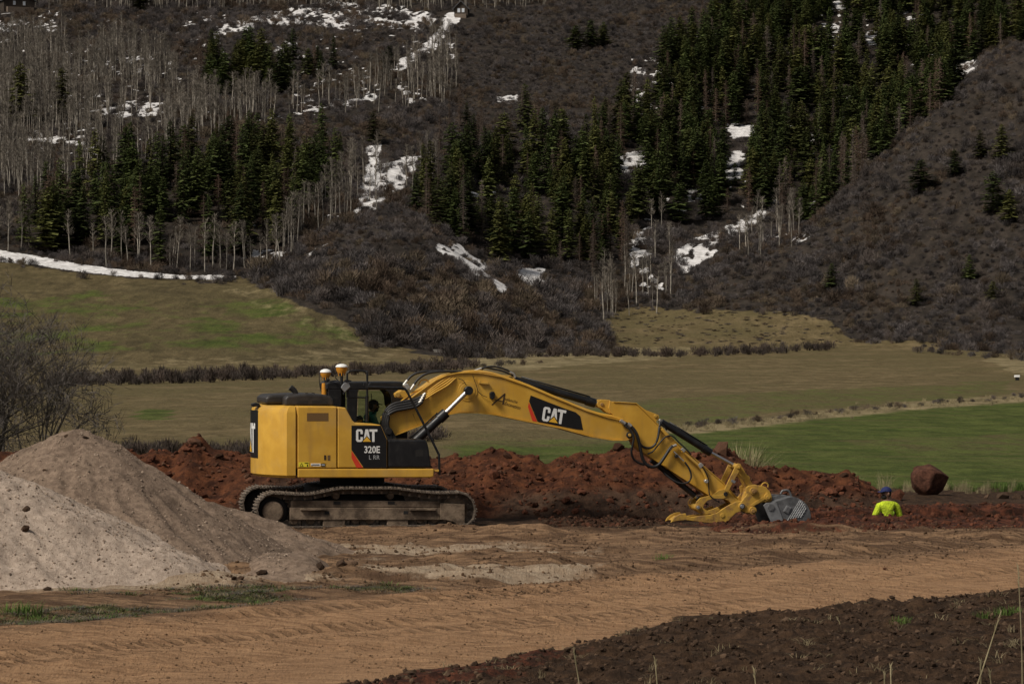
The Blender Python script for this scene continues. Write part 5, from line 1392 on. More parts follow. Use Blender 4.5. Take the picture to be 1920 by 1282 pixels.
plate('bucket_wear_plate', [(1476, 949.5), (1482, 952.5), (1477, 961), (1471, 957.8)], -.552, -.54, MGREY, bucket, ref=-.52, bevel=.002)
strip('bucket_edge_bead', [(1499, 937), (1476, 975)], .014, -.535, -.52, MGREYL, bucket, -.52)
wg = MB()
O_, E1, E2 = np.array([1477., 974.]), np.array([22., -37.]), np.array([30., -4.])
def seg(a, b):
    A, B = P3(a[0], a[1], -.528), P3(b[0], b[1], -.528); wg.prism([A, B], [.010, .010], 5)
for k in range(1, 7):
    f = k / 7; seg(O_ + E1 * f, O_ + E1 * f + E2 * float(np.interp(f, [0, .25, .5, .75, 1], [.86, .88, .82, .52, .06])))
    if k < 6: q_ = k / 6.5; seg(O_ + E2 * q_ + E1 * .03, O_ + E2 * q_ + E1 * float(np.interp(q_, [0, .25, .5, .75, .93], [1, .90, .74, .56, .2])))
g_ = mobj('bucket_wear_grid', wg.mesh('bucket_wear_grid', MGREYL), bucket)
for k in range(5):
    v = -.44 + .22 * k; u, w = L(1462, 1003, 0)
    extr('bucket_tooth', [(u + .10, w + .05), (u + .02, w - .02), (u - .16, w - .10), (u - .04, w + .06)], v - .05, v + .05, MGREY, bucket, .006)

# ---- pipes and hoses
PV = -.12
fit = lambda nm, a, b, r=.03, par=None: tube(nm, [a, b], r, MFIT, par, 10, False)
for dv, dy in ((-.24, 0.5), (-.17, -1.0)):
    tube('boom_pipe', [(843, 703 + dy, dv), (868, 697.5 + dy, dv), (900, 696.5 + dy, dv), (930, 702 + dy, dv), (985, 721 + dy, dv), (1040, 744.5 + dy, dv), (1085, 763 + dy, dv), (1120, 775 + dy, dv), (1150, 781 + dy, dv), (1168, 786 + dy, dv)], .019, MY, boom, k=5)
for dx, dv in ((0, -.05), (6, .05)):
    tube('arm_cylinder_hose', [(900 + dx * .3, 694, dv), (906 + dx * .5, 690 - dx * .2, dv), (922, 687 + dx * .7, dv), (940, 690 + dx * .8, dv), (955, 696 + dx * .8, dv), (963, 704 + dx * .3, dv)], .021, MRUB, boom)
fit('hose_fitting', (889, 695.5, -.05), (903, 690.5, -.05), .026, boom); fit('hose_fitting', (955, 697, -.05), (963, 701, -.05), .026, boom); fit('hose_fitting', (963, 701, -.05), (966, 708, -.05), .024, boom)
for k, (dx, dy, v) in enumerate(((0, 0, -.10), (13, 7, -.22))):
    tube('boom_hose', [(763 + dx, 714 + dy, v), (771 + dx, 705 + dy * .8, v), (785 + dx, 698.5 + dy * .4, v), (805 + dx, 696 + dy * .15, v), (840 + dx, 696.5, v), (876, 699, v)], .026, MRUB, boom)
fit('hose_fitting', (757, 722, -.10), (764, 713, -.10), .034, boom); fit('hose_fitting', (770, 731, -.22), (777, 721, -.22), .034, boom); fit('hose_fitting', (858, 700, -.12), (884, 698, -.12), .034, boom)
for k in range(4):       # hose bundle from the deck over the boom foot
    o = k * 4.6; v = -.345 - .02 * k
    tube('swivel_hose', [(797 - k * 1.5, 739 + o, v), (780, 748 + o, v), (760, 752.5 + o, v), (742, 756 + o * 1.0, v), (729, 763 + o, v), (720 + o * .6, 776 + o * .6, v), (717.5 + o * .7, 796, v), (723 + o * .7, 818, v), (728 + o * .6, 830, v)], .030, MRUB, EX, k=6)
    fit('hose_fitting', (793 - k * 2.5, 741.5 + o, v), (798 - k * 2.5, 737.5 + o, v), .032)
    tube('bundle_pipe', [(802 - k * 1.5, 734 + o, v + .01), (815, 724 + o * .9, v + .03), (832 + k * 2, 712 + o * .8, v + .04), (845 + k * 2, 705 + o * .5, v + .08), (858, 701.5 + o * .3, v + .16)], .017, MY, EX, k=5)
for k in range(3):
    o = k * 5.5
    fit('valve_fitting', (806 + o, 728 - o * .6, -.20), (816 + o, 720 - o * .5, -.20), .036)
    tube('bundle_pipe', [(770 + o, 737 - o * .2, -.2), (790 + o, 728 - o * .5, -.22), (812 + o, 714 - o * .4, -.22), (835 + o, 703, -.2), (860 + o, 699, -.16)], .016, MY, EX)
tube('bundle_pipe', [(784, 723, -.18), (789, 714, -.18), (796, 711.5, -.18), (802, 714, -.18), (806, 723, -.18)], .016, MY, EX)
plate('valve_block', [(742, 738), (752, 731), (764, 733), (766, 741), (758, 746), (744, 745)], -.25, .1, MY, ref=-.2, bevel=.012)
drum('valve_cap', 746, 740, -.30, -.22, .05, MYD)
plate('valve_block', [(756, 722), (764, 719), (769, 727), (762, 731)], -.25, -.05, MFIT, ref=-.2, bevel=.008)
# hoses at the elbow of the arm
SV = -VS - .06
tube('arm_hose', [(1172, 793, -.36), (1184, 800, -.36), (1193, 812, -.36), (1198, 828, -.34), (1202, 848, -.32), (1206, 862, -.30), (1214, 872, -.29), (1225, 875, -.28), (1236, 870, -.28), (1247, 855, -.28), (1256, 841, -.27), (1261, 836, -.26)], .033, MRUB, EX, k=6)
tube('arm_hose', [(1170, 796, -.39), (1182, 806, -.40), (1188, 820, -.40), (1186, 835, -.38), (1184, 848, -.34), (1188, 860, -.3), (1197, 867, -.28), (1208, 871, -.26)], .022, MRUB, EX)
tube('arm_hose', [(1238, 790, -.16), (1236, 803, -.22), (1234, 818, -.25), (1229, 832, -.26), (1220, 839, -.26), (1210, 839, -.27), (1202, 834, -.28), (1196, 822, -.30)], .024, MRUB, EX)
tube('arm_hose', [(1214, 851, -.25), (1224, 846, -.25), (1234, 834, -.25), (1243, 823, -.25), (1252, 817, -.24), (1262, 818, -.24), (1272, 828, -.24), (1286, 841, -.24), (1296, 852, -.24)], .015, MRUB, EX)
tube('arm_hose', [(1284, 866, -.27), (1292, 878, -.28), (1296, 891, -.28), (1293, 901, -.28), (1283, 906, -.28), (1270, 904, -.27), (1258, 897, -.24), (1244, 886, -.2)], .019, MRUB, EX)
tube('arm_hose', [(1312, 870, -.25), (1322, 882, -.25), (1328, 898, -.25), (1329, 915, -.25), (1331, 928, -.25), (1340, 936, -.25), (1350, 942, -.24)], .012, MRUB, EX)
tube('arm_pipe', [(1279, 845, SV), (1300, 864, SV), (1312, 875, SV), (1320, 887, SV), (1325, 898, SV)], .030, MY, stick, k=5)
fit('hose_fitting', (1254, 844, -.27), (1260, 837, -.26), .034); fit('hose_fitting', (1260, 837, -.26), (1268, 834, -.25), .028)
fit('hose_fitting', (1263, 846, -.26), (1282, 864, -.27), .014); plate('pipe_clamp', [(1308, 871), (1314, 867), (1319, 872), (1312, 878)], SV - .035, SV + .03, MFIT, stick, ref=SV, bevel=.004)
plate('pipe_clamp', [(1276, 842), (1280, 839), (1285, 844), (1281, 848)], SV - .035, SV + .03, MFIT, stick, ref=SV, bevel=.004)
drum('hose_port', 1325, 902, SV - .05, SV + .05, .04, MFIT, stick, 12); drum('hose_port', 1269, 855, SV - .02, SV + .05, .036, MDARK, stick, 12)
fit('hose_fitting', (1163, 788, -.36), (1172, 794, -.36), .036); fit('hose_fitting', (1177, 794, -.36), (1183, 799, -.36), .04)
tube('bucket_cylinder_hose', [(1237, 792, -.1), (1246, 800, -.1), (1250, 806, -.08)], .016, MRUB, EX); drum('hose_port', 1238, 788, -.12, -.06, .03, MFIT, None, 12)
# ------------------------------------------------------------------ people
M_SKIN = simple('skin', (.20, .105, .070), .6, .15, 10); M_HIVIS = simple('hi_vis_shirt', (.64, .80, .03), .85, .35, 9, bump=.05); M_PANTS = simple('work_trousers', (.05, .048, .05), .9, .3, 12); M_BOOT = simple('boot_leather', (.06, .035, .02), .8, .3, 12)
M_CAPB = simple('blue_cap', (.010, .016, .085), .8, .2, 20); M_HAIR = simple('dark_hair', (.012, .009, .007), .8, .3, 30); M_TEAL = simple('teal_shirt', (.05, .20, .17), .9, .2, 12); M_CAPD = simple('dark_cap', (.020, .022, .018), .8, .2, 20); M_LENS = simple('dark_lens', (.005, .005, .006), .1, .1, 5); M_LOGO = simple('shirt_print', (.30, .46, .03), .8, .1, 5)
def body(name, J, E, RAD, root, mats, assign, parent):
    """one continuous skinned surface over a joint skeleton"""
    names = list(J); me = bpy.data.meshes.new(name + '_rig')
    me.from_pydata([tuple(J[n]) for n in names], [(names.index(a), names.index(b)) for a, b in E], [])
    o = bpy.data.objects.new(name + '_rig', me); col.objects.link(o)
    sk = o.modifiers.new('skin', 'SKIN'); sk.use_smooth_shade = True
    if not me.skin_vertices: me.skin_vertices.new() if hasattr(me.skin_vertices, 'new') else None
    for i, n in enumerate(names):
        r = RAD[n]; me.skin_vertices[0].data[i].radius = r if hasattr(r, '__len__') else (r, r); me.skin_vertices[0].data[i].use_root = (n == root)
    ss = o.modifiers.new('sub', 'SUBSURF'); ss.levels = 2; ss.render_levels = 2
    dg = bpy.context.evaluated_depsgraph_get(); dg.update()
    out = bpy.data.meshes.new_from_object(o.evaluated_get(dg)); col.objects.unlink(o); bpy.data.objects.remove(o)
    out.materials.clear()
    for m in mats: out.materials.append(m)
    C = np.zeros(len(out.polygons) * 3); out.polygons.foreach_get('center', C)
    out.polygons.foreach_set('material_index', np.array([assign(c) for c in C.reshape(-1, 3)], np.int32)); out.polygons.foreach_set('use_smooth', np.ones(len(out.polygons), bool)); out.update(); out.name = name
    return mobj(name, out, parent)
def hand(J, E, RAD, tag_, wrist, d, side, up, curl=.5):
    """palm and five fingers rooted in the palm"""
    d, side, up = unit(d), unit(side), unit(up)
    p = wrist + d * .075; J['palm' + tag_] = p; RAD['palm' + tag_] = (.030, .020); E.append(('wrist' + tag_, 'palm' + tag_))
    for k, (off, ln) in enumerate(((-.030, .070), (-.010, .080), (.011, .075), (.030, .058))):
        b = p + side * off + d * .022; m = b + d * ln * .5 - up * curl * .015; t = m + d * ln * .5 * (1 - curl * .5) - up * curl * ln * .45
        for nm, q, r in (('fa', b, .0095), ('fb', m, .0088), ('fc', t, .0075)): J[nm + tag_ + str(k)] = q; RAD[nm + tag_ + str(k)] = r
        E += [('palm' + tag_, 'fa' + tag_ + str(k)), ('fa' + tag_ + str(k), 'fb' + tag_ + str(k)), ('fb' + tag_ + str(k), 'fc' + tag_ + str(k))]
    b = wrist + d * .035 - side * .034; m = b + d * .035 - side * .024; t = m + d * .03 - side * .006
    for nm, q, r in (('ta', b, .011), ('tb', m, .010), ('tc', t, .0085)): J[nm + tag_] = q; RAD[nm + tag_] = r
    E += [('wrist' + tag_, 'ta' + tag_), ('ta' + tag_, 'tb' + tag_), ('tb' + tag_, 'tc' + tag_)]
def ell(name, c, r, mat, parent, cut=None, n=16, tilt=0):
    bm = bmesh.new(); bmesh.ops.create_uvsphere(bm, u_segments=n, v_segments=n // 2 + 2, radius=1)
    if cut is not None: bmesh.ops.delete(bm, geom=[v for v in bm.verts if v.co.z < cut], context='VERTS')
    for v in bm.verts: v.co = Vector((v.co.x * r[0], v.co.y * r[1], v.co.z * r[2]))
    bmesh.ops.rotate(bm, verts=bm.verts, matrix=Matrix.Rotation(tilt, 3, 'Y')); bmesh.ops.translate(bm, verts=bm.verts, vec=Vector(c))
    me = bpy.data.meshes.new(name); bm.to_mesh(me); bm.free(); me.materials.append(mat); me.polygons.foreach_set('use_smooth', np.ones(len(me.polygons), bool))
    return mobj(name, me, parent)
def head_gear(par, hc, cap, facing, beard=True, lens=True):
    """cap, beard, ears, glasses round a head centred at hc; local +x is the way the face looks"""
    h = empty('head_gear_tmp'); col.objects.unlink(h)
    def T(x, y, z): return (hc[0] + x * math.cos(facing) - y * math.sin(facing), hc[1] + x * math.sin(facing) + y * math.cos(facing), hc[2] + z)
    c = ell('cap', T(-.004, 0, .028), (.112, .098, .095), cap, par, cut=-.05)
    V = []; F = []
    for i in range(9):
        a = -1.15 + 2.3 * i / 8; V += [T(.095 * math.cos(a) + .0, .088 * math.sin(a), .040), T(.10 + .085 * math.cos(a), .082 * math.sin(a), .022), T(.095 * math.cos(a), .088 * math.sin(a), .032), T(.10 + .085 * math.cos(a), .082 * math.sin(a), .014)]
    for i in range(8): o = i * 4; F += [(o, o + 4, o + 5, o + 1), (o + 2, o + 3, o + 7, o + 6), (o + 1, o + 5, o + 7, o + 3)]
    mobj('cap_brim', mk_mesh('cap_brim', V, F, cap, True), c)
    if beard: ell('beard', T(.040, 0, -.080), (.062, .066, .058), M_HAIR, par)
    ell('hair', T(-.045, 0, -.015), (.068, .086, .075), M_HAIR, par)
    for s in (-1, 1): ell('ear', T(-.005, s * .088, -.02), (.020, .010, .032), M_SKIN, par)
    ell('nose', T(.100, 0, -.030), (.020, .014, .026), M_SKIN, par)
    if lens:
        for s in (-1, 1): ell('sunglass_lens', T(.083, s * .036, .004), (.016, .030, .018), M_LENS, par)
    ell('mouth', T(.092, 0, -.066), (.008, .022, .006), simple('lips', (.16, .06, .05), .6), par)
    bpy.data.objects.remove(h)

# labourer standing in the trench, turned towards the machine and a little to the camera
wx = (1664 - CX) / FPX * 65.35; wy = 65.35
wz = float(ground_z(wx, wy)); top = float(at(1664, 910, wy)[2]); k = (top - wz) / 1.83
man = empty('person', (wx, wy, wz)); man.scale = (k, k, k)
tag(man, 'man in a yellow-green shirt and blue cap standing waist-deep in the trench', 'person')
J = {'pelvis': (0.02, 0, .96), 'waist': (.015, 0, 1.10), 'chest': (.0, 0, 1.33), 'collar': (-.005, 0, 1.47), 'neck': (-.015, 0, 1.54), 'jaw': (-.03, -.005, 1.61), 'skull': (-.022, 0, 1.69), 'crown': (-.012, 0, 1.765),
     'shoulderL': (-.17, -.07, 1.43), 'elbowL': (-.30, -.16, 1.17), 'wristL': (-.48, -.20, 1.01), 'shoulderR': (.19, .03, 1.43), 'elbowR': (.275, .06, 1.14), 'wristR': (.22, -.13, .93),
     'hipL': (-.085, -.03, .90), 'kneeL': (-.12, -.07, .49), 'ankleL': (-.12, -.02, .085), 'toeL': (-.26, -.10, .035), 'hipR': (.115, .03, .90), 'kneeR': (.14, -.01, .49), 'ankleR': (.17, .05, .085), 'toeR': (.04, -.05, .035)}
J = {a: np.array(b, float) for a, b in J.items()}
E = [('pelvis', 'waist'), ('waist', 'chest'), ('chest', 'collar'), ('collar', 'neck'), ('neck', 'jaw'), ('jaw', 'skull'), ('skull', 'crown'), ('collar', 'shoulderL'), ('shoulderL', 'elbowL'), ('elbowL', 'wristL'), ('collar', 'shoulderR'), ('shoulderR', 'elbowR'), ('elbowR', 'wristR'),
     ('pelvis', 'hipL'), ('hipL', 'kneeL'), ('kneeL', 'ankleL'), ('ankleL', 'toeL'), ('pelvis', 'hipR'), ('hipR', 'kneeR'), ('kneeR', 'ankleR'), ('ankleR', 'toeR')]
RAD = dict(pelvis=(.165, .12), waist=(.165, .12), chest=(.185, .13), collar=(.13, .09), neck=.056, jaw=.072, skull=.096, crown=.060, shoulderL=.078, elbowL=.056, wristL=.036, shoulderR=.078, elbowR=.056, wristR=.036, hipL=.10, kneeL=.068, ankleL=.048, toeL=.038, hipR=.10, kneeR=.068, ankleR=.048, toeR=.038)
hand(J, E, RAD, 'L', J['wristL'], J['wristL'] - J['elbowL'], (.3, -.8, -.4), (0, 0, 1)); hand(J, E, RAD, 'R', J['wristR'], J['wristR'] - J['elbowR'], (-.8, -.2, .2), (.3, 0, 1))
def asg(c):
    if c[2] > 1.53: return 0
    if np.linalg.norm(c - J['wristL']) > .01 and c[0] < J['wristL'][0] - .0: return 0
    if c[2] < .955 and abs(c[0] - J['wristR'][0]) < .10 and c[1] < -.11: return 0
    if c[2] > .93: return 1
    return 2 if c[2] > .12 else 3
body('body', J, E, RAD, 'pelvis', [M_SKIN, M_HIVIS, M_PANTS, M_BOOT], asg, man)
head_gear(man, J['skull'] + np.array([-.005, -.005, .0]), M_CAPB, math.pi + .45)
flatv = [(-.02 + .05 * math.cos(t) + .09, -.165, 1.28 + .045 * math.sin(t)) for t in np.linspace(0, 6.283, 17)[:-1]]
ell('shirt_print', (.075, -.118, 1.30), (.055, .012, .045), M_LOGO, man)
# operator on the seat in the cab
su, sw = L(694, 800, .9)
op = empty('person', tuple(Matrix.Rotation(YAW, 3, 'Z') @ Vector((su, .9, 0)) + Vector((MX0, MY0, 0))), YAW)
tag(op, 'operator in a teal shirt and dark cap sitting in the excavator cab', 'person')
hz = L(700, 760, .9)[1]
b0 = -.03
J = {'pelvis': (b0, 0, hz - .66), 'waist': (b0 - .01, 0, hz - .50), 'chest': (b0 + .02, 0, hz - .30), 'collar': (b0 + .05, 0, hz - .18), 'neck': (b0 + .07, 0, hz - .12), 'jaw': (b0 + .105, 0, hz - .06), 'skull': (b0 + .10, 0, hz + .0), 'crown': (b0 + .09, 0, hz + .07),
     'shoulderL': (b0 + .05, .19, hz - .22), 'elbowL': (b0 + .16, .27, hz - .46), 'wristL': (b0 + .40, .24, hz - .50), 'shoulderR': (b0 + .05, -.19, hz - .22), 'elbowR': (b0 + .16, -.25, hz - .46), 'wristR': (b0 + .40, -.22, hz - .50),
     'hipL': (b0 + .06, .10, hz - .68), 'kneeL': (b0 + .46, .13, hz - .64), 'ankleL': (b0 + .52, .13, hz - 1.02), 'toeL': (b0 + .68, .14, hz - 1.08), 'hipR': (b0 + .06, -.10, hz - .68), 'kneeR': (b0 + .46, -.13, hz - .64), 'ankleR': (b0 + .52, -.13, hz - 1.02), 'toeR': (b0 + .68, -.14, hz - 1.08)}
J = {a: np.array(b, float) for a, b in J.items()}
E = E[:21]; E = [q for q in E if not any(s.startswith(('palm', 'f', 't')) and s not in ('toeL', 'toeR') for s in q)]
hand(J, E, RAD, 'L', J['wristL'], (1, 0, -.2), (0, 1, 0), (0, 0, 1), 1.2); hand(J, E, RAD, 'R', J['wristR'], (1, 0, -.2), (0, -1, 0), (0, 0, 1), 1.2)
RAD2 = dict(RAD); RAD2.update(pelvis=(.12, .16), waist=(.12, .155), chest=(.125, .175), collar=(.09, .13))
def asg2(c):
    if c[2] > hz - .13 or c[0] > b0 + .41 and c[2] > hz - .58 and abs(c[1]) > .16: return 0
    return 1 if (c[2] > hz - .60 and (c[0] < b0 + .3 or abs(c[1]) > .17)) else 2
body('body', J, E, RAD2, 'pelvis', [M_SKIN, M_TEAL, M_PANTS], asg2, op)
head_gear(op, J['skull'], M_CAPD, 0.0)
# ------------------------------------------------------------------ rocks and clods
def rock_mesh(name, seed, sub=1, mat=None, rough=.22, flatz=.8, cuts=5, smooth=False, lo=.55, hi=.85):
    r = np.random.default_rng(seed)
    bm = bmesh.new(); bmesh.ops.create_icosphere(bm, subdivisions=sub, radius=1.0)
    P = np.array([v.co for v in bm.verts])
    off = r.uniform(0, 50, 3)
    P = P * (1 + rough * fbm(P[:, 0] * 1.4 + off[0] + P[:, 2] * .9, P[:, 1] * 1.4 + off[1] - P[:, 2] * .7, seed, 3))[:, None]
    for k in range(cuts):
        n = unit(r.normal(size=3)); d = r.uniform(lo, hi); q = P @ n
        P = P - np.clip(q - d, 0, None)[:, None] * n * .9
    P[:, 2] *= flatz
    for v, p in zip(bm.verts, P): v.co = p
    me = bpy.data.meshes.new(name); bm.to_mesh(me); bm.free(); me.materials.append(mat)
    if smooth: me.polygons.foreach_set('use_smooth', np.ones(len(me.polygons), bool)); me.set_sharp_from_angle(angle=math.radians(50))
    return me

def soilmat(name, a, b, rnd=.3, scale=7.0, bump=.03, c3=None):
    t = NT(name)
    n = t.noise(scale, detail=6, rough=.68); n2 = t.noise(scale * 5, detail=5, rough=.7)
    k = t.mix(t.ramp(n, .34, .68), a, b)
    r = t.n('ShaderNodeObjectInfo').outputs['Random']
    if c3: k = t.mix(t.ramp(r, .45, 1.0, 0, .8), k, c3)
    v = t.ramp(t.math('FRACT', t.math('MULTIPLY', r, 5.17)), 0, 1, 1 - rnd, 1 + rnd)
    k = t.mix(1.0, k, t.n('ShaderNodeCombineColor', {0: v, 1: v, 2: v}).outputs[0], 'MULTIPLY')
    return t.done(k, .95, t.bump(n2, bump, .8), spec=.12)
M_CLODR = soilmat('red_clod', (.058, .022, .013), (.150, .055, .029), .38, 5, .02, (.075, .042, .026))
M_CLODD = soilmat('dark_clod', (.034, .021, .014), (.098, .060, .038), .35, 6, .02, (.130, .082, .052))
M_CLODP = soilmat('gravel_stone', (.25, .185, .138), (.45, .352, .268), .35, 6, .02, (.20, .146, .108))
CLODR = [rock_mesh('red_clod', 500 + i, 1, M_CLODR, .5, .45 + .06 * i, 5) for i in range(7)]
CLODD = [rock_mesh('dark_clod', 520 + i, 1, M_CLODD, .6, .45 + .06 * i, 3) for i in range(7)]
M_CLODB = soilmat('brown_clod', (.085, .052, .031), (.20, .125, .075), .3, 6, .02)
CLODB = [rock_mesh('brown_clod', 560 + i, 1, M_CLODB, .45, .6, 3) for i in range(5)]
CLODP = [rock_mesh('gravel_stone', 540 + i, 1, M_CLODP, .3, .7, 4) for i in range(5)]

# ------------------------------------------------------------------ spoil heap
_hp = [(-200, 850), (120, 850), (200, 846), (260, 851), (328, 853), (345, 832), (362, 824), (378, 834), (392, 846), (430, 860), (470, 857), (560, 862), (800, 866), (850, 854), (920, 853), (950, 862), (975, 871), (1000, 866), (1022, 876), (1050, 858),
       (1100, 850), (1130, 846), (1160, 840), (1200, 838), (1260, 844), (1310, 850), (1350, 841), (1366, 846), (1400, 869), (1450, 881), (1500, 888), (1560, 890), (1590, 887), (1615, 903), (1640, 920), (1670, 938), (1700, 960), (1760, 990)]
_hX = np.array([(p[0] - CX) / FPX * 69.2 for p in _hp]); _hZ = np.array([at(960, p[1], 69.2)[2] for p in _hp])
def heap_z(X, Y):
    crest = np.interp(X, _hX, _hZ) + .05
    yc = 69.2 + .35 * fbm(X * .4, X * 0 + 3, 111)
    yf = np.interp(X, [-12, -3, -1, 1.5, 3.5, 5.5, 9], [66.0, 65.75, 65.4, 65.2, 66.2, 67.0, 67.4]) + .25 * fbm(X * .7, X * 0 + 9, 112)
    f = np.clip((Y - yf) / (yc - yf), 0, 1.0); b = np.clip((72.6 + .3 * fbm(X * .5, X * 0 + 5, 113) - Y) / (72.6 - yc), 0, 1)
    prof = np.where(Y < yc, f ** .92, b ** .95)
    rnd = np.minimum(f, b)
    z = crest * prof
    env = sstep(0, .22, np.minimum(f, b)) * (crest > .02)
    z = z + env * (.20 * fbm(X * .8, Y * .8, 114) + .13 * fbm(X * 2.1, Y * 2.1, 115) + .05 * (billow(X * 4.2, Y * 4.2, 116) - .45) * sstep(-.1, .5, fbm(X * .7, Y * .7, 118)) + .035 * fbm(X * 9, Y * 9, 117, 3))
    ed = np.minimum(Y - yf, 72.6 - Y)
    return np.where((ed > -.05) & (crest > -.3), np.maximum(z + ground_z(X, Y) * (1 - prof) - .03 * (1 - sstep(0, .15, prof)), -.2), -.25)
def mat_heap():
    t = NT('spoil_earth')
    n0 = t.noise(.55, detail=3); n1 = t.noise(3.2, detail=7, rough=.68); n2 = t.noise(17, detail=6, rough=.7)
    red = t.mix(t.ramp(n1, .34, .68), (.036, .014, .008), (.128, .046, .020))
    brn = t.mix(t.ramp(n1, .34, .68), (.026, .015, .010), (.080, .046, .029))
    k = t.mix(t.ramp(t.math('ADD', t.math('SUBTRACT', 1.0, t.attr('red')), t.math('SUBTRACT', n0, .5)), .30, .72), red, brn)
    k = t.mix(t.ramp(n2, .58, .76, 0, .6), k, (.150, .060, .034))
    k = t.mix(t.ramp(n2, .22, .40, .55, 0), k, (.030, .015, .010))
    return t.done(k, .95, t.bump(n2, .05, .9, t.bump(n1, .10, .6)), spec=.12)
hx, hy = np.arange(-11.5, 8.9, .055), np.arange(64.8, 72.9, .055)
HX, HY = np.meshgrid(hx, hy); HZ = heap_z(HX, HY)
keepq = (HZ[:-1, :-1] > -.15) | (HZ[1:, 1:] > -.15)
redm = np.clip(.62 + .5 * sstep(-6.0, -7.5, HX) + .25 * sstep(.3, .9, HZ) - .65 * sstep(-1, 1, HX) * sstep(.75, .15, HZ) - .45 * sstep(-6.5, -4.5, HX) * sstep(-2.5, -4.5, HX) * .7 + .25 * sstep(3.5, 5, HX), 0, 1)
heap = mobj('spoil_heap', grid_mesh('spoil_heap', hx, hy, HZ, mat_heap(), {'red': redm}, keepq))
tag(heap, 'long bank of dug red earth behind the excavator', 'earth heap')
g4 = np.random.default_rng(51)
def on_heap(n, zmin=.12):
    X = g4.uniform(-10.8, 8.0, n * 3); Y = g4.uniform(65.2, 69.9, n * 3); Z = heap_z(X, Y); k = (Z > zmin); return X[k][:n], Y[k][:n], Z[k][:n]
X, Y, Z = on_heap(6000, .05)
s_ = .008 + .075 * g4.random(len(X)) ** 4.5
scatter('heap_crumbs', CLODR, np.stack([X, Y, Z + s_ * .2], 1), g4.uniform(0, 6.28, len(X)), s_, g4.integers(0, 7, len(X)), 'small red crumbs strewn over the spoil heap', 'crumbs', tilt=g4.uniform(-1, 1, (len(X), 2)))
def rock(name, me, x, y, z, s, label, group, sink=.25):
    o = mobj(name, me); o.location = (x, y, z + s * (.7 - sink) * .6); o.scale = (s * g4.uniform(.85, 1.3), s, s * g4.uniform(.75, 1.05)); o.rotation_euler = (g4.uniform(-.6, .6), g4.uniform(-.6, .6), g4.uniform(0, 6.28))
    return tag(o, label, 'clod', group)
def heap_hit(px, py):
    dd = np.arange(64.5, 73, .04); P = at(px, py, dd).T; z = np.maximum(heap_z(P[:, 0], P[:, 1]), ground_z(P[:, 0], P[:, 1]))
    j = np.where(z > P[:, 2])[0]; return P[j[0]] if len(j) else None
for px, py, s, lab in ((928, 893, .15, 'large flat red clod on the heap below the boom'), (1204, 838, .17, 'round red clod on the heap crest behind the arm elbow'), (1139, 843, .13, 'round red clod on the heap crest left of the arm elbow'), (1160, 842, .16, 'biggest round clod on the heap crest at the arm elbow'),
                        (952, 858, .14, 'red clod on the crest left of the dip in the heap'), (1354, 846, .20, 'pointed bright red clod on the crest behind the bucket cylinder'), (1300, 858, .17, 'red clod on the crest behind the arm'), (1560, 925, .15, 'brown rounded clod left of the man'), (1535, 917, .12, 'smaller brown clod beside the rounded one left of the man'), (1575, 920, .16, 'largest brown clod on the heap left of the man'),
                        (1090, 925, .13, 'wide clod low on the heap under the boom tip'), (1060, 940, .14, 'dark clod low on the heap right of the tracks'), (1080, 960, .12, 'brown clod at the heap foot under the boom'), (1000, 950, .11, 'brown clod at the heap foot right of the tracks'), (935, 880, .10, 'red clod just above the large flat one'),
                        (363, 832, .20, 'red earth lump on the left peak of the heap'), (350, 846, .15, 'red lump just below the left peak of the heap'), (315, 895, .12, 'pinkish stone in the heap beside the gravel'), (380, 932, .13, 'orange stone at the heap foot left of the tracks'), (470, 905, .12, 'orange stone on the heap behind the rear track'),
                        (1455, 893, .09, 'pink clod on the heap above the coupler'), (1480, 898, .10, 'pink clod on the heap above the bucket'), (1680, 935, .22, 'smooth red mound of earth just right of the man'), (815, 905, .10, 'upright red slab beside the black rail')):
    q = heap_hit(px, py)
    if q is not None: rock('earth_clod', CLODR[int(g4.integers(7))], q[0], q[1], q[2], s, lab, 'named clods on the spoil heap')
W_HEAP = [(300, 'beside the gravel'), (480, 'left of the excavator'), (840, 'behind the excavator'), (960, 'just right of the tracks'), (1080, 'below the lettered boom'), (1180, 'below the boom tip'), (1300, 'behind the arm'), (1420, 'behind the linkage'), (1530, 'behind the bucket'), (5000, 'left of the man')]
X, Y, Z = on_heap(90, .1)
for i in range(len(X)):
    left = X[i] < -3.5; right = X[i] > 3.2
    rock('earth_clod', CLODR[int(g4.integers(7))], X[i], Y[i], Z[i], float(.045 + .09 * g4.random() ** 1.6), ('fist-sized red clod, %s on the heap, ' % ('high' if Z[i] > .75 else 'low' if Z[i] < .4 else 'halfway')) + place_of(float(proj(X[i], Y[i], Z[i])[0]), W_HEAP),
         'fist-sized clods on the heap')

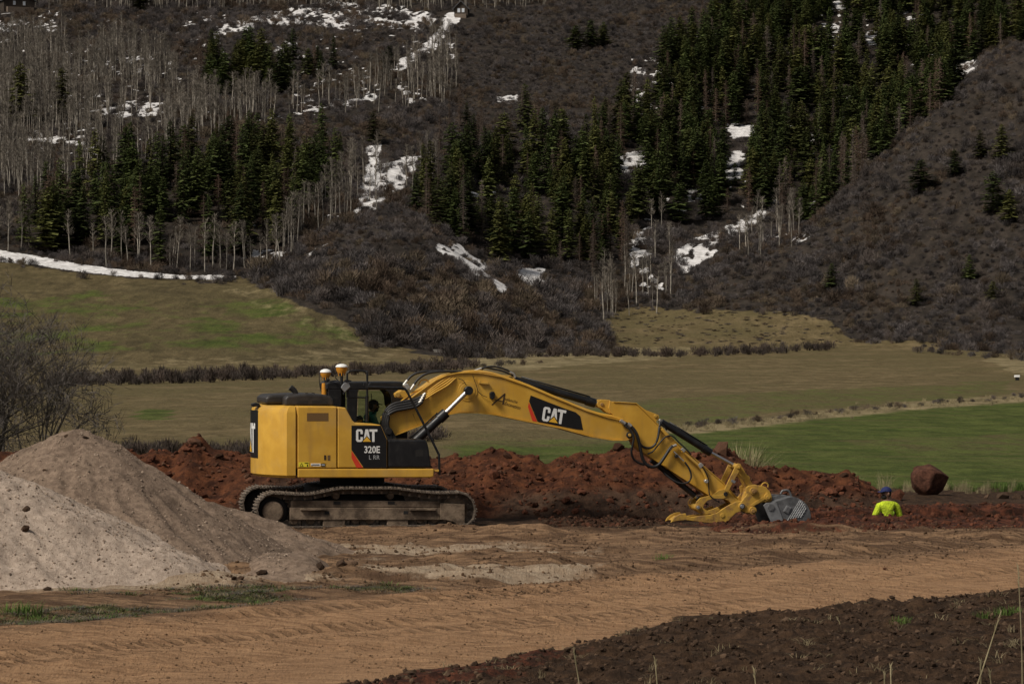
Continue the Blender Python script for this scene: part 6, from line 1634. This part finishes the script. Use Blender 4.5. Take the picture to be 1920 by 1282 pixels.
# ------------------------------------------------------------------ gravel piles
def mat_gravel(name, a, b, c):
    t = NT(name)
    n0 = t.noise(.8, detail=4); n1 = t.noise(9, detail=7, rough=.72); n2 = t.noise(60, detail=4, rough=.7); vo = t.vor(26)
    streak = t.noise(1.6, t.mapping(t.coord(), (1, 1, .3), (0, .5, .3)), detail=5)
    k = t.mix(t.ramp(n1, .32, .70), a, b)
    k = t.mix(t.ramp(streak, .50, .72, 0, .7), k, c)
    k = t.mix(t.ramp(n2, .55, .78, 0, .55), k, tuple(min(.6, q * 1.45) for q in b))
    k = t.mix(t.ramp(n2, .22, .42, .6, 0), k, tuple(q * .5 for q in a))
    return t.done(k, .95, t.bump(n2, .02, .9, t.bump(n1, .05, .8)), spec=.12)
def pile(name, cx, cy, hgt, rx0, rx1, ry0, ry1, seed, mat, label, pw=1.05, tail=None):
    xs_ = np.arange(cx - rx0 - .3, cx + rx1 + (1.1 if seed == 601 else .3), .045); ys_ = np.arange(cy - ry0 - .3, cy + ry1 + .3, .045)
    X, Y = np.meshgrid(xs_, ys_)
    def zf(X, Y):
        dx = np.where(X < cx, (X - cx) / rx0, (X - cx) / rx1); dy = np.where(Y < cy, (Y - cy) / ry0, (Y - cy) / ry1)
        ang = np.arctan2(dy, dx)
        r = np.hypot(dx, dy) * (1 + .10 * fbm(ang * 1.6, ang * 0 + seed, seed) + .05 * fbm(X * .8, Y * .8, seed + 1))
        r = np.sqrt(r * r + .006)
        f = np.clip(1 - r, -.05, 1)
        z = hgt * np.where(f > 0, f ** pw, f)
        env = sstep(0, .12, f)
        rill = fbm(ang * 9 + .6 * fbm(X * 1.2, Y * 1.2, seed + 5), r * 1.5, seed + 2, 3)
        z = z + env * (.10 * rill * sstep(1.0, .3, f) + .07 * fbm(X * 1.4, Y * 1.4, seed + 3) + .022 * fbm(X * 6, Y * 6, seed + 4) + .012 * fbm(X * 17, Y * 17, seed + 6, 2))
        if seed == 601: z = np.maximum(z, TOE(X, Y) + .02 * fbm(X * 4, Y * 4, 9) - .05)
        return z + ground_z(X, Y) * .5 - .02
    Z = zf(X, Y)
    gz = ground_z(X, Y)
    keep = ((Z > gz - .06)[:-1, :-1]) | ((Z > gz - .06)[1:, 1:])
    o = mobj(name, grid_mesh(name, xs_, ys_, Z, mat, None, keep)); tag(o, label, 'gravel pile', 'gravel piles')
    return zf, (cx, cy, rx0, rx1, ry0, ry1)
TOE = lambda X, Y: .34 * np.exp(-((X + 3.55) / .62) ** 4 - ((Y - 50.6) / 1.3) ** 2)
MG1 = mat_gravel('tan_gravel', (.148, .104, .075), (.300, .218, .158), (.104, .073, .053))
MG2 = mat_gravel('pale_gravel', (.330, .254, .198), (.525, .415, .330), (.255, .192, .148))
PILES = [pile('gravel_pile', -7.02, 52.1, 2.34, 4.6, 3.55, 3.5, 3.6, 601, MG1, 'tall tan gravel pile with a pointed peak, nearest the bare shrub', 1.06),
         pile('gravel_pile', -9.0, 49.55, 2.15, 4.0, 4.75, 2.75, 3.0, 611, MG2, 'pale front gravel pile at the left edge of the picture', 1.05),
         pile('gravel_pile', -6.1, 55.0, 1.22, 3.0, 3.35, 2.2, 2.2, 621, MG1, 'low gravel pile tailing out behind toward the excavator track', 1.05)]
for i, (zf, (cx, cy, a, b, c, d)) in enumerate(PILES):
    n = (6500, 5500, 1500)[i]
    X = g4.uniform(cx - a, cx + b, n * 2); Y = g4.uniform(cy - c, cy + d * .4, n * 2); Z = zf(X, Y)
    k = (Z > ground_z(X, Y) + .03) & (X > -9.6); X, Y, Z = X[k][:n], Y[k][:n], Z[k][:n]
    s_ = .006 + .024 * g4.random(len(X)) ** 6
    scatter('gravel_stones', CLODP, np.stack([X, Y, Z + .003], 1), g4.uniform(0, 6.28, len(X)), s_, g4.integers(0, 5, len(X)), ('loose pebbles on the tall tan gravel pile', 'loose pebbles on the pale front gravel pile', 'loose pebbles on the low gravel pile')[i], 'pebbles', tilt=g4.uniform(-1, 1, (len(X), 2)))
def pile_hit(px, py):
    dd = np.arange(44, 58, .03); P = at(px, py, dd).T; z = np.max([zf(P[:, 0], P[:, 1]) * ((np.abs(P[:, 0] - c[0]) < 5)) for zf, c in PILES] + [ground_z(P[:, 0], P[:, 1])], 0)
    j = np.where(z > P[:, 2])[0]; return P[j[0]] if len(j) else P[-1]
for px, py, s, lab, me in ((490, 1076, .125, 'round brown clod at the foot of the tall gravel pile', CLODD[1]), (47, 993, .105, 'brown clod resting on the pale gravel pile, lower one', CLODD[2]), (49, 955, .075, 'brown clod resting on the pale gravel pile, upper one', CLODD[3]), (90, 1106, .075, 'dark clod at the foot of the pale gravel pile', CLODD[4]),
                            (601, 1065, .09, 'clod at the right toe of the tall gravel pile', CLODD[5]), (440, 1084, .06, 'small dark clod left of the round one at the gravel foot', CLODD[0]), (450, 1086, .07, 'flat dark clod beside the round one at the gravel foot', CLODD[6]), (160, 821, .06, 'clod on the right shoulder of the gravel peak', CLODD[2]), (125, 818, .05, 'small clod just under the gravel peak', CLODD[3]), (84, 882, .045, 'little clod high on the left of the tall gravel pile', CLODD[1]), (660, 1057, .10, 'dark clod on the ground right of the gravel toe', CLODD[4]), (640, 1060, .11, 'dark soil lump touching the gravel toe', CLODD[5])):
    q = pile_hit(px, py); o = rock('soil_clod', me, q[0], q[1], q[2], s, lab, 'clods by the gravel', .45)

# ------------------------------------------------------------------ loose soil on the ground
M_CLODX = soilmat('damp_clod', (.026, .014, .009), (.078, .040, .024), .35, 6, .02, (.090, .036, .020))
CLODX = [rock_mesh('damp_clod', 590 + i, 1, M_CLODX, .6, .6, 3) for i in range(5)]
def strew(name, protos, n, xr, yr, keep, smin, smax, pw, label, cat):
    X = g4.uniform(*xr, n * 6); Y = g4.uniform(*yr, n * 6)
    k = keep(X, Y) & (np.abs(X) < Y * .172 + .5); X, Y = X[k][:n], Y[k][:n]; Z = ground_z(X, Y)
    s_ = smin + (smax - smin) * g4.random(len(X)) ** pw
    return scatter(name, protos, np.stack([X, Y, Z + s_ * .15], 1), g4.uniform(0, 6.28, len(X)), s_, g4.integers(0, len(protos), len(X)), label, cat, tilt=g4.uniform(-1, 1, (len(X), 2)))
def k_berm(X, Y):
    t = (Y - X) * R2; s = (Y + X) * R2
    return (t - berm_edge(s) + .35 * fbm(X * 2, Y * 2, 9) < .0 + .15 * vnoise(X * 3, Y * 3, 4))
strew('bank_clods', CLODD, 16000, (-4, 8.5), (27, 47), k_berm, .006, .050, 3.4, 'dark crumbly clods of the turned soil bank in the foreground', 'clods')
strew('soil_crumbs', CLODX, 2400, (-1, 7), (61.2, 66.5), lambda X, Y: loose_mask(X, Y) > .3, .008, .075, 4.0, 'dark crumbs of loose soil in front of the spoil heap', 'crumbs')
strew('trench_crumbs', CLODR, 2600, (3, 11.5), (58.5, 68), lambda X, Y: (ground_masks(X, Y)['red'] > .45) & (trench_mask(X, Y) < .2), .008, .085, 4.0, 'red crumbs of earth around the trench', 'crumbs')
strew('track_crumbs', CLODB, 900, (-5, 10), (47, 62), lambda X, Y: ((Y - X) * R2 > 33.6) & (fbm(X * .4, Y * 1.2, 43) > .05), .008, .05, 3.2, 'small clods on the churned ground between track and machine', 'crumbs')
def k_road(X, Y):
    t = (Y - X) * R2; s = (Y + X) * R2
    return (t > berm_edge(s) + .3) & (vnoise(X * .9, Y * .35, 141) > .35)
M_CLODS = soilmat('sandy_crumb', (.190, .115, .064), (.36, .225, .130), .3, 6, .02, (.13, .078, .044))
CLODS = [rock_mesh('sandy_crumb', 580 + i, 1, M_CLODS, .5, .7, 3) for i in range(5)]
strew('road_crumbs', CLODS, 11000, (-7, 10.5), (33, 56), lambda X, Y: k_road(X, Y) & ((Y - X) * R2 < 34.5), .005, .022, 4.0, 'fine sandy crumbs on the dirt track', 'crumbs')
strew('ground_crumbs', CLODB, 12000, (-5.5, 11.5), (46, 63), lambda X, Y: ((Y - X) * R2 > 32.5) & (vnoise(X * .8, Y * .4, 142) > .3), .006, .040, 4.0, 'fine brown crumbs on the churned ground', 'crumbs')
for px, py, s, lab in ((1400, 993, .10, 'red clod on the near lip of the trench under the bucket'), (1345, 992, .12, 'orange clod beside the trench below the thumb'), (1375, 985, .09, 'dark clod in front of the thumb'), (1660, 1057, .05, 'small clod lying beside the sandy track'), (1880, 908, .16, 'dark earth lump on the ground near the right edge'), (1850, 915, .12, 'smaller earth lump left of the one near the right edge'), (1910, 905, .15, 'earth lump at the right edge of the picture')):
    d = 6014 * CAMZ / (py - 626 + 8); q = at(px, py, d if py > 950 else 70.5); q[2] = ground_z(q[0], q[1]); rock('soil_clod', CLODD[int(g4.integers(7))] if 'dark' in lab or 'earth' in lab else CLODR[2], q[0], q[1], q[2], s, lab, 'clods by the trench')

# boulder
mb_ = rock_mesh('boulder', 777, 4, soilmat('red_boulder', (.040, .018, .012), (.130, .058, .037), .05, 2.6, .05, None), .32, .95, 10, True, .60, .85)
bl = mobj('boulder', mb_); q = at(1740, 928, 71.6); bl.location = (q[0], q[1], ground_z(q[0], q[1]) + .30); bl.scale = (.47, .45, .43); bl.rotation_euler = (.15, .1, .5)
tag(bl, 'large red-brown boulder standing at the edge of the green field', 'boulder')

# ------------------------------------------------------------------ bare shrub at the left
def bare_shrub(px, Y, H, seed, stems, label, spread=.75, depth=5):
    r = random.Random(seed); a = MB(); b = MB()
    def grow(p, d, l, rad, lev):
        if lev >= depth - 1:
            b.tri(p, p + unit(d) * l, rad * 1.5, unit(np.cross(d, [r.uniform(-1, 1), r.uniform(-1, 1), .3])))
            P = [p, p + unit(d) * l * .5, p + unit(d) * l]; segs = 2
            if lev >= depth: return
            for k in range(r.randint(2, 4)):
                az = r.uniform(0, 6.28); q = p + unit(d) * l * r.uniform(.3, 1); sd = unit([math.cos(az), math.sin(az), r.uniform(-.2, .5)])
                grow(q, unit(d + sd * r.uniform(.5, .9)), l * r.uniform(.5, .8), max(.0045, rad * .6), lev + 1)
            return
        segs = 3; P = [p]; R = [rad]
        for i in range(segs):
            d = unit(d + np.array([r.gauss(0, .14), r.gauss(0, .14), r.gauss(.02, .10)])); P.append(P[-1] + d * l / segs); R.append(rad * (1 - .55 * (i + 1) / segs))
        (a if lev < 2 else b).prism(P, R, 5 if lev < 2 else 3)
        if lev >= depth: return
        for k in range(r.randint(3, 5) if lev else r.randint(6, 8)):
            f = r.uniform(.25, 1); i = min(int(f * segs), segs - 1); q = P[i] + (P[i + 1] - P[i]) * (f * segs - i)
            az = r.uniform(0, 6.28); sd = unit(np.cross(d, [math.cos(az), math.sin(az), .3]))
            grow(q, unit(d * r.uniform(.6, 1.0) + sd * r.uniform(.45, .9) + [0, 0, .08]), l * r.uniform(.45, .72), max(.0055, rad * r.uniform(.32, .5)), lev + 1)
    for k in range(stems):
        az = 6.283 * k / stems + r.uniform(-.4, .4); t = r.uniform(.2, spread)
        grow(np.array([math.cos(az) * .15, math.sin(az) * .15, -.2]), unit([math.cos(az) * t, math.sin(az) * t, 1]), H * r.uniform(.42, .60), .055, 0)
    q = at(px, 900, Y); e = empty('bare_shrub', (q[0], Y, float(ground_z(q[0], Y))))
    mobj('trunk', a.mesh('trunk', M_WILLOWN), e); mobj('twigs', b.mesh('twigs', M_WILLOWN), e)
    return tag(e, label, 'shrub')
M_WILLOWN = simple('grey_shrub_bark', (.105, .088, .074), .85, .4, 8, c2=(.055, .046, .040))
bare_shrub(-20, 80, 6.0, 5, 12, 'tall leafless grey shrub at the left edge behind the gravel', 1.0)

# ------------------------------------------------------------------ grass tufts
TUFT_D = [tuft(700 + i, M_TUSSOCK, 80, .75, .22, .004, .6) for i in range(4)]
TUFT_G = [tuft(720 + i, M_GREENBL, 110, .30, .32, .006, .9) for i in range(3)]
def put_tuft(me, px, py, d, s, label, group, z=None, sz=1.0):
    q = at(px, py, d); o = mobj('grass_tuft', me); o.location = (q[0], q[1], float(ground_z(q[0], q[1])) if z is None else z); o.scale = (s, s, s * sz); o.rotation_euler = (0, 0, g4.uniform(0, 6.28))
    return tag(o, label, 'grass tuft', group)
for i in range(34):
    px = g4.choice([g4.uniform(1565, 1660), g4.uniform(1690, 1725), g4.uniform(1765, 1915), g4.uniform(1765, 1915)])
    side_ = 0 if px < 1670 else (1 if px < 1730 else 2)
    put_tuft(TUFT_D[int(g4.integers(4))], px, 915, g4.uniform(72.5, 75), g4.uniform(.30, .75) * (1.0 if side_ == 0 else .6), ('dry pale grass tuft at the end of the spoil heap', 'dry pale grass tuft left of the boulder', 'dry pale grass tuft right of the boulder')[side_], ('tufts at the heap end', 'tufts left of the boulder', 'tufts right of the boulder')[side_])
for i in range(16):
    px = g4.choice([g4.uniform(1105, 1185), g4.uniform(1275, 1345), g4.uniform(1390, 1405)]); w = 0 if px < 1200 else 1
    put_tuft(TUFT_D[int(g4.integers(4))], px, 850, 72.8, g4.uniform(1.2, 1.75), ('dry grass standing behind the heap under the boom tip', 'dry grass standing behind the heap by the bucket cylinder')[w], ('tufts behind the boom tip', 'tufts behind the bucket cylinder')[w], z=.05, sz=1.05)
for i in range(24):
    px = g4.uniform(1680, 1925); put_tuft(TUFT_G[int(g4.integers(3))], px, 920, g4.uniform(73.2, 76.5), g4.uniform(.5, .9), 'short green grass tuft on the bank beside the boulder', 'green tufts by the boulder')
for px, py, s, lab in ((18, 1142, .95, 'bright green grass clump at the lower left edge'), (48, 1148, .95, 'bright green grass clump right of the one at the lower left edge'), (70, 1158, .7, 'small green clump, third from the lower left edge'), (1245, 1052, .6, 'green tuft alone on the churned ground beside the track'), (1090, 1246, .42, 'green tuft on the dark bank at bottom centre'), (1068, 1258, .38, 'green tuft left of the one on the dark bank'),
                        (1690, 1132, .5, 'green tuft on the crest of the dark bank'), (1850, 1118, .55, 'left green tuft on the bank crest near the right edge'), (1885, 1116, .6, 'middle green tuft on the bank crest near the right edge'), (1912, 1114, .55, 'right green tuft on the bank crest at the right edge'), (880, 1050, .25, 'tiny weed on the churned ground right of the gravel')):
    d = 6014 * (CAMZ - (.35 if 'bank' in lab else 0)) / (py - 626); put_tuft(TUFT_G[int(g4.integers(3))], px, py, d, s, lab, 'green clumps on the site', sz=.75)
M_STRAW = leafmat('old_straw', (.12, .095, .052), (.21, .17, .10), .25, 3.0)
LITTER = [tuft(740 + i, M_STRAW, 16, .22, .12, .004, 1.6) for i in range(3)] + [tuft(750, M_GREENBL, 22, .16, .12, .005, 1.2)] + [tuft(755, M_WILLOWN, 18, .16, .14, .005, 1.7)]
X = g4.uniform(-8, 1.5, 9000); Y = g4.uniform(41, 52, 9000)
k = (ground_masks(X, Y)['grass'] > .18) & (np.abs(X) < Y * .17); X, Y = X[k][:900], Y[k][:900]
scatter('grass_litter', LITTER, np.stack([X, Y, ground_z(X, Y)], 1), g4.uniform(0, 6.28, len(X)), np.stack([g4.uniform(.5, 1.2, len(X)), g4.uniform(.5, 1.2, len(X)), g4.uniform(.12, .45, len(X))], 1), g4.choice([0, 1, 2, 3, 4, 4, 4, 4, 4, 3], len(X)), 'trampled grass and weeds beside the sandy track', 'grass')
X = g4.uniform(-3, 8, 6000); Y = g4.uniform(27, 47, 6000)
k = k_berm(X, Y) & (np.abs(X) < Y * .17); X, Y = X[k][:130], Y[k][:130]
scatter('bank_straw', LITTER[:3], np.stack([X, Y, ground_z(X, Y) + .02], 1), g4.uniform(0, 6.28, len(X)), np.stack([g4.uniform(.5, 1.2, len(X)), g4.uniform(.5, 1.2, len(X)), g4.uniform(.15, .6, len(X))], 1), g4.integers(0, 3, len(X)), 'thin straw lying on the dark soil bank', 'straw')
# single dry stalks standing near the camera
for (x0, y0, x1, y1, d, lab) in ((1918, 1195, 1909, 1062, 27, 'tall dry stalk at the right edge of the picture'), (1800, 1290, 1877, 1146, 25, 'long dry stalk leaning right over the dark bank'), (1097, 1290, 1076, 1222, 26, 'dry stalk on the dark bank at bottom centre'), (1836, 1290, 1838, 1238, 25, 'short dry stalk left of the long leaning one'), (1666, 1290, 1670, 1248, 25, 'short dry stalk at the bottom, far left of the leaning one'),
                                 (1655, 1290, 1658, 1262, 25, 'shortest dry stalk at the bottom edge'), (1234, 1290, 1228, 1236, 26, 'thin dry stalk at the bottom, right of the picture centre'), (1418, 1290, 1414, 1255, 26, 'dry stalk tip at the bottom between the two groups'), (1862, 1290, 1856, 1258, 25, 'dry stalk tip right of the short one'), (1576, 1180, 1570, 1160, 40, 'dry stem on the bank crest')):
    A, B = at(x0, y0, d), at(x1, y1, d); A[2] = min(A[2], float(ground_z(A[0], A[1])))
    m = MB(); mid = (A + B) / 2 + np.array([.01, 0, .02]); m.prism(sm([A, mid, B], 4), list(np.linspace(.008, .004, 9)), 5)
    for k in range(7):
        f = B + (mid - B) * (k * .05); m.tri(f, f + unit([g4.uniform(-.5, .5), g4.uniform(-.3, .3), 1]) * .045, .006, [1, 0, 0])
    tag(mobj('dry_stalk', m.mesh('dry_stalk', M_TUSSOCK)), lab, 'stalk', 'dry stalks in the foreground')

# ------------------------------------------------------------------ far small things
M_LOG = simple('dark_log_wall', (.050, .036, .026), .85, .4, 2.0); M_ROOF = simple('grey_shingle_roof', (.085, .085, .090), .8, .35, 2.0); M_PANE = simple('window_glass', (.55, .58, .62), .12, .1, 1.0); M_TRIM = simple('weathered_trim', (.16, .12, .09), .8, .3, 3); M_STONE = simple('chimney_stone', (.16, .14, .12), .9, .35, 3)
def cabin(p, w, dpt, hw, hr, rz, label):
    z = float(hill_z(p[0], p[1])); e = empty('log_cabin', (p[0], p[1], z), rz); tag(e, label, 'cabin', 'cabins on the hill')
    def ex(nm, pts, y0, y1, mat, par):     # polygon in x,z extruded along y
        n = len(pts); V = [(x, y0, q) for x, q in pts] + [(x, y1, q) for x, q in pts]
        me = mk_mesh(nm, V, [tuple(range(n)), tuple(range(n, 2 * n))[::-1]] + [((i + 1) % n, i, i + n, (i + 1) % n + n) for i in range(n)], mat)
        bm = bmesh.new(); bm.from_mesh(me); bmesh.ops.recalc_face_normals(bm, faces=bm.faces); bm.to_mesh(me); bm.free()
        return mobj(nm, me, par)
    ex('wall', [(-w / 2, -2), (w / 2, -2), (w / 2, hw), (0, hw + hr), (-w / 2, hw)], -dpt / 2, dpt / 2, M_LOG, e)
    o_ = .6; t_ = .25; k = hr / (w / 2)
    rf = ex('roof', [(-w / 2 - o_, hw - o_ * k), (0, hw + hr), (w / 2 + o_, hw - o_ * k), (w / 2 + o_, hw - o_ * k + t_), (0, hw + hr + t_ + .05), (-w / 2 - o_, hw - o_ * k + t_)], -dpt / 2 - .7, dpt / 2 + .7, M_ROOF, e)
    ex('chimney', [(w * .2, hw + .2), (w * .2 + .7, hw + .2), (w * .2 + .7, hw + hr + .8), (w * .2, hw + hr + .8)], -.4, .4, M_STONE, rf)
    for x in (-w * .16, w * .16):
        wi = ex('window', [(x - .55, hw * .35), (x + .55, hw * .35), (x + .55, hw * .35 + 1.5), (x - .55, hw * .35 + 1.5)], -dpt / 2 - .08, -dpt / 2 + .02, M_TRIM, e)
        ex('pane', [(x - .43, hw * .35 + .12), (x + .43, hw * .35 + .12), (x + .43, hw * .35 + 1.38), (x - .43, hw * .35 + 1.38)], -dpt / 2 - .11, -dpt / 2 - .07, M_PANE, wi)
    ex('deck', [(-w * .42, -2), (w * .42, -2), (w * .42, .3), (-w * .42, .3)], -dpt / 2 - 1.6, -dpt / 2 - .01, M_TRIM, e)
cabin(CAB1, 10.5, 8, 2.6, 2.6, .5, 'dark log cabin with a grey roof at the top left corner')
cabin(CAB2, 4.4, 5, 2.2, 2.2, -.1, 'small dark cabin with two pale windows at the top of the snow streak')
def hill_hit(px, py, lo=130, hi=760):
    dd = np.arange(lo, hi, .5); P = at(px, py, dd).T; j = np.where(hill_z(P[:, 0], P[:, 1]) > P[:, 2])[0]
    q = P[j[0]]; q[2] = hill_z(q[0], q[1]); return q
M_CONC = simple('pale_concrete', (.34, .31, .27), .9, .2, 1.5)
q = hill_hit(847, 661); e = empty('concrete_culvert', q); tag(e, 'low pale concrete culvert wall in the grass below the knoll', 'culvert')
def bxo(nm, x0, x1, y0, y1, z0, z1, mat, par, bevel=.02):
    V = [(x0, y0, z0), (x1, y0, z0), (x1, y1, z0), (x0, y1, z0), (x0, y0, z1), (x1, y0, z1), (x1, y1, z1), (x0, y1, z1)]
    return bev(mobj(nm, mk_mesh(nm, V, [(0, 3, 2, 1), (4, 5, 6, 7), (0, 1, 5, 4), (1, 2, 6, 5), (2, 3, 7, 6), (3, 0, 4, 7)], mat), par), bevel)
bxo('head_wall', -3.2, 3.2, -.2, .2, -.4, .42, M_CONC, e); bxo('coping', -3.3, 3.3, -.3, .3, .42, .55, M_CONC, e); bxo('wing_wall', -3.2, -2.9, .2, 2.0, -.4, .40, M_CONC, e); bxo('wing_wall', 2.9, 3.2, .2, 2.0, -.4, .40, M_CONC, e)
q = hill_hit(1907, 713); e = empty('meadow_box', q); tag(e, 'small white-topped dark box standing in the meadow at the right', 'box')
bxo('body', -.22, .25, -.2, .2, -.2, .42, MBK, e); bxo('lid', -.34, .34, -.3, .3, .36, .66, MDOME, e, .06)

# ------------------------------------------------------------------ vegetation of the hill and the valley
plant_conifers(); plant_aspens(); plant_brush(); plant_hedges()
